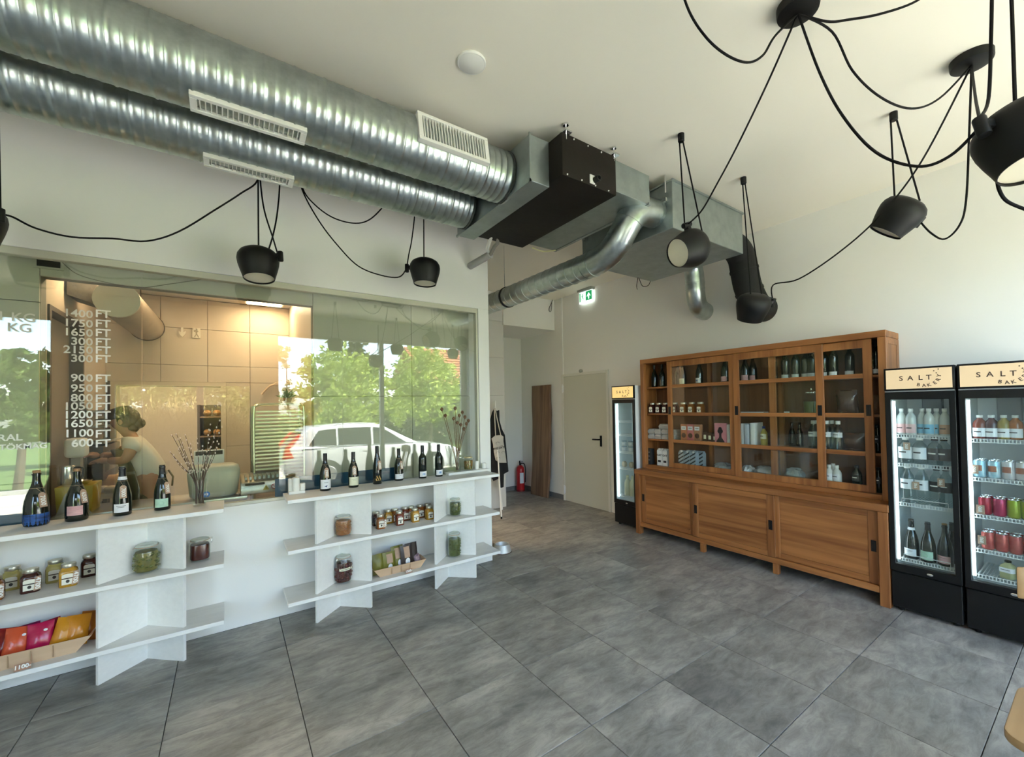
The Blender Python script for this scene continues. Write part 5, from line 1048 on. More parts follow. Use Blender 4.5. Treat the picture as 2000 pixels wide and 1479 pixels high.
# ================================================================== glass door fridges with lit canopies
signm = mat('sign_panel', (.66, .50, .31), .5, emit=.07, ecol=(1, .72, .40)); signl = mat('sign_panel_small', (.70, .50, .22), .5, emit=.16, ecol=(1, .66, .24))
inw = mat('fridge_liner', (.66, .72, .74), .4); ledm = mat('fridge_led', (1, 1, 1), .5, emit=1.1, ecol=(.84, .95, 1)); wirew = mat('white_wire', (.78, .80, .80), .4)
brown_ink = mat('brown_ink', (.06, .035, .025), .6)
glass_fridge = thin_glass('fridge_glass', (.93, .97, .96), .045)
def fridge(label, x, y0, y1, H, ztop, shelves, bodym, ledw=.018, sign=signm, gz=(.37, 1.645), depth=.49, dt=.045):
    t = T('glass_door_fridge', label, 'fridge', (x, (y0+y1)/2, 0), group=None); w_ = (y1-y0)/2
    def q(name, x0, x1, a, b_, c, d, m, bev=.0, par=None, **k): return P(name, MB().box(x0, x1, a, b_, c, d), m, par or t, bev=bev, seg=1, **k)
    b0_ = dt+.004; body = MB().box(b0_, depth, -w_, -w_+.03, .12, H-.004).box(b0_, depth, w_-.03, w_, .12, H-.004).box(depth-.03, depth, -w_+.031, w_-.031, .12, H-.004).box(b0_, depth-.031, -w_+.031, w_-.031, H-.03, H-.004)
    P('cabinet_body', body, bodym, t, bev=.003, seg=1)
    q('base', .045, depth-.02, -w_+.004, w_-.004, .035, .30, blackm, .004)
    q('toe_grille', .004, .044, -w_+.004, w_-.004, .03, gz[0]-.065, blackm, .005)
    for sy in (-1, 1): P('foot', MB().lathe([(.018, 0), (.02, .01), (.02, .034), (.008, .034), (0, .034)], 12, Matrix.Translation((.06, sy*(w_-.05), 0))), blackmat, t); P('foot', MB().lathe([(.018, 0), (.02, .034), (0, .034)], 12, Matrix.Translation((depth-.06, sy*(w_-.05), 0))), blackmat, t)
    liner = MB().box(.052, depth-.035, -w_+.031, -w_+.034, .302, ztop-.02).box(.052, depth-.035, w_-.034, w_-.031, .302, ztop-.02).box(depth-.038, depth-.035, -w_+.035, w_-.035, .302, ztop-.02).box(.052, depth-.039, -w_+.035, w_-.035, ztop-.03, ztop-.02).box(.052, depth-.039, -w_+.035, w_-.035, .302, .318)
    P('white_liner', liner, inw, t)
    q('evaporator_cover', depth-.10, depth-.04, -w_*.3, w_*.3, ztop-.24, ztop-.06, mat('evaporator_grey', (.22, .25, .27), .5), .004)
    dz0 = gz[0]-.06; f = .036
    d = P('door', MB().ring(0, dt, (-w_+.001, w_-.001, dz0, ztop-.012), (-w_+f, w_-f, gz[0], gz[1])), blackm, t, bev=.003, seg=1)
    P('glass_pane', MB().box(.012, .018, -w_+f, w_-f, gz[0], gz[1]), glass_fridge, d, smooth=0)
    P('lock_badge', MB().ball((-.001, -.03, dz0+.026), (.002, .018, .009), 14, 8), chrome, d)
    P('door_top_strip', MB().box(-.001, .03, -w_+.004, w_-.004, ztop-.011, ztop-.002), mat('grey_strip', (.30, .32, .33), .4, .5), t)
    c = P('canopy', MB().box(-.004, dt+.003, -w_, w_, ztop, H), blackm, t, bev=.004)
    P('sign_panel', MB().box(-.0056, -.0042, -w_+.014, w_-.014, ztop+.012, H-.014), sign, c, smooth=0)
    W2 = 2*w_-.028; Hp = H-ztop-.026; yl = w_-.014; zt = H-.014
    def at(u_, v_): return (-.0066, yl-u_*W2, zt-v_*Hp)
    for ch, u_ in zip('SALT', (.245, .39, .545, .67)): text(c, ch, .050, at(u_, .47), *FX, brown_ink, bold=.0008)
    for ch, u_, v_, r_ in zip('BAKERY', (.51, .595, .67, .755, .805, .82), (.82, .865, .845, .75, .60, .40), (-.25, .06, .33, .62, 1.0, 1.35)): text(c, ch, .033, at(u_, v_), *FX, brown_ink, rot=r_, bold=.0006)
    dm = MB()
    for u_, v_ in ((.745, .15), (.78, .26), (.81, .08)): dm.ball(at(u_, v_), (.0006, .0042, .0042), 10, 6)
    P('dots', dm, brown_ink, c, kind='stuff')
    P('led_strip', MB().box(.053, .065, w_-.05, w_-.05+ledw, gz[0]+.02, gz[1]-.01), ledm, t, smooth=0)
    for z in shelves:
        m = MB(); xa, xb, ya, yb = .07, depth-.06, -w_+.05, w_-.052
        m.box(xa, xa+.005, ya, yb, z-.028, z-.022).box(xa, xa+.005, ya, yb, z-.004, z).box(xb, xb+.005, ya, yb, z-.006, z); m.box(xa, xb, ya, ya+.005, z-.008, z-.002).box(xa, xb, yb-.005, yb, z-.008, z-.002)
        n = int((yb-ya)/.016)
        for i in range(n): y = ya+(yb-ya)*(i+.5)/n; m.box(xa+.003, xb, y-.0015, y+.0015, z-.0045, z-.0015).box(xa, xa+.004, y-.0028, y+.0028, z-.022, z-.004)
        P('wire_shelf', m, wirew, t, smooth=0)
    return t
f1 = (4.25, .672, 1.072); zf = 1.715
def fsh(u, v, x): return ox(u, v, x).z
S1 = [fsh(1810, 850, 4.33), fsh(1810, 908, 4.33), fsh(1810, 987, 4.33), .405]
fridge('black glass-door fridge between the teak cabinet and another fridge', f1[0], f1[1], f1[2], 1.89, zf, S1, blackm)
S2 = [fsh(1940, 858, 4.33), fsh(1940, 935, 4.33), fsh(1940, 1008, 4.33), fsh(1940, 1076, 4.33), .405]
fridge('black glass-door fridge cut off by the right picture edge', 4.25, .262, .662, 1.89, zf, S2, blackm)
fridge('narrow black and white fridge between the steel door and cabinet', 4.34, 3.668, 4.060, 1.895, 1.72, [1.42, 1.235, 1.00, .78, .405], whitem, sign=signl, gz=(.35, 1.66), ledw=.045, depth=.40, dt=.02)
# contents -----------------------------------------------------
def put(u, v, x, z): return Vector((x, ox(u, v, x).y, z+.0015))
def can(label, p, m, group, face=FA-.25, band=None):
    t = T('drink_can', label, 'can', p, face, group); r, h = .033, .122
    P('can_body', MB().lathe([(.024, 0), (.029, .004), (r, .012), (r, h-.014), (.028, h-.003)], 22, cap=False).lathe([(0, .003), (.024, 0)], 22, cap=False), m, t, smooth=50)
    P('can_lid', MB().lathe([(.0285, h-.004), (.0290, h), (.0265, h), (.026, h-.004), (0, h-.004)], 22, cap=False), chrome, t)
    if band: P('picture_print', MB().lathe([(r+.0008, .045), (r+.0008, .085)], 12, cap=False, a0=-.7, a1=.7), band, t)
    return t
def kcan(n, c, c2=None): return mat('can_'+n, c, .3, .3, var=.25, vscale=22, col2=c2)
cans = {'sky blue': kcan('sky_blue', (.22, .50, .66), (.60, .70, .72)), 'pale silver': kcan('pale_silver', (.55, .53, .54), (.70, .68, .68)), 'crimson': kcan('crimson', (.42, .025, .05)), 'raspberry': kcan('raspberry', (.52, .03, .11)), 'lime green': kcan('lime', (.35, .44, .03)), 'salmon red': kcan('salmon', (.56, .13, .10), (.40, .05, .05))}
def canrow(S_, us, names, what, prints=None):
    for k, (u_, n_) in enumerate(zip(us, names)):
        for r_ in range(2):
            p = put(u_, 900, 4.355, S_); p.x += .075*r_; can(('front ' if r_ == 0 else 'rear ')+n_+' drink can, '+ORD[k]+' from the left on the '+what, p, cans[n_], 'drink cans in the right fridge', band=prints if r_ == 0 else None)
canrow(S2[1], (1913, 1941, 1969, 1996), ('sky blue', 'sky blue', 'pale silver', 'pale silver'), 'upper can shelf', mat('can_picture', (.35, .12, .06), .5))
canrow(S2[2], (1921, 1949, 1977, 2004), ('crimson', 'raspberry', 'lime green', 'lime green'), 'middle can shelf'); canrow(S2[3], (1924, 1951, 1978, 2005), ('salmon red',)*4, 'lower can shelf')
for k, (u_, n_, c_) in enumerate(((1914, 'red brown', (.16, .025, .012)), (1937, 'dark purple', (.055, .010, .018)), (1961, 'olive gold', (.26, .19, .03)), (1984, 'amber', (.32, .10, .02)))):
    small_bottle(n_+' syrup bottle with white label on the top shelf of the right fridge', put(u_, 840, 4.36, S2[0]), .165, .036, mat('syrup_'+n_.replace(' ', '_'), c_, .2), L_white, mat('clear_cap', (.55, .56, .54), .3), None, .08, .45)
small_bottle('small square bottle with dark cap on the floor of the right fridge', put(1970, 1130, 4.37, S2[4]), .12, .036, mat('pale_oil', (.42, .42, .22), .25), L_white, blackmat, sq=5)
tagm = lambda lab, p, s: None
def ftag(label, u, v, x, s):
    p = ox(u, v, x); t = T('shelf_price_tag', label, 'price card', p); P('card', MB().box(-.001, .001, -.02, .02, -.03, .03), kraft, t, bev=.0008, seg=1); text(t, s, .026, (-.0018, 0, 0), (0, 0, 1), (0, 1, 0), wh_txt, bold=.0006); P('clip', MB().box(.001, .03, -.004, .004, -.03, -.026), kraft, t)
ftag('kraft price tag before the sky blue cans', 1903, 917, 4.315, '950'); ftag('kraft price tag before the crimson cans', 1915, 995, 4.315, '890'); ftag('kraft price tag before the salmon red cans', 1918, 1055, 4.315, '890')
gw = mat('soda_clear', (.55, .58, .56), .15, spec=.6)
pinkl, bluel = lm('soda_pink', (.72, .45, .45)), lm('soda_blue', (.20, .48, .66))
for k, (u_, m_, n_) in enumerate(((1762, pinkl, 'pink'), (1780, pinkl, 'pink'), (1802, bluel, 'light blue'), (1815, bluel, 'light blue'), (1830, bluel, 'light blue'), (1846, lm('tan', (.55, .32, .2)), 'tan'))):
    small_bottle(ORD[k]+' soda bottle from the left, '+n_+' label, top shelf of middle fridge', put(u_, 840, 4.35+(.0 if k % 2 else .03), S1[0]), .20, .032, gw, m_, whitep, 'soda bottles in the middle fridge', .05, .40)
for k, (u_, m_, n_, cp) in enumerate(((1769, L_white, 'white', whitep), (1797, L_white, 'white', whitep), (1826, L_black, 'black', blackmat), (1844, L_black, 'black', blackmat))):
    small_bottle(ORD[k]+' water bottle from the left, '+n_+' label, second shelf of middle fridge', put(u_, 880, 4.36, S1[1]), .205, .044, water, m_, cp, 'water bottles in the middle fridge', .18, .62)
    small_bottle(ORD[k]+' water bottle from the left, '+n_+' label, third shelf of middle fridge', put(u_+4, 950, 4.36, S1[2]), .30, .042, water, m_, cp, 'water bottles in the middle fridge', .36, .62)
ftag('kraft price tag on the second shelf of the middle fridge', 1771, 872, 4.315, '890'); ftag('left kraft price tag on the third shelf of the middle fridge', 1789, 949, 4.315, '990'); ftag('right kraft price tag on the third shelf of the middle fridge', 1838, 943, 4.315, '990')
bottle('white neck-banded sparkling bottle standing left in the middle fridge', put(1782, 1095, 4.37, S1[3]), 'champagne', FA-.2, (L_white, .02, .075, 1.0), neckband=L_white, art=lines(2))
bottle('sparkling bottle with mint label in the middle of the fridge floor', put(1814, 1095, 4.35, S1[3]), 'champagne', FA-.2, (L_mint, .02, .085, 1.0), art=seal)
bottle('gold topped sparkling bottle with pink label in the middle fridge', put(1847, 1095, 4.35, S1[3]), 'champagne', FA-.2, (L_pink, .02, .075, 1.0), capsule=None, cork_top=True, art=lines(1))
bottle('dark bottle standing behind the pink labelled one in the fridge', put(1862, 1095, 4.47, S1[3]), 'champagne', FA-.2)
def rail(z, name='front_guard'):
    m = MB().tube([(4.305, 1.00, z-.01), (4.305, 1.00, z+.035), (4.305, .74, z+.035), (4.305, .74, z-.01)], .0028, 6); o = P('bottle_guard', m, wirew); return o
tag(rail(S1[2]), 'white wire guard rail on the third shelf of the middle fridge', 'rail'); tag(rail(S1[3]), 'white wire guard rail on the floor of the middle fridge', 'rail')
# narrow fridge
milk = mat('milk_glass', (.66, .66, .48), .2, spec=.6)
for k, (u_, x_) in enumerate(((1226, 4.43), (1236, 4.44))): small_bottle(('left' if k == 0 else 'right')+' glass milk bottle at the bottom of the narrow fridge', put(u_, 950, x_, .405), .27, .044, milk, None, milk, 'milk bottles in the narrow fridge')
def tub(label, p, r, h, m_, lidm_, grp): t = T('food_tub', label, 'tub', p, FA, grp); P('tub', MB().lathe([(0, 0), (r*.9, 0), (r, h*.9), (0, h*.9)], 18), m_, t); P('lid', MB().lathe([(r*1.04, h*.86), (r*1.04, h), (0, h)], 18), lidm_, t); P('label', MB().lathe([(r*.955, h*.25), (r*.985, h*.7)], 10, cap=False, a0=-1, a1=1), L_white, t)
tw = mat('tub_white', (.60, .64, .66), .4); tb = mat('tub_lid_blue', (.25, .36, .46), .4)
for k, (u_, zz_) in enumerate(((1219, 0), (1232, 0), (1219, .072), (1232, .072))): p = put(u_, 860, 4.43, 1.00); p.z += zz_; tub(('lower left', 'lower right', 'upper left', 'upper right')[k]+' small white tub with blue lid in the narrow fridge', p, .034, .07, tw, tb, 'white tubs in the narrow fridge')
for k, (u_, x_) in enumerate(((1220, 4.43), (1234, 4.43))):
    p = put(u_, 920, x_, .78); t = T('cheese_wheel', ('left' if k == 0 else 'right')+' wrapped cheese wheel standing in the narrow fridge', 'cheese', p+Vector((0, 0, .042)), 0, 'cheese wheels in the narrow fridge'); P('rind', MB().lathe([(0, -.02), (.036, -.02), (.041, -.012), (.041, .012), (.036, .02), (0, .02)], 22, Matrix.Rotation(pi/2, 4, 'Y') @ Matrix.Rotation(.3, 4, 'X')), mat('cheese_rind', (.55, .46, .32), .6, var=.3), t)
# ================================================================== corridor: clothes stand, apron, tote, extinguisher, oak slab, dog bowl
t = T('clothes_stand', 'white A-frame clothes stand leaning by the corridor wall', 'clothes rack', (3.44, 5.6, 0)); o0 = t.location
apex = oy(967, 787, 5.68)-o0
legs = [oz(979.5, 1014)-o0, oz(981, 996)-o0, Vector((-.18, .20, 0)), Vector((-.05, -.30, 0))]
for e in legs: e.z = .004
for e in legs[:3]: P('leg', MB().tube([apex+(apex-e)*.02, e], .011, 10), whitem, t)
P('foot_cap', MB().lathe([(.013, 0), (.013, .03), (0, .03)], 10, Matrix.Translation(legs[0])), blackmat, t)
black_cloth = mat('black_cloth', (.012, .012, .013), .9, bump=.4, bscale=25)
def cloth(pts, yb, th, m, par, name, amp=.012):
    """hanging cloth from a picture outline standing at its own distance, with folds and thickness"""
    n = len(pts); f = []; bk2 = []
    c = Vector((sum(p[0] for p in pts)/n, sum(p[1] for p in pts)/n))
    mb = MB(); outer = [oy(u, v, yb)-o0 for u, v in pts]; rings_ = []
    for sgn in (-1, 1):
        for s in (1.0, .66, .33):
            rings_.append([])
            for i, (u, v) in enumerate(pts):
                q_ = c+(Vector((u, v))-c)*s; p = oy(q_.x, q_.y, yb)-o0; p.y += sgn*(th*(1-s*s)+.004)+amp*math.sin(u*1.1+v*.03)*(1-s); rings_[-1].append(p)
        p = oy(c.x, c.y, yb)-o0; p.y += sgn*(th+.004); rings_.append([p])
    vs, base = [], []
    for r in rings_: base.append(len(vs)); vs += r
    fs = []
    for s in (0, 4):
        for k in range(2):
            for i in range(n): j = (i+1) % n; fs.append((base[s+k]+i, base[s+k]+j, base[s+k+1]+j, base[s+k+1]+i))
        for i in range(n): fs.append((base[s+2]+i, base[s+2]+(i+1) % n, base[s+3]))
    for i in range(n): j = (i+1) % n; fs.append((base[0]+i, base[0]+j, base[4]+j, base[4]+i))
    return P(name, mb.add(vs, fs), m, par, smooth=70)
ap = T('black_apron', 'long black aprons hanging from the white clothes stand', 'apron', o0)
cloth([(966, 797), (970, 803), (975, 801), (973, 812), (980, 838), (986, 850), (989, 880), (993, 921), (984, 926), (983.5, 951), (980, 953), (976, 953), (974, 935), (964, 940), (955, 925), (953, 860), (955, 830), (961, 806)], 5.56, .035, black_cloth, ap, 'cloth')
tt = T('tote_bag', 'natural cotton tote bag with black print hanging over the aprons', 'bag', o0)
canvas = mat('natural_canvas', (.58, .55, .49), .9, bump=.2, bscale=60)
cloth([(960, 857), (967, 851), (979, 850), (983, 853), (983, 862), (986, 880), (989, 904), (976, 904), (968, 899), (965, 885), (963, 868)], 5.50, .016, canvas, tt, 'bag')
P('handle', MB().tube([oy(u, v, 5.49)-o0 for u, v in ((968, 852), (967, 830), (966, 812), (965.5, 797))], .008, 8).tube([oy(u, v, 5.49)-o0 for u, v in ((978, 850), (974, 832), (969.5, 812), (967, 797))], .008, 8), canvas, tt)
pp = oy(975, 875.5, 5.47)-o0; text(tt, 'FIVE DAYS', .046, pp, (1, 0, .10), (0, 0, 1), bk_txt, bold=.001)
sk = MB()
for (u, v), r_ in (((972, 866), .03), ((980, 872), .02), ((972, 885), .03), ((973, 896), .035), ((983, 884), .025)):
    p = oy(u, v, 5.472)-o0; sk.tube([p+Vector((r_*math.cos(a), 0, r_*.7*math.sin(a))) for a in [k*.5 for k in range(9)]], .002, 4)
P('line_drawing', sk, bk_txt, tt)
# extinguisher
p = Vector((4.60, 6.72, 0)); t = T('fire_extinguisher', 'red fire extinguisher on the floor in the corridor corner', 'fire extinguisher', p)
redm = mat('extinguisher_red', (.48, .012, .018), .3)
P('cylinder', MB().lathe([(.070, 0), (.078, .012), (.080, .03), (.080, .40), (.072, .45), (.045, .485), (.03, .495), (0, .497)], 28), redm, t, smooth=50)
P('base_ring', MB().lathe([(.081, .0), (.082, .03), (.0805, .032)], 28, cap=False), mat('dark_red', (.2, .01, .012), .5), t)
P('label', MB().lathe([(.081, .16), (.081, .36)], 14, cap=False, a0=-2.3, a1=-1.3), L_white, t)
P('valve', MB().lathe([(.02, .49), (.022, .53), (.012, .54), (0, .54)], 14).box(-.012, .012, -.07, .03, .545, .553).box(-.012, .012, -.08, .02, .575, .583).box(-.01, .01, .01, .03, .53, .583), blackmat, t, bev=.002, seg=1)
P('hose', MB().tube(spline([(.02, -.01, .53), (.075, -.02, .52), (.10, -.03, .42), (.098, -.03, .28), (.092, -.03, .16)], 6), .010, 8), blackmat, t)
# live-edge slab
m = MB(); N = 22; sl = []
bl, br, tl, tr = Vector((4.585, 6.415, 0)), Vector((4.60, 5.885, 0)), Vector((XW-.052, 6.46, 2.02)), Vector((XW-.052, 5.915, 2.02))
for i in range(N+1):
    f = i/N; l = bl.lerp(tl, f); r_ = br.lerp(tr, f); wob = .045*math.sin(f*3.3-.6)-.03+.008*math.sin(f*17); wr = .02*math.sin(f*2.8+.3)+.007*math.sin(f*23)
    l = l+Vector((0, -.07*math.sin(pi*f)**1+wob*.8, 0)); r_ = r_+Vector((0, wr-.01-.05*math.sin(pi*f), 0)); th = Vector((.045, 0, 0.002)); sl.append((l, r_, r_+th, l+th))
vs = [p for q in sl for p in q]; fs = [(0, 1, 2, 3), (4*N+3, 4*N+2, 4*N+1, 4*N)]
for i in range(N):
    for k in range(4): fs.append((4*i+k, 4*i+(k+1) % 4, 4*i+4+(k+1) % 4, 4*i+4+k))
slabm = wood('walnut_slab', (.30, .18, .105), (.12, .062, .034), 2, .6, .55)
tag(P('wood_slab', m.add(vs, fs), slabm, bev=.006, smooth=50), 'tall live-edge wooden slab leaning on the corridor wall', 'slab')
# dog bowl and rope toy
p = bk(oz(981, 1083), .085); t = T('steel_bowl', 'steel pet bowl on the floor at the end of the glass wall', 'bowl', p)
P('bowl', MB().lathe([(.105, 0), (.108, .004), (.082, .085), (.080, .090), (.074, .090), (.070, .084), (.062, .035), (0, .028)], 36, cap=False), mat('matt_aluminium', (.58, .59, .58), .5, .6), t, smooth=50); P('rubber_foot', MB().lathe([(.104, 0), (.111, .002), (.108, .010), (.104, .010)], 32, cap=False), mat('brown_rubber', (.10, .06, .04), .7), t)
p = Vector((2.395, 4.25, .0)); t = T('rope_toy', 'short twisted rope lying behind the steel bowl', 'rope', p); rm = mat('rope_fibre', (.36, .30, .24), .9)
for k in range(3):
    P('strand', MB().tube([(-.06+.012*i+.0*k, .03*math.sin(.25*i), .022+.014*math.sin(i*1.05+k*2.1)) if False else (-.05+.014*i, .016*math.cos(i*1.05+k*2.1), .032+.016*math.sin(i*1.05+k*2.1)) for i in range(13)], .013, 8), rm, t)
# ================================================================== wooden chair at the right picture edge
oak = wood('light_oak', (.52, .33, .155), (.40, .235, .10), 0, .4, .5)
t = T('wooden_chair', 'light wooden chair whose seat corner and back show at lower right', 'chair', (2.475, .045, 0)); s0 = MB(); pl = []
sx, sy, rr = .235, .228, .07
for cx_, cy_, a0 in ((sx-rr, sy-rr, 0), (-sx+rr, sy-rr, pi/2), (-sx+rr, -sy+rr, pi), (sx-rr, -sy+rr, 1.5*pi)):
    for k in range(7): a = a0+pi/2*k/6; pl.append((cx_+rr*math.cos(a), cy_+rr*math.sin(a)))
P('seat', s0.prism(pl, .415, .45, 2), oak, t, bev=.008)
for lx, ly in ((-.17, .15), (-.17, -.15)): P('leg', MB().tube([(lx, ly, .414), (lx*1.18, ly*1.15, 0)], [.018, .013], 12), oak, t)
for ly in (.13, -.13): P('back_leg', MB().tube([(.25, ly*1.1, 0), (.20, ly, .43), (.245, ly*1.0, .70), (.285, ly*1.0, .84)], [.013, .018, .017, .014], 12), oak, t)
rp = spline([(.262, -.225, .855), (.292, -.11, .865), (.300, 0, .868), (.292, .11, .865), (.262, .225, .855)], 5); rv = [p+Vector((dx, 0, dz)) for p in rp for dx, dz in ((-.012, -.06), (.012, -.06), (.016, .07), (-.008, .07))]
P('back_rail', MB().add(rv, [(4*i+k, 4*i+(k+1) % 4, 4*i+4+(k+1) % 4, 4*i+4+k) for i in range(len(rp)-1) for k in range(4)]+[(0, 1, 2, 3), tuple(4*len(rp)-4+k for k in (3, 2, 1, 0))]), oak, t, bev=.007)
for ly in (-.08, 0, .08): P('spindle', MB().tube([(.20, ly, .445), (.285, ly, .84)], .009, 8), oak, t)
P('side_stretcher', MB().tube([(-.185, .16, .2), (.225, .168, .2)], .010, 8).tube([(-.185, -.16, .2), (.225, -.168, .2)], .010, 8), oak, t)
# ================================================================== kitchen behind the glass
ss = mat('kitchen_steel', (.50, .50, .47), .3, 1.0, var=.1, vscale=12)
t = T('steel_counter', 'stainless counter along the inside of the kitchen glass', 'counter', (-.2, 4.42, 0))
P('top', MB().box(-.80, .32, -.20, .22, .90, .94), ss, t, bev=.004)
P('under_shelf', MB().box(-.78, .30, -.18, .20, .25, .27), ss, t)
for x in (-.76, .28):
    for y in (-.17, .19): P('leg', MB().tube([(x, y, 0), (x, y, .899)], .018, 10), ss, t)
# tray trolley
t = T('tray_trolley', 'steel tray trolley with rounded top standing in the kitchen', 'trolley', (.385, 4.72, 0)); yg = mat('trolley_steel', (.55, .58, .42), .28, 1.0)
wv = .205
for y in (-.17, .17):
    P('frame_tube', MB().tube(spline([(-wv, y, .10), (-wv, y, 1.0), (-wv, y, 1.62), (-wv+.02, y, 1.685), (-wv+.08, y, 1.705), (wv-.08, y, 1.705), (wv-.02, y, 1.685), (wv, y, 1.62), (wv, y, 1.0), (wv, y, .10)], 5), .012, 10), yg, t)
tm_ = MB().box(-wv+.012, wv-.012, -.165, .165, 0, .004).box(-wv+.012, wv-.012, -.172, -.165, 0, .014).box(-wv+.012, wv-.012, .165, .172, 0, .014).mesh('tray', smooth=0)
for k in range(21): obj('tray', tm_, yg, t, (0, 0, 1.63-.033*k))
rl = MB()
for k in range(21): rl.box(-wv-.004, -wv+.022, -.16, .16, 1.626-.033*k, 1.6295-.033*k).box(wv-.022, wv+.004, -.16, .16, 1.626-.033*k, 1.6295-.033*k)
P('tray_rails', rl, yg, t, kind='stuff', smooth=0)
for x in (-wv, wv):
    for y in (-.17, .17): P('caster', MB().lathe([(.05, -.012), (.05, .012)], 16, Matrix.Translation((x, y, .052)) @ Matrix.Rotation(pi/2, 4, 'X')).box(x-.01, x+.01, y-.018, y+.018, .05, .11), blackmat, t)
# things on the counter
cz = .9405
t = T('bread_slicer', 'steel slicing machine with warning stickers and black handle on the counter', 'slicer', (.225, 4.42, cz))
P('housing', MB().hexa([(-.15, -.17, 0), (.19, -.17, 0), (.19, .15, 0), (-.15, .15, 0), (-.15, -.15, .10), (.19, -.15, .10), (.19, .15, .15), (-.15, .15, .15)]), ss, t, bev=.006)
for k in range(9): P('top_rib', MB().box(-.12+.033*k, -.105+.033*k, -.13, .12, .118, .142), galvd, t, smooth=0)
P('handle', MB().tube([(-.12, -.185, .088), (.02, -.185, .086)], .010, 8), blackmat, t)
a = Vector((.03, -.172, .045)); P('warning_triangle', MB().add([a+Vector((-.024, 0, -.018)), a+Vector((.024, 0, -.018)), a+Vector((0, .004, .024))], [(0, 1, 2)]), mat('warning_yellow', (.62, .45, .02), .5), t, smooth=0); P('exclamation', MB().box(a.x-.002, a.x+.002, a.y-.0035, a.y-.001, a.z-.008, a.z+.010), bk_txt, t)
a = Vector((.092, -.1715, .05)); P('prohibition_disc', MB().lathe([(0, -.0008), (.022, -.0008), (.022, .0008), (0, .0008)], 18, Matrix.Translation(a) @ Matrix.Rotation(pi/2, 4, 'X')), L_white, t); P('prohibition_ring', MB().tube([a+Vector((.02*math.cos(q), -.002, .02*math.sin(q))) for q in [2*pi*i/18 for i in range(18)]], .003, 5, closed=True).tube([a+Vector((-.014, -.002, .014)), a+Vector((.014, -.002, -.014))], .0025, 5), redm, t)
mirror_grey = mat('reflection_grey', (.50, .52, .46), .35, spec=.5)
t = T('reflection_block', 'grey rounded block standing in for chair reflections on the kitchen counter', 'bin', (-.105, 4.40, cz))  # solid block put in for chairs mirrored in the glass
P('bin', MB().lathe([(.12, 0), (.145, .02), (.16, .20), (.15, .245), (.12, .262), (0, .265)], 32, sq=4).xf(Matrix.Diagonal((1.12, .85, 1, 1))), mirror_grey, t, smooth=50)
t = T('till_screen', 'white framed till screen facing the shop on a slim stand', 'screen', (-.15, 4.76, 0)); P('screen', MB().box(-.11, .11, -.012, .012, 1.12, 1.30), whitem, t, bev=.006); P('display', MB().box(-.098, .098, -.0135, -.0115, 1.255, 1.292), bk_txt, t); P('stand', MB().tube([(0, .0, .04), (0, .0, 1.12)], .02, 10).lathe([(.14, 0), (.14, .015), (.02, .04)], 20), galvd, t)
t = T('yellow_crate', 'low mustard yellow crate at the left end of the counter', 'crate', (-.90, 4.36, cz)); P('crate', MB().hexa([(-.075, -.12, 0), (.095, -.12, 0), (.095, .12, 0), (-.075, .12, 0), (-.085, -.13, .20), (.105, -.13, .20), (.105, .13, .20), (-.085, .13, .20)]), mat('mustard_crate', (.36, .26, .02), .5), t, bev=.004); P('grey_cover', MB().hexa([(-.08, -.135, .0), (.10, -.135, .0), (.10, -.122, 0), (-.08, -.122, 0), (-.03, -.137, .155), (-.0, -.137, .16), (-.0, -.127, .16), (-.03, -.127, .155)]), mat('grey_cover', (.33, .34, .33), .6), t)
t = T('steel_jug', 'polished steel jug with black handle standing on the yellow crate', 'jug', (-.955, 4.38, cz+.201)); P('jug', MB().lathe([(.045, 0), (.048, .005), (.040, .11), (.042, .13), (.038, .135), (0, .134)], 22), chrome, t, smooth=50); P('handle', MB().tube(spline([(.04, 0, .12), (.078, 0, .11), (.075, 0, .05), (.045, 0, .02)], 5), .008, 8), blackmat, t)
t = T('steel_bowls', 'shallow steel bowl lying on the yellow crate', 'bowl', (-.86, 4.30, cz+.201)); P('bowl', MB().lathe([(.02, 0), (.045, .02), (.052, .03), (.049, .03), (.02, .006), (0, .006)], 20, cap=False), chrome, t)
t = T('white_mixer', 'white mixer with rounded head behind the steel jug', 'mixer', (-.965, 4.68, cz+.0)); P('head', MB().box(-.065, .055, -.07, .07, .37, .52), whitem, t, bev=.03, seg=3); P('column', MB().box(-.03, .02, -.03, .05, .03, .37), mat('mixer_grey', (.35, .33, .30), .5), t); P('base', MB().box(-.06, .06, -.09, .08, 0, .03), whitem, t, bev=.008)
t2_ = T('mixer_table', 'small steel table under the white mixer', 'table', (-.965, 4.75, 0)); P('top', MB().box(-.065, .10, -.09, .15, .92, .94), ss, t2_)
for x in (-.05, .085):
    for y in (-.08, .14): P('leg', MB().tube([(x, y, 0), (x, y, .919)], .012, 8), ss, t2_)
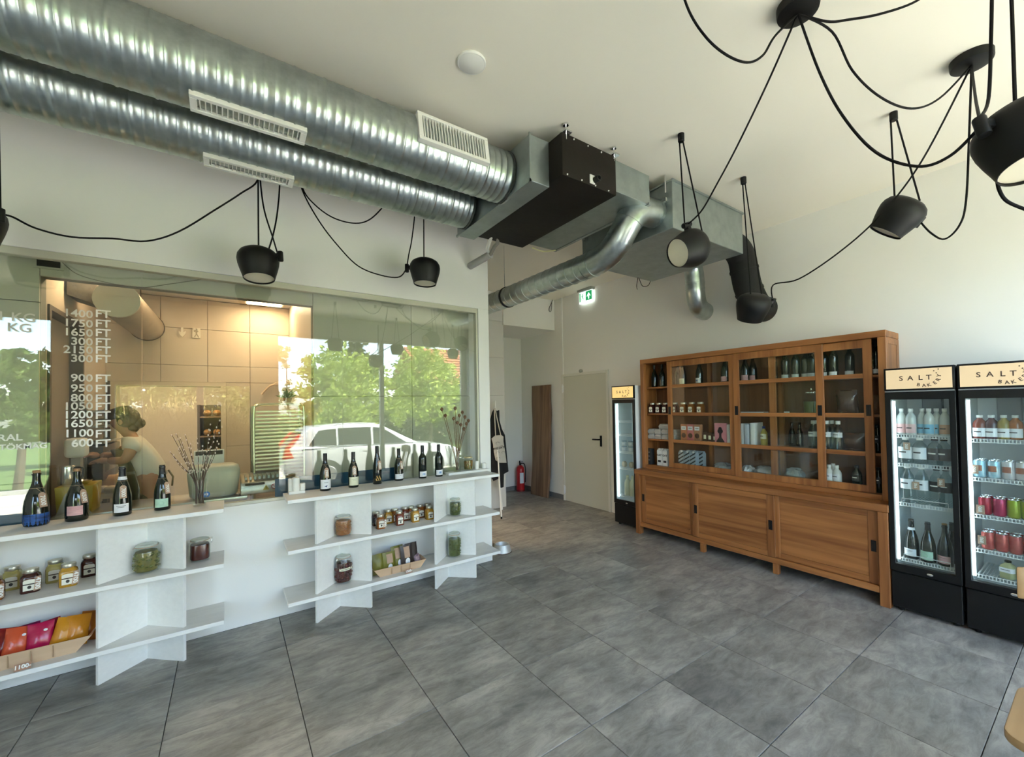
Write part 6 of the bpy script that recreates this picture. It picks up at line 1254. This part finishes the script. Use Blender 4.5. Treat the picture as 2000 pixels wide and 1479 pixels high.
# wooden workbench with dough and paper
t = T('workbench', 'floury wooden workbench in front of the baker', 'table', (-.72, 5.42, 0)); wbm = wood('bench_wood', (.50, .36, .22), (.38, .26, .15), 0, .6, .5)
P('top', MB().box(-.29, .02, -.30, .30, .90, .945), wbm, t, bev=.004)
for x in (-.27, -.01):
    for y in (-.27, .27): P('leg', MB().box(x-.02, x+.02, y-.02, y+.02, 0, .899), dkm, t)
P('lower_shelf', MB().box(-.27, 0, -.26, .26, .30, .32), dkm, t)
packet('crumpled brown paper bag lying on the workbench', Vector((-.83, 5.30, .95)), .24, .20, .12, -.9, .3, mat('brown_paper', (.40, .25, .13), .7, bump=.5, bscale=14))
for k, (x, y) in enumerate(((-.92, 5.22), (-.86, 5.18), (-.78, 5.17))): t = T('dough_ball', ORD[k]+' pale dough ball from the left on the workbench', 'dough', (x, y, .9455)); P('dough', MB().ball((0, 0, .03), (.05, .045, .031), 14, 8), mat('dough', (.62, .50, .36), .7), t)
# wall rack with dark oven on the left kitchen wall
t = T('wall_rack', 'steel wall rack with dark oven on the left kitchen wall', 'rack', (KX0, 5.5, 0))
P('oven', MB().box(.002, .12, -.30, .40, 1.05, 1.36), mat('oven_dark', (.03, .025, .02), .3), t, bev=.006); P('oven_window', MB().box(.1195, .1215, -.22, .30, 1.12, 1.30), mat('oven_glass', (.01, .01, .01), .08), t)
for z in (1.38, 1.52, 1.66): P('shelf', MB().box(.002, .13, -.32, .42, z, z+.015), ss, t)
for y in (-.31, .41): P('upright', MB().box(.002, .02, y-.01, y+.01, .90, 1.70), ss, t)
# round duct over the kitchen, square feeder duct, black ceiling cassette
t = T('kitchen_duct', 'short round duct with grey end disc hanging in the kitchen', 'duct', (-.735, 4.62, 2.56)); kd = mat('kitchen_duct_skin', (.42, .36, .29), .55, .3, var=.2, vscale=8)
P('tube', MB().tube([(0, 0, 0), (.02, 1.36, .0)], .14, 32, cap=False), kd, t); P('end_disc', MB().lathe([(0, -.004), (.142, -.004), (.142, .02), (0, .02)], 32, Matrix.Rotation(-pi/2, 4, 'X')), cladg, t); P('far_rim', MB().tube([(.02+.142*math.cos(q), 1.34, .142*math.sin(q)) for q in [2*pi*i/24 for i in range(24)]], .006, 6, closed=True), dkm, t)
P('paper_label', MB().lathe([(.1415, .42), (.1415, .60)], 6, Matrix.Rotation(-pi/2, 4, 'X'), cap=False, a0=-.25, a1=.35), L_cream, t); P('paper_label', MB().lathe([(.1415, 1.10), (.1415, 1.24)], 6, Matrix.Rotation(-pi/2, 4, 'X'), cap=False, a0=-.25, a1=.45), L_cream, t)
P('hanger', MB().tube([(0, .3, .14), (0, .3, .36)], .006, 6).tube([(0, 1.1, .14), (0, 1.1, .36)], .006, 6), dkm, t)
t = T('feeder_duct', 'dark square perforated duct joining the round kitchen duct', 'duct', (-.95, 4.75, 2.62)); P('duct', MB().hexa([(-.07, -.10, -.05), (.085, -.02, -.10), (.085, .18, -.10), (-.07, .18, -.05), (-.07, -.10, .19), (.085, -.02, .08), (.085, .18, .08), (-.07, .18, .19)]), mat('perforated_dark', (.12, .11, .09), .7, var=.6, vscale=60), t)
p = oy(96, 515, 4.15); t = T('ceiling_cassette', 'black square vent at the top of the kitchen glass', 'vent', (p.x, YW+.235, p.z)); P('vent_frame', MB().ring(-.005, .006, (-.07, .07, -.04, .04), (-.055, .055, -.026, .026)).xf(Matrix.Rotation(-pi/2, 4, 'Z')), cladg, t); P('vent_hole', MB().box(-.056, .056, -.003, .001, -.027, .027), bk_txt, t)
tag(P('kitchen_cable', MB().tube(spline([oy(122, 513, 4.12), oy(150, 535, 4.12), oy(200, 550, 4.12), oy(270, 562, 4.12), oy(330, 555, 4.12), oy(400, 545, 4.12)], 5), .003, 5), mat('grey_cable2', (.16, .15, .12), .7)), 'thin cable sagging across the grey header above the kitchen opening', 'cable')
# plain exit plate, peel, plant
t = T('exit_plate', 'pale arrow and running figure plate on the kitchen back wall', 'sign', (-.35, KY-.012, 2.53)); pw_ = mat('pale_print', (.78, .74, .66), .6)
P('arrow', MB().prism([(-.085, .055), (-.065, .055), (-.065, .0), (-.045, .02), (-.045, -.01), (-.075, -.05), (-.105, -.01), (-.105, .02), (-.085, 0)], -.001, .011, 1), pw_, t, smooth=0); P('plate', MB().box(.015, .085, 0, .011, -.055, .06), pw_, t); P('running_figure', MB().prism([(.03, -.04), (.045, -.01), (.04, .02), (.03, .01), (.025, .03), (.055, .038), (.07, .02), (.06, .015), (.055, -.005), (.075, -.045), (.065, -.045), (.05, -.015), (.038, -.045)], -.003, -.0005, 1).ball((.052, -.002, .046), (.008, .002, .008), 8, 6), mat('faded_green', (.34, .30, .22), .6), t, smooth=0)
t = T('bread_peel', 'pale wooden peel hanging on the kitchen back wall above the trolley', 'peel', (.46, KY-.03, 1.93)); P('blade', MB().tube([(-.01, 0, .03), (.06, 0, .05), (.16, 0, .048)], [.02, .036, .03], 10).xf(Matrix.Diagonal((1, .3, 1, 1))), mat('peel_wood', (.56, .44, .32), .7), t); P('handle', MB().tube(spline([(-.01, 0, .03), (-.06, 0, .01), (-.12, 0, -.06), (-.14, 0, -.09)], 5), [.012]*16, 8), mat('peel_wood', (.56, .44, .32)), t)
t = T('potted_plant', 'small leafy green plant on top of the tray trolley', 'plant', (.47, 4.74, 1.718)); P('pot', MB().lathe([(.03, 0), (.042, .05), (.038, .05), (0, .045)], 18), mat('terracotta', (.30, .12, .06), .8), t); lf = mat('plant_leaf', (.06, .15, .025), .5, var=.5, vscale=20); rn = random.Random(4)
for k in range(26):
    a, e = rn.uniform(0, 2*pi), rn.uniform(.1, 1.2); d = Vector((math.cos(a)*math.cos(e), math.sin(a)*math.cos(e), math.sin(e))); s_ = d.orthogonal().normalized()*.02; b0_ = Vector((0, 0, .05)); l_ = rn.uniform(.06, .11); P('leaf', MB().add([b0_, b0_+d*l_*.5+s_+Vector((0, 0, .006)), b0_+d*l_, b0_+d*l_*.5-s_+Vector((0, 0, .006)), b0_+d*l_*.55-Vector((0, 0, .006))], [(0, 1, 4), (1, 2, 4), (2, 3, 4), (3, 0, 4)]), lf, t, smooth=60)
# bakery room things seen through the opening
t = T('bread_rack', 'dark bread rack with loaves in the room beyond the opening', 'rack', (-.16, 8.3, 0)); 
P('carcass', MB().box(-.24, -.21, -.2, .2, 0, 1.75).box(.21, .24, -.2, .2, 0, 1.75).box(-.21, .21, .18, .2, 0, 1.75), dkm, t)
for z in (.35, .65, .95, 1.25, 1.55): 
    P('shelf', MB().box(-.209, .209, -.2, .179, z, z+.02), mat('rack_wood', (.20, .12, .06), .6), t)
for z in (.97, 1.27, 1.57):
    for x in (-.12, .0, .12): o = T('bread_loaf', {-.12: 'left', .0: 'middle', .12: 'right'}[x]+' brown loaf on the '+{.97: 'lower', 1.27: 'middle', 1.57: 'upper'}[z]+' shelf of the dark bread rack', 'bread', (x-.16, 8.22, z+.0005), 0, 'loaves on the dark bread rack'); P('crust', MB().ball((0, 0, .05), (.055, .12, .05), 12, 8), mat('crust', (.35, .17, .05), .7, var=.4, vscale=20), o)
# the baker
def skin(name, chains, m, parent, sub=2):
    """chains: lists of (point, radius); later chains start at an existing point"""
    vs, es, rs, idx = [], [], [], {}
    def key(p): return tuple(round(c, 4) for c in p)
    for ch in chains:
        prev = None
        for p, r in ch:
            k = key(p)
            if k not in idx: idx[k] = len(vs); vs.append(tuple(p)); rs.append(r)
            i = idx[k]
            if prev is not None and prev != i: es.append((prev, i))
            prev = i
    me = bpy.data.meshes.new(name); me.from_pydata(vs, es, []); o = obj(name, me, m, parent)
    md = o.modifiers.new('skin', 'SKIN'); md.use_smooth_shade = True; md.branch_smoothing = .5
    for i, r in enumerate(rs):
        sv = me.skin_vertices[0].data[i]; sv.radius = r if isinstance(r, (tuple, list)) else (r, r)
    me.skin_vertices[0].data[0].use_root = True
    s2 = o.modifiers.new('smooth', 'SUBSURF'); s2.levels = sub; s2.render_levels = sub
    bpy.context.view_layer.update(); ev = o.evaluated_get(bpy.context.evaluated_depsgraph_get()); nm = bpy.data.meshes.new_from_object(ev); nm.name = name
    o.modifiers.clear(); o.data = nm; nm.polygons.foreach_set('use_smooth', [True]*len(nm.polygons)); return o
BY = 5.02
def bp(u, v, dy=0): return oy(u, v, BY+dy)
pel = bp(296, 950); root_ = Vector((pel.x, BY, 0))
person = T('person', 'baker in white T-shirt, dark cap and olive apron leaning over the workbench', 'person', root_)
def R_(p): return Vector(p)-root_
skinm = mat('skin_tone', (.42, .22, .14), .55); tee = mat('white_tshirt', (.72, .70, .64), .85, bump=.2, bscale=20); apr = mat('olive_apron', (.13, .12, .06), .85); trou = mat('black_trousers', (.015, .015, .016), .85); hairm = mat('dark_hair', (.018, .012, .009), .5, bump=.4, bscale=60)
pelv = R_(pel); wst = R_(bp(286, 915)); che = R_(bp(270, 880)); nck = R_(bp(254, 851)); hb = R_(bp(243, 834)); hd_ = R_(bp(237, 820)); sL = R_(bp(262, 864, -.16)); sR = R_(bp(262, 862, .16))
eL = R_(bp(246, 900, -.19)); wL = R_(bp(212, 900, -.10)); eR = R_(bp(228, 892, .17)); wR = R_(bp(196, 890, .08))
kneeL = Vector((pelv.x+.01, -.10, .50)); ankL = Vector((pelv.x+.05, -.11, .08)); kneeR = Vector((pelv.x+.03, .10, .50)); ankR = Vector((pelv.x+.10, .11, .08))
hipL = pelv+Vector((0, -.10, -.04)); hipR = pelv+Vector((0, .10, -.04))
body = skin('body', [[(pelv, (.125, .15)), (wst, (.105, .135)), (che, (.115, .165)), (nck, (.055, .06)), (hb, (.052, .055)), (hd_+Vector((-.015, 0, -.035)), (.066, .062)), (hd_+Vector((-.02, 0, .0)), (.078, .07)), (hd_+Vector((.0, 0, .055)), (.075, .068))],
    [(che, (.115, .165)), (sL, .058), (sL.lerp(eL, .5), .047), (eL, .040), (eL.lerp(wL, .5), .037), (wL, .027)], [(che, (.115, .165)), (sR, .058), (sR.lerp(eR, .5), .047), (eR, .040), (eR.lerp(wR, .5), .037), (wR, .027)],
    [(pelv, (.125, .15)), (hipL, .09), (kneeL, .062), (kneeL.lerp(ankL, .4), .056), (ankL, .040), (ankL+Vector((-.12, 0, -.04)), .036), (ankL+Vector((-.18, 0, -.048)), .03)], [(pelv, (.125, .15)), (hipR, .09), (kneeR, .062), (kneeR.lerp(ankR, .4), .056), (ankR, .040), (ankR+Vector((-.12, 0, -.04)), .036), (ankR+Vector((-.18, 0, -.048)), .03)]], skinm, person)
for nm_, wv_, ev_ in (('hand', wL, eL), ('hand', wR, eR)):
    d = (wv_-ev_).normalized(); sd = d.cross(Vector((0, 0, 1))).normalized(); up_ = sd.cross(d)
    palm = [(wv_, (.022, .026)), (wv_+d*.035, (.018, .036)), (wv_+d*.075, (.015, .036))]
    hnd = skin(nm_, [palm]+[[(wv_+d*.075, (.015, .036)), (wv_+d*(.088)+sd*(.027-.018*k), .010), (wv_+d*(.088+.030*l_)+sd*(.029-.019*k)-up_*.008, .0088), (wv_+d*(.088+.052*l_)+sd*(.029-.019*k)-up_*.030, .0075)] for k, l_ in enumerate((.85, 1.05, 1.1, .95))]+[[(wv_+d*.035, (.018, .036)), (wv_+d*.045+sd*.042-up_*.006, .0105), (wv_+d*.075+sd*.056-up_*.016, .0088)]], skinm, person, 1)
skin('tshirt', [[(pelv+Vector((0, 0, .02)), (.150, .175)), (wst, (.138, .168)), (che, (.148, .195)), (nck+Vector((.005, 0, -.012)), (.072, .078))], [(che, (.148, .195)), (sL, .088), (sL.lerp(eL, .55), .074)], [(che, (.148, .195)), (sR, .088), (sR.lerp(eR, .55), .074)]], tee, person)
skin('trousers', [[(pelv+Vector((0, 0, .02)), (.150, .178)), (pelv+Vector((0, 0, -.06)), (.160, .190))], [(pelv+Vector((0, 0, -.06)), (.160, .190)), (hipL+Vector((0, 0, -.1)), .118), (kneeL, .076), (ankL+Vector((0, 0, .03)), .062)], [(pelv+Vector((0, 0, -.06)), (.160, .190)), (hipR+Vector((0, 0, -.1)), .118), (kneeR, .076), (ankR+Vector((0, 0, .03)), .062)]], trou, person)
# apron over the front of the body, with its tie
ap_ = MB(); fx = Vector((-1, 0, 0)); n_ = 8; rows_ = []
for p_, w_, off in ((che+Vector((-.02, 0, .02)), .12, .155), (wst, .165, .158), (pelv, .18, .165), (pelv+Vector((-.02, 0, -.2)), .17, .14), (pelv+Vector((-.03, 0, -.42)), .17, .13)):
    rows_.append([p_+Vector((-off*math.cos(q), w_*math.sin(q)*1.05, 0)) for q in [(-1.25+2.5*i/n_) for i in range(n_+1)]])
vv = [p for r in rows_ for p in r]; ff = [(j*(n_+1)+i, j*(n_+1)+i+1, (j+1)*(n_+1)+i+1, (j+1)*(n_+1)+i) for j in range(4) for i in range(n_)]
o = P('apron', ap_.add(vv, ff), apr, person, smooth=80); o.modifiers.new('th', 'SOLIDIFY').thickness = .006
P('apron_tie', MB().tube([wst+Vector((.15, .0, -.03)), wst+Vector((.185, -.03, -.09)), wst+Vector((.18, -.05, -.17))], .008, 6), apr, person)
hc = hd_+Vector((.0, 0, .0))
P('hair', MB().ball(hc+Vector((.035, 0, .012)), (.092, .088, .095), 20, 12).ball(hc+Vector((.105, 0, -.035)), (.055, .05, .05), 14, 10).ball(hc+Vector((.075, .0, -.07)), (.045, .06, .05), 12, 8), hairm, person, smooth=80)
P('cap', MB().lathe([(.094, -.005), (.096, .02), (.088, .055), (.06, .085), (0, .095)], 22, Matrix.Translation(hc+Vector((.012, 0, .025))) @ Matrix.Rotation(.3, 4, 'Y').inverted(), cap=False).ball(hc+Vector((-.115, 0, .005)), (.055, .062, .009), 14, 6), hairm, person, smooth=80)
P('ear', MB().ball(hc+Vector((.005, -.079, -.02)), (.016, .008, .026), 10, 8), skinm, person); P('ear', MB().ball(hc+Vector((.005, .079, -.02)), (.016, .008, .026), 10, 8), skinm, person)
P('nose', MB().add([hc+Vector(v) for v in ((-.088, 0, .005), (-.088, -.014, -.032), (-.088, .014, -.032), (-.112, 0, -.028))], [(0, 1, 3), (0, 3, 2), (1, 2, 3)]), skinm, person, bev=.003, smooth=80)
for sy in (-.03, .03): P('eye', MB().ball(hc+Vector((-.080, sy, .002)), (.010, .012, .007), 10, 6), bk_txt, person)
P('mouth', MB().ball(hc+Vector((-.080, 0, -.062)), (.008, .024, .005), 10, 6), mat('lips', (.30, .10, .08), .5), person)
# ================================================================== outside, mirrored in the glass
MY = 7.876
def mir(u, v, y): p = oy(u, v, MY-y); p.y = y; return p   # real point whose mirror image falls there
leafs = {}
def leafm(n, c1, c2):
    k = 'leaf_'+n
    if k not in leafs:
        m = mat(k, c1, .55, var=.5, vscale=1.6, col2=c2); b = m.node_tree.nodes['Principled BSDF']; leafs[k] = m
    return leafs[k]
def tree(name, label, base, crown, n, m, trunk=.10, seed=1, leaf=.10, cat='tree'):
    """crown: list of (dx, dy, z, rx, ry, rz) clumps, each broken into twig tufts; leaves sit around every tuft"""
    t = T(name, label, cat, base); rn = random.Random(seed); top_ = max(c[2] for c in crown)
    P('trunk', MB().tube(spline([(0, 0, 0), (.08, .03, top_*.35), (.02, -.05, top_*.7), (crown[0][0], crown[0][1], top_)], 4), [trunk*(1-.055*i) for i in range(13)], 10), mat('tree_bark', (.10, .075, .055), .9), t)
    vs, fs = [], []; tot = sum(c[3]*c[5] for c in crown)
    for c in crown:
        nc = int(n*c[3]*c[5]/tot); nt_ = max(6, nc//45)
        for q in range(nt_):
            d = Vector((rn.gauss(0, 1), rn.gauss(0, 1), rn.gauss(0, 1))).normalized(); r = rn.uniform(.45, 1.12)
            tc_ = Vector((c[0]+d.x*c[3]*r, c[1]+d.y*c[4]*r, c[2]+d.z*c[5]*r)); ts_ = c[3]*rn.uniform(.16, .34)
            for i in range(nc//nt_):
                p = tc_+Vector((rn.gauss(0, .6), rn.gauss(0, .6), rn.gauss(0, .5)))*ts_; a = Vector((rn.gauss(0, 1), rn.gauss(0, 1), rn.gauss(-.4, .6))).normalized(); b_ = a.orthogonal().normalized(); s = leaf*rn.uniform(.6, 1.4); b0 = len(vs)
                vs += [p-a*s, p+b_*s*.45, p+a*s, p-b_*s*.45]; fs.append((b0, b0+1, b0+2, b0+3))
    P('foliage', MB().add(vs, fs), m, t, kind='stuff', smooth=0); return t
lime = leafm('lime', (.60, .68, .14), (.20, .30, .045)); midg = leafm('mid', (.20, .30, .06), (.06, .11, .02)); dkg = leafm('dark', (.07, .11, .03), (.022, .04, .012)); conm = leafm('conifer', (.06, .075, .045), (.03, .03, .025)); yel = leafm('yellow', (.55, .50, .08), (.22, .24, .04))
Yt = -9.5
def clump(u, v, y, base, ru, rv=None):
    p = mir(u, v, y); e = mir(u+ru, v, y); r = (e-p).length; return (p.x-base.x, p.y-base.y, p.z-base.z, r, r*.9, r*(rv or 1))
def mtree(name, label, y, ub, cl, n, m, seed, **k):
    b_ = mir(ub, 790, y); b_.z = GZ+.03 if y < -7.9 else GZ; return tree(name, label, b_, [clump(u, v, y, b_, r, rv) for u, v, r, rv in cl], n, m, seed=seed, **k)
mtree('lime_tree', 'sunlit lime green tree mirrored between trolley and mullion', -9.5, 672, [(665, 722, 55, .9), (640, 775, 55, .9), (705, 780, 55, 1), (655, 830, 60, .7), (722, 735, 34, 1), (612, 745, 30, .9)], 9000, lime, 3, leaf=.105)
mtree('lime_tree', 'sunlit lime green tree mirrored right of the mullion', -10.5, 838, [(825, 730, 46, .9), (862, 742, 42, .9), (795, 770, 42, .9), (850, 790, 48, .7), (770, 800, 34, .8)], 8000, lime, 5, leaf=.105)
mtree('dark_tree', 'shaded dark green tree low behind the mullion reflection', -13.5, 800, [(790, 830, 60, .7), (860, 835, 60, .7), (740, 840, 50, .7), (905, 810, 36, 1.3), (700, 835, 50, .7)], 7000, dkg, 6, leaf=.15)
mtree('yellow_bush', 'yellow green bush mirrored beside the tray trolley', -6.6, 606, [(606, 795, 20, 1.2), (598, 830, 20, 1.2), (612, 760, 12, 1.3)], 2400, yel, 7, leaf=.05, trunk=.03, cat='bush')
pale = leafm('pale', (.44, .44, .22), (.20, .23, .08))
mtree('flowering_bush', 'loose pale flowering bush mirrored across the tray trolley', -6.2, 560, [(560, 775, 22, 1.4), (575, 820, 20, 1.2), (552, 700, 18, 1.9), (530, 830, 24, 1.2), (525, 770, 20, 1.4)], 3000, pale, 8, leaf=.045, trunk=.03, cat='bush')
mtree('green_tree', 'green tree mirrored at the far left end of the glass', -8.5, 35, [(22, 720, 42, 1.2), (58, 775, 36, 1), (5, 790, 44, 1), (60, 830, 40, 1), (20, 850, 40, .8), (66, 720, 20, 1.1)], 9000, midg, 9, leaf=.085)
mtree('conifer', 'thin dark conifer against the sky behind the lime tree', -15, 702, [(702, 668, 16, 1.5), (690, 650, 8, 2), (716, 655, 8, 2), (700, 700, 20, 1.4)], 2500, conm, 10, leaf=.12)
mtree('shrub_row', 'row of shaded shrubs behind the parked white car', -12.5, 600, [(560, 838, 40, .6), (640, 850, 50, .6), (500, 830, 40, .8), (460, 820, 40, 1)], 5000, dkg, 12, leaf=.13, cat='shrub')
mtree('olive_tree', 'olive green tree mirrored above the grasses at the opening', -11.5, 340, [(270, 770, 52, .9), (340, 760, 50, .9), (405, 770, 50, .9), (300, 830, 60, .7), (390, 830, 60, .7), (455, 760, 44, 1), (235, 820, 46, 1), (480, 820, 50, .8), (500, 740, 36, 1)], 12000, leafm('olive', (.46, .44, .15), (.14, .16, .04)), 14, leaf=.10)
mtree('back_tree', 'tall dark green tree mirrored behind the bare wall of front windows', -14.5, 160, [(140, 740, 70, 1), (200, 770, 60, 1), (110, 820, 60, 1), (180, 840, 70, .8)], 7000, dkg, 15, leaf=.14)
# dry ornamental grasses on the terrace edge
def reeds(label, u, y, wdt, h, n, seed):
    b_ = mir(u, 900, y); b_.z = GZ if y < -2.9 else -.03; t = T('ornamental_grass', label, 'grass', b_, 0, 'dry ornamental grasses by the shop front'); rn = random.Random(seed); vs, fs = [], []
    for i in range(n):
        x0 = Vector((rn.gauss(0, wdt*.22), rn.gauss(0, wdt*.15), 0)); ln = rn.gauss(0, .35); l2 = rn.gauss(0, .2); hh = h*rn.uniform(.6, 1.05); pts = [x0, x0+Vector((ln*.12, l2*.1, hh*.5)), x0+Vector((ln*.35, l2*.3, hh*.85)), x0+Vector((ln*.75, l2*.6, hh*(.98-.25*abs(ln))))]
        wv_ = .010*rn.uniform(.7, 1.5); b0 = len(vs)
        for k, p in enumerate(pts): s = wv_*(1-.25*k); vs += [p+Vector((s, 0, 0)), p-Vector((s, 0, 0))]
        for k in range(3): fs.append((b0+2*k, b0+2*k+1, b0+2*k+3, b0+2*k+2))
    P('blades', MB().add(vs, fs), mat('dry_grass', (.78, .60, .26), .8, var=.55, vscale=3, col2=(.30, .24, .08)), t, kind='stuff', smooth=0)
for k, (u_, y_, w_, h_) in enumerate(((290, -2.2, 1.2, 1.85), (350, -2.35, 1.2, 2.0), (445, -2.2, .8, 1.85), (480, -2.5, .6, 1.5))): reeds(('leftmost clump', 'second clump', 'third clump', 'last clump')[k]+' of dry golden grass mirrored across the kitchen opening', u_, y_, w_, h_, 700, 20+k)
# white estate car
carp = mat('car_white', (.58, .60, .62), .25, coat=.6, spec=.5); carg = mat('car_glass', (.02, .025, .03), .06, spec=.7); tyre = mat('tyre', (.015, .015, .015), .8); tail = mat('tail_lamp', (.50, .010, .015), .2)
cb0 = mir(548, 900, -4.55); car = T('white_car', 'white estate car parked outside, mirrored in the kitchen glass', 'car', (cb0.x, -5.45, GZ))
side = [(.06, .30), (.0, .42), (-.03, .72), (.02, 1.00), (.14, 1.08), (1.0, 1.0), (2.4, .97), (3.3, .96), (4.25, .86), (4.62, .70), (4.70, .45), (4.66, .26), (4.1, .22), (.6, .22)]
P('car_body', MB().prism(side, 0, 1.84, 1), carp, car, bev=.06, seg=3)
roof = [(.16, 1.05), (.42, 1.42), (.62, 1.52), (1.5, 1.57), (2.3, 1.53), (3.35, .97), (2.0, .97)]
gh = MB(); n = len(roof); vs = [(x, .10+(z-.95)*.22, z) for x, z in roof]+[(x, 1.74-(z-.95)*.22, z) for x, z in roof]
P('cabin', gh.add(vs, [tuple(range(n)), tuple(range(2*n-1, n-1, -1))]+[(i, i+n, (i+1) % n+n, (i+1) % n) for i in range(n)]), carp, car, bev=.04, seg=3)
def sidewin(pts, nm='side_window'):
    P(nm, MB().hexa([(x, (.10+(z-.95)*.22) if sd == 0 else (1.74-(z-.95)*.22), z) for sd in (0,) for x, z in pts]+[(x, (.10+(z-.95)*.22)+.0, z) for x, z in pts]) if False else MB().add([(x, 1.752-(z-.95)*.22, z) for x, z in pts]+[(x, 1.735-(z-.95)*.22, z) for x, z in pts], [tuple(range(len(pts))), tuple(range(2*len(pts)-1, len(pts)-1, -1))]+[(i, (i+1) % len(pts), (i+1) % len(pts)+len(pts), i+len(pts)) for i in range(len(pts))]), carg, car, smooth=0)
sidewin([(.55, 1.07), (1.18, 1.04), (1.18, 1.46), (.78, 1.43)]); sidewin([(1.24, 1.04), (2.05, 1.02), (2.05, 1.47), (1.24, 1.47)]); sidewin([(2.12, 1.02), (3.0, 1.0), (2.35, 1.44), (2.12, 1.46)])
P('rear_window', MB().hexa([(.20, .20, 1.10), (.20, 1.64, 1.10), (.22, 1.64, 1.10), (.22, .2, 1.10), (.40, .26, 1.40), (.40, 1.58, 1.40), (.42, 1.58, 1.40), (.42, .26, 1.40)]), carg, car)
for y in (.02, 1.64): P('tail_lamp', MB().prism([(-.035, .78), (.20, .80), (.10, 1.02), (.36, 1.36), (.30, 1.38), (.02, 1.06)], y, y+.205, 1), tail, car, bev=.01)
for x in (.95, 3.75):
    for y in (0, 1.70):
        P('wheel', MB().lathe([(0, -.02), (.20, -.02), (.22, 0), (.34, 0), (.345, .02), (.345, .15), (.34, .17), (0, .17)], 26, Matrix.Translation((x, y+.16 if y > 1 else y, .345)) @ Matrix.Rotation(-pi/2 if y == 0 else pi/2, 4, 'X')), tyre, car)
        P('rim', MB().lathe([(0, -.03), (.19, -.03), (.20, -.02)], 20, Matrix.Translation((x, y+.165 if y > 1 else y-.005, .345)) @ Matrix.Rotation(-pi/2 if y == 0 else pi/2, 4, 'X')), steel, car)
P('roof_rail', MB().tube([(.7, 1.58, 1.53), (1.5, 1.57, 1.585), (2.2, 1.57, 1.555)], .018, 8), carp, car)
P('window_trim', MB().box(.4, 3.1, 1.845, 1.848, .985, 1.0), chrome, car); P('side_skirt', MB().box(.6, 4.0, 1.80, 1.842, .21, .34), tyre, car)
for x in (1.95, 2.85): P('door_handle', MB().box(x-.12, x, 1.84, 1.855, .86, .885), carp, car)
# house with a red tiled roof
hb_ = mir(900, 790, -20); house = T('house', 'house with a red tiled roof behind the trees', 'house', (hb_.x-2.5, -27, GZ))
P('wall', MB().box(0, 12, 0, 7, 0, 3.6), mat('house_plaster', (.60, .50, .38), .9), house); rt = wood('roof_tile', (.42, .15, .07), (.28, .09, .045), 0, .8, .3)
P('roof', MB().prism([(-.5, 3.5), (7.5, 3.5), (3.5, 6.6)], -.5, 12.5, 0), rt, house)
for k in range(14):
    f = k/14; P('roof_course', MB().hexa([(-.5, 7.5-4*f+.02, 3.5+3.1*f+.02), (12.5, 7.5-4*f+.02, 3.5+3.1*f+.02), (12.5, 7.5-4*(f+.07), 3.5+3.1*(f+.07)), (-.5, 7.5-4*(f+.07), 3.5+3.1*(f+.07)), (-.5, 7.5-4*f+.06, 3.5+3.1*f+.07), (12.5, 7.5-4*f+.06, 3.5+3.1*f+.07), (12.5, 7.5-4*(f+.07), 3.5+3.1*(f+.07)+.03), (-.5, 7.5-4*(f+.07), 3.5+3.1*(f+.07)+.03)]), rt, house, smooth=0)
for x in (1.5, 5, 8.5): wn_ = P('window', MB().box(x, x+1.2, 6.98, 7.03, 1.1, 2.5), whitem, house); P('pane', MB().box(x+.08, x+1.12, 7.02, 7.04, 1.18, 2.42), carg, wn_)
pb_ = mir(908, 790, -6.0); t = T('street_pole', 'pale street pole mirrored near the right end of the glass', 'pole', (pb_.x, -6.0, GZ)); P('pole', MB().tube([(0, 0, 0), (-.05, 0, 7)], [.09, .07], 14), mat('pole_concrete', (.52, .50, .44), .9), t)
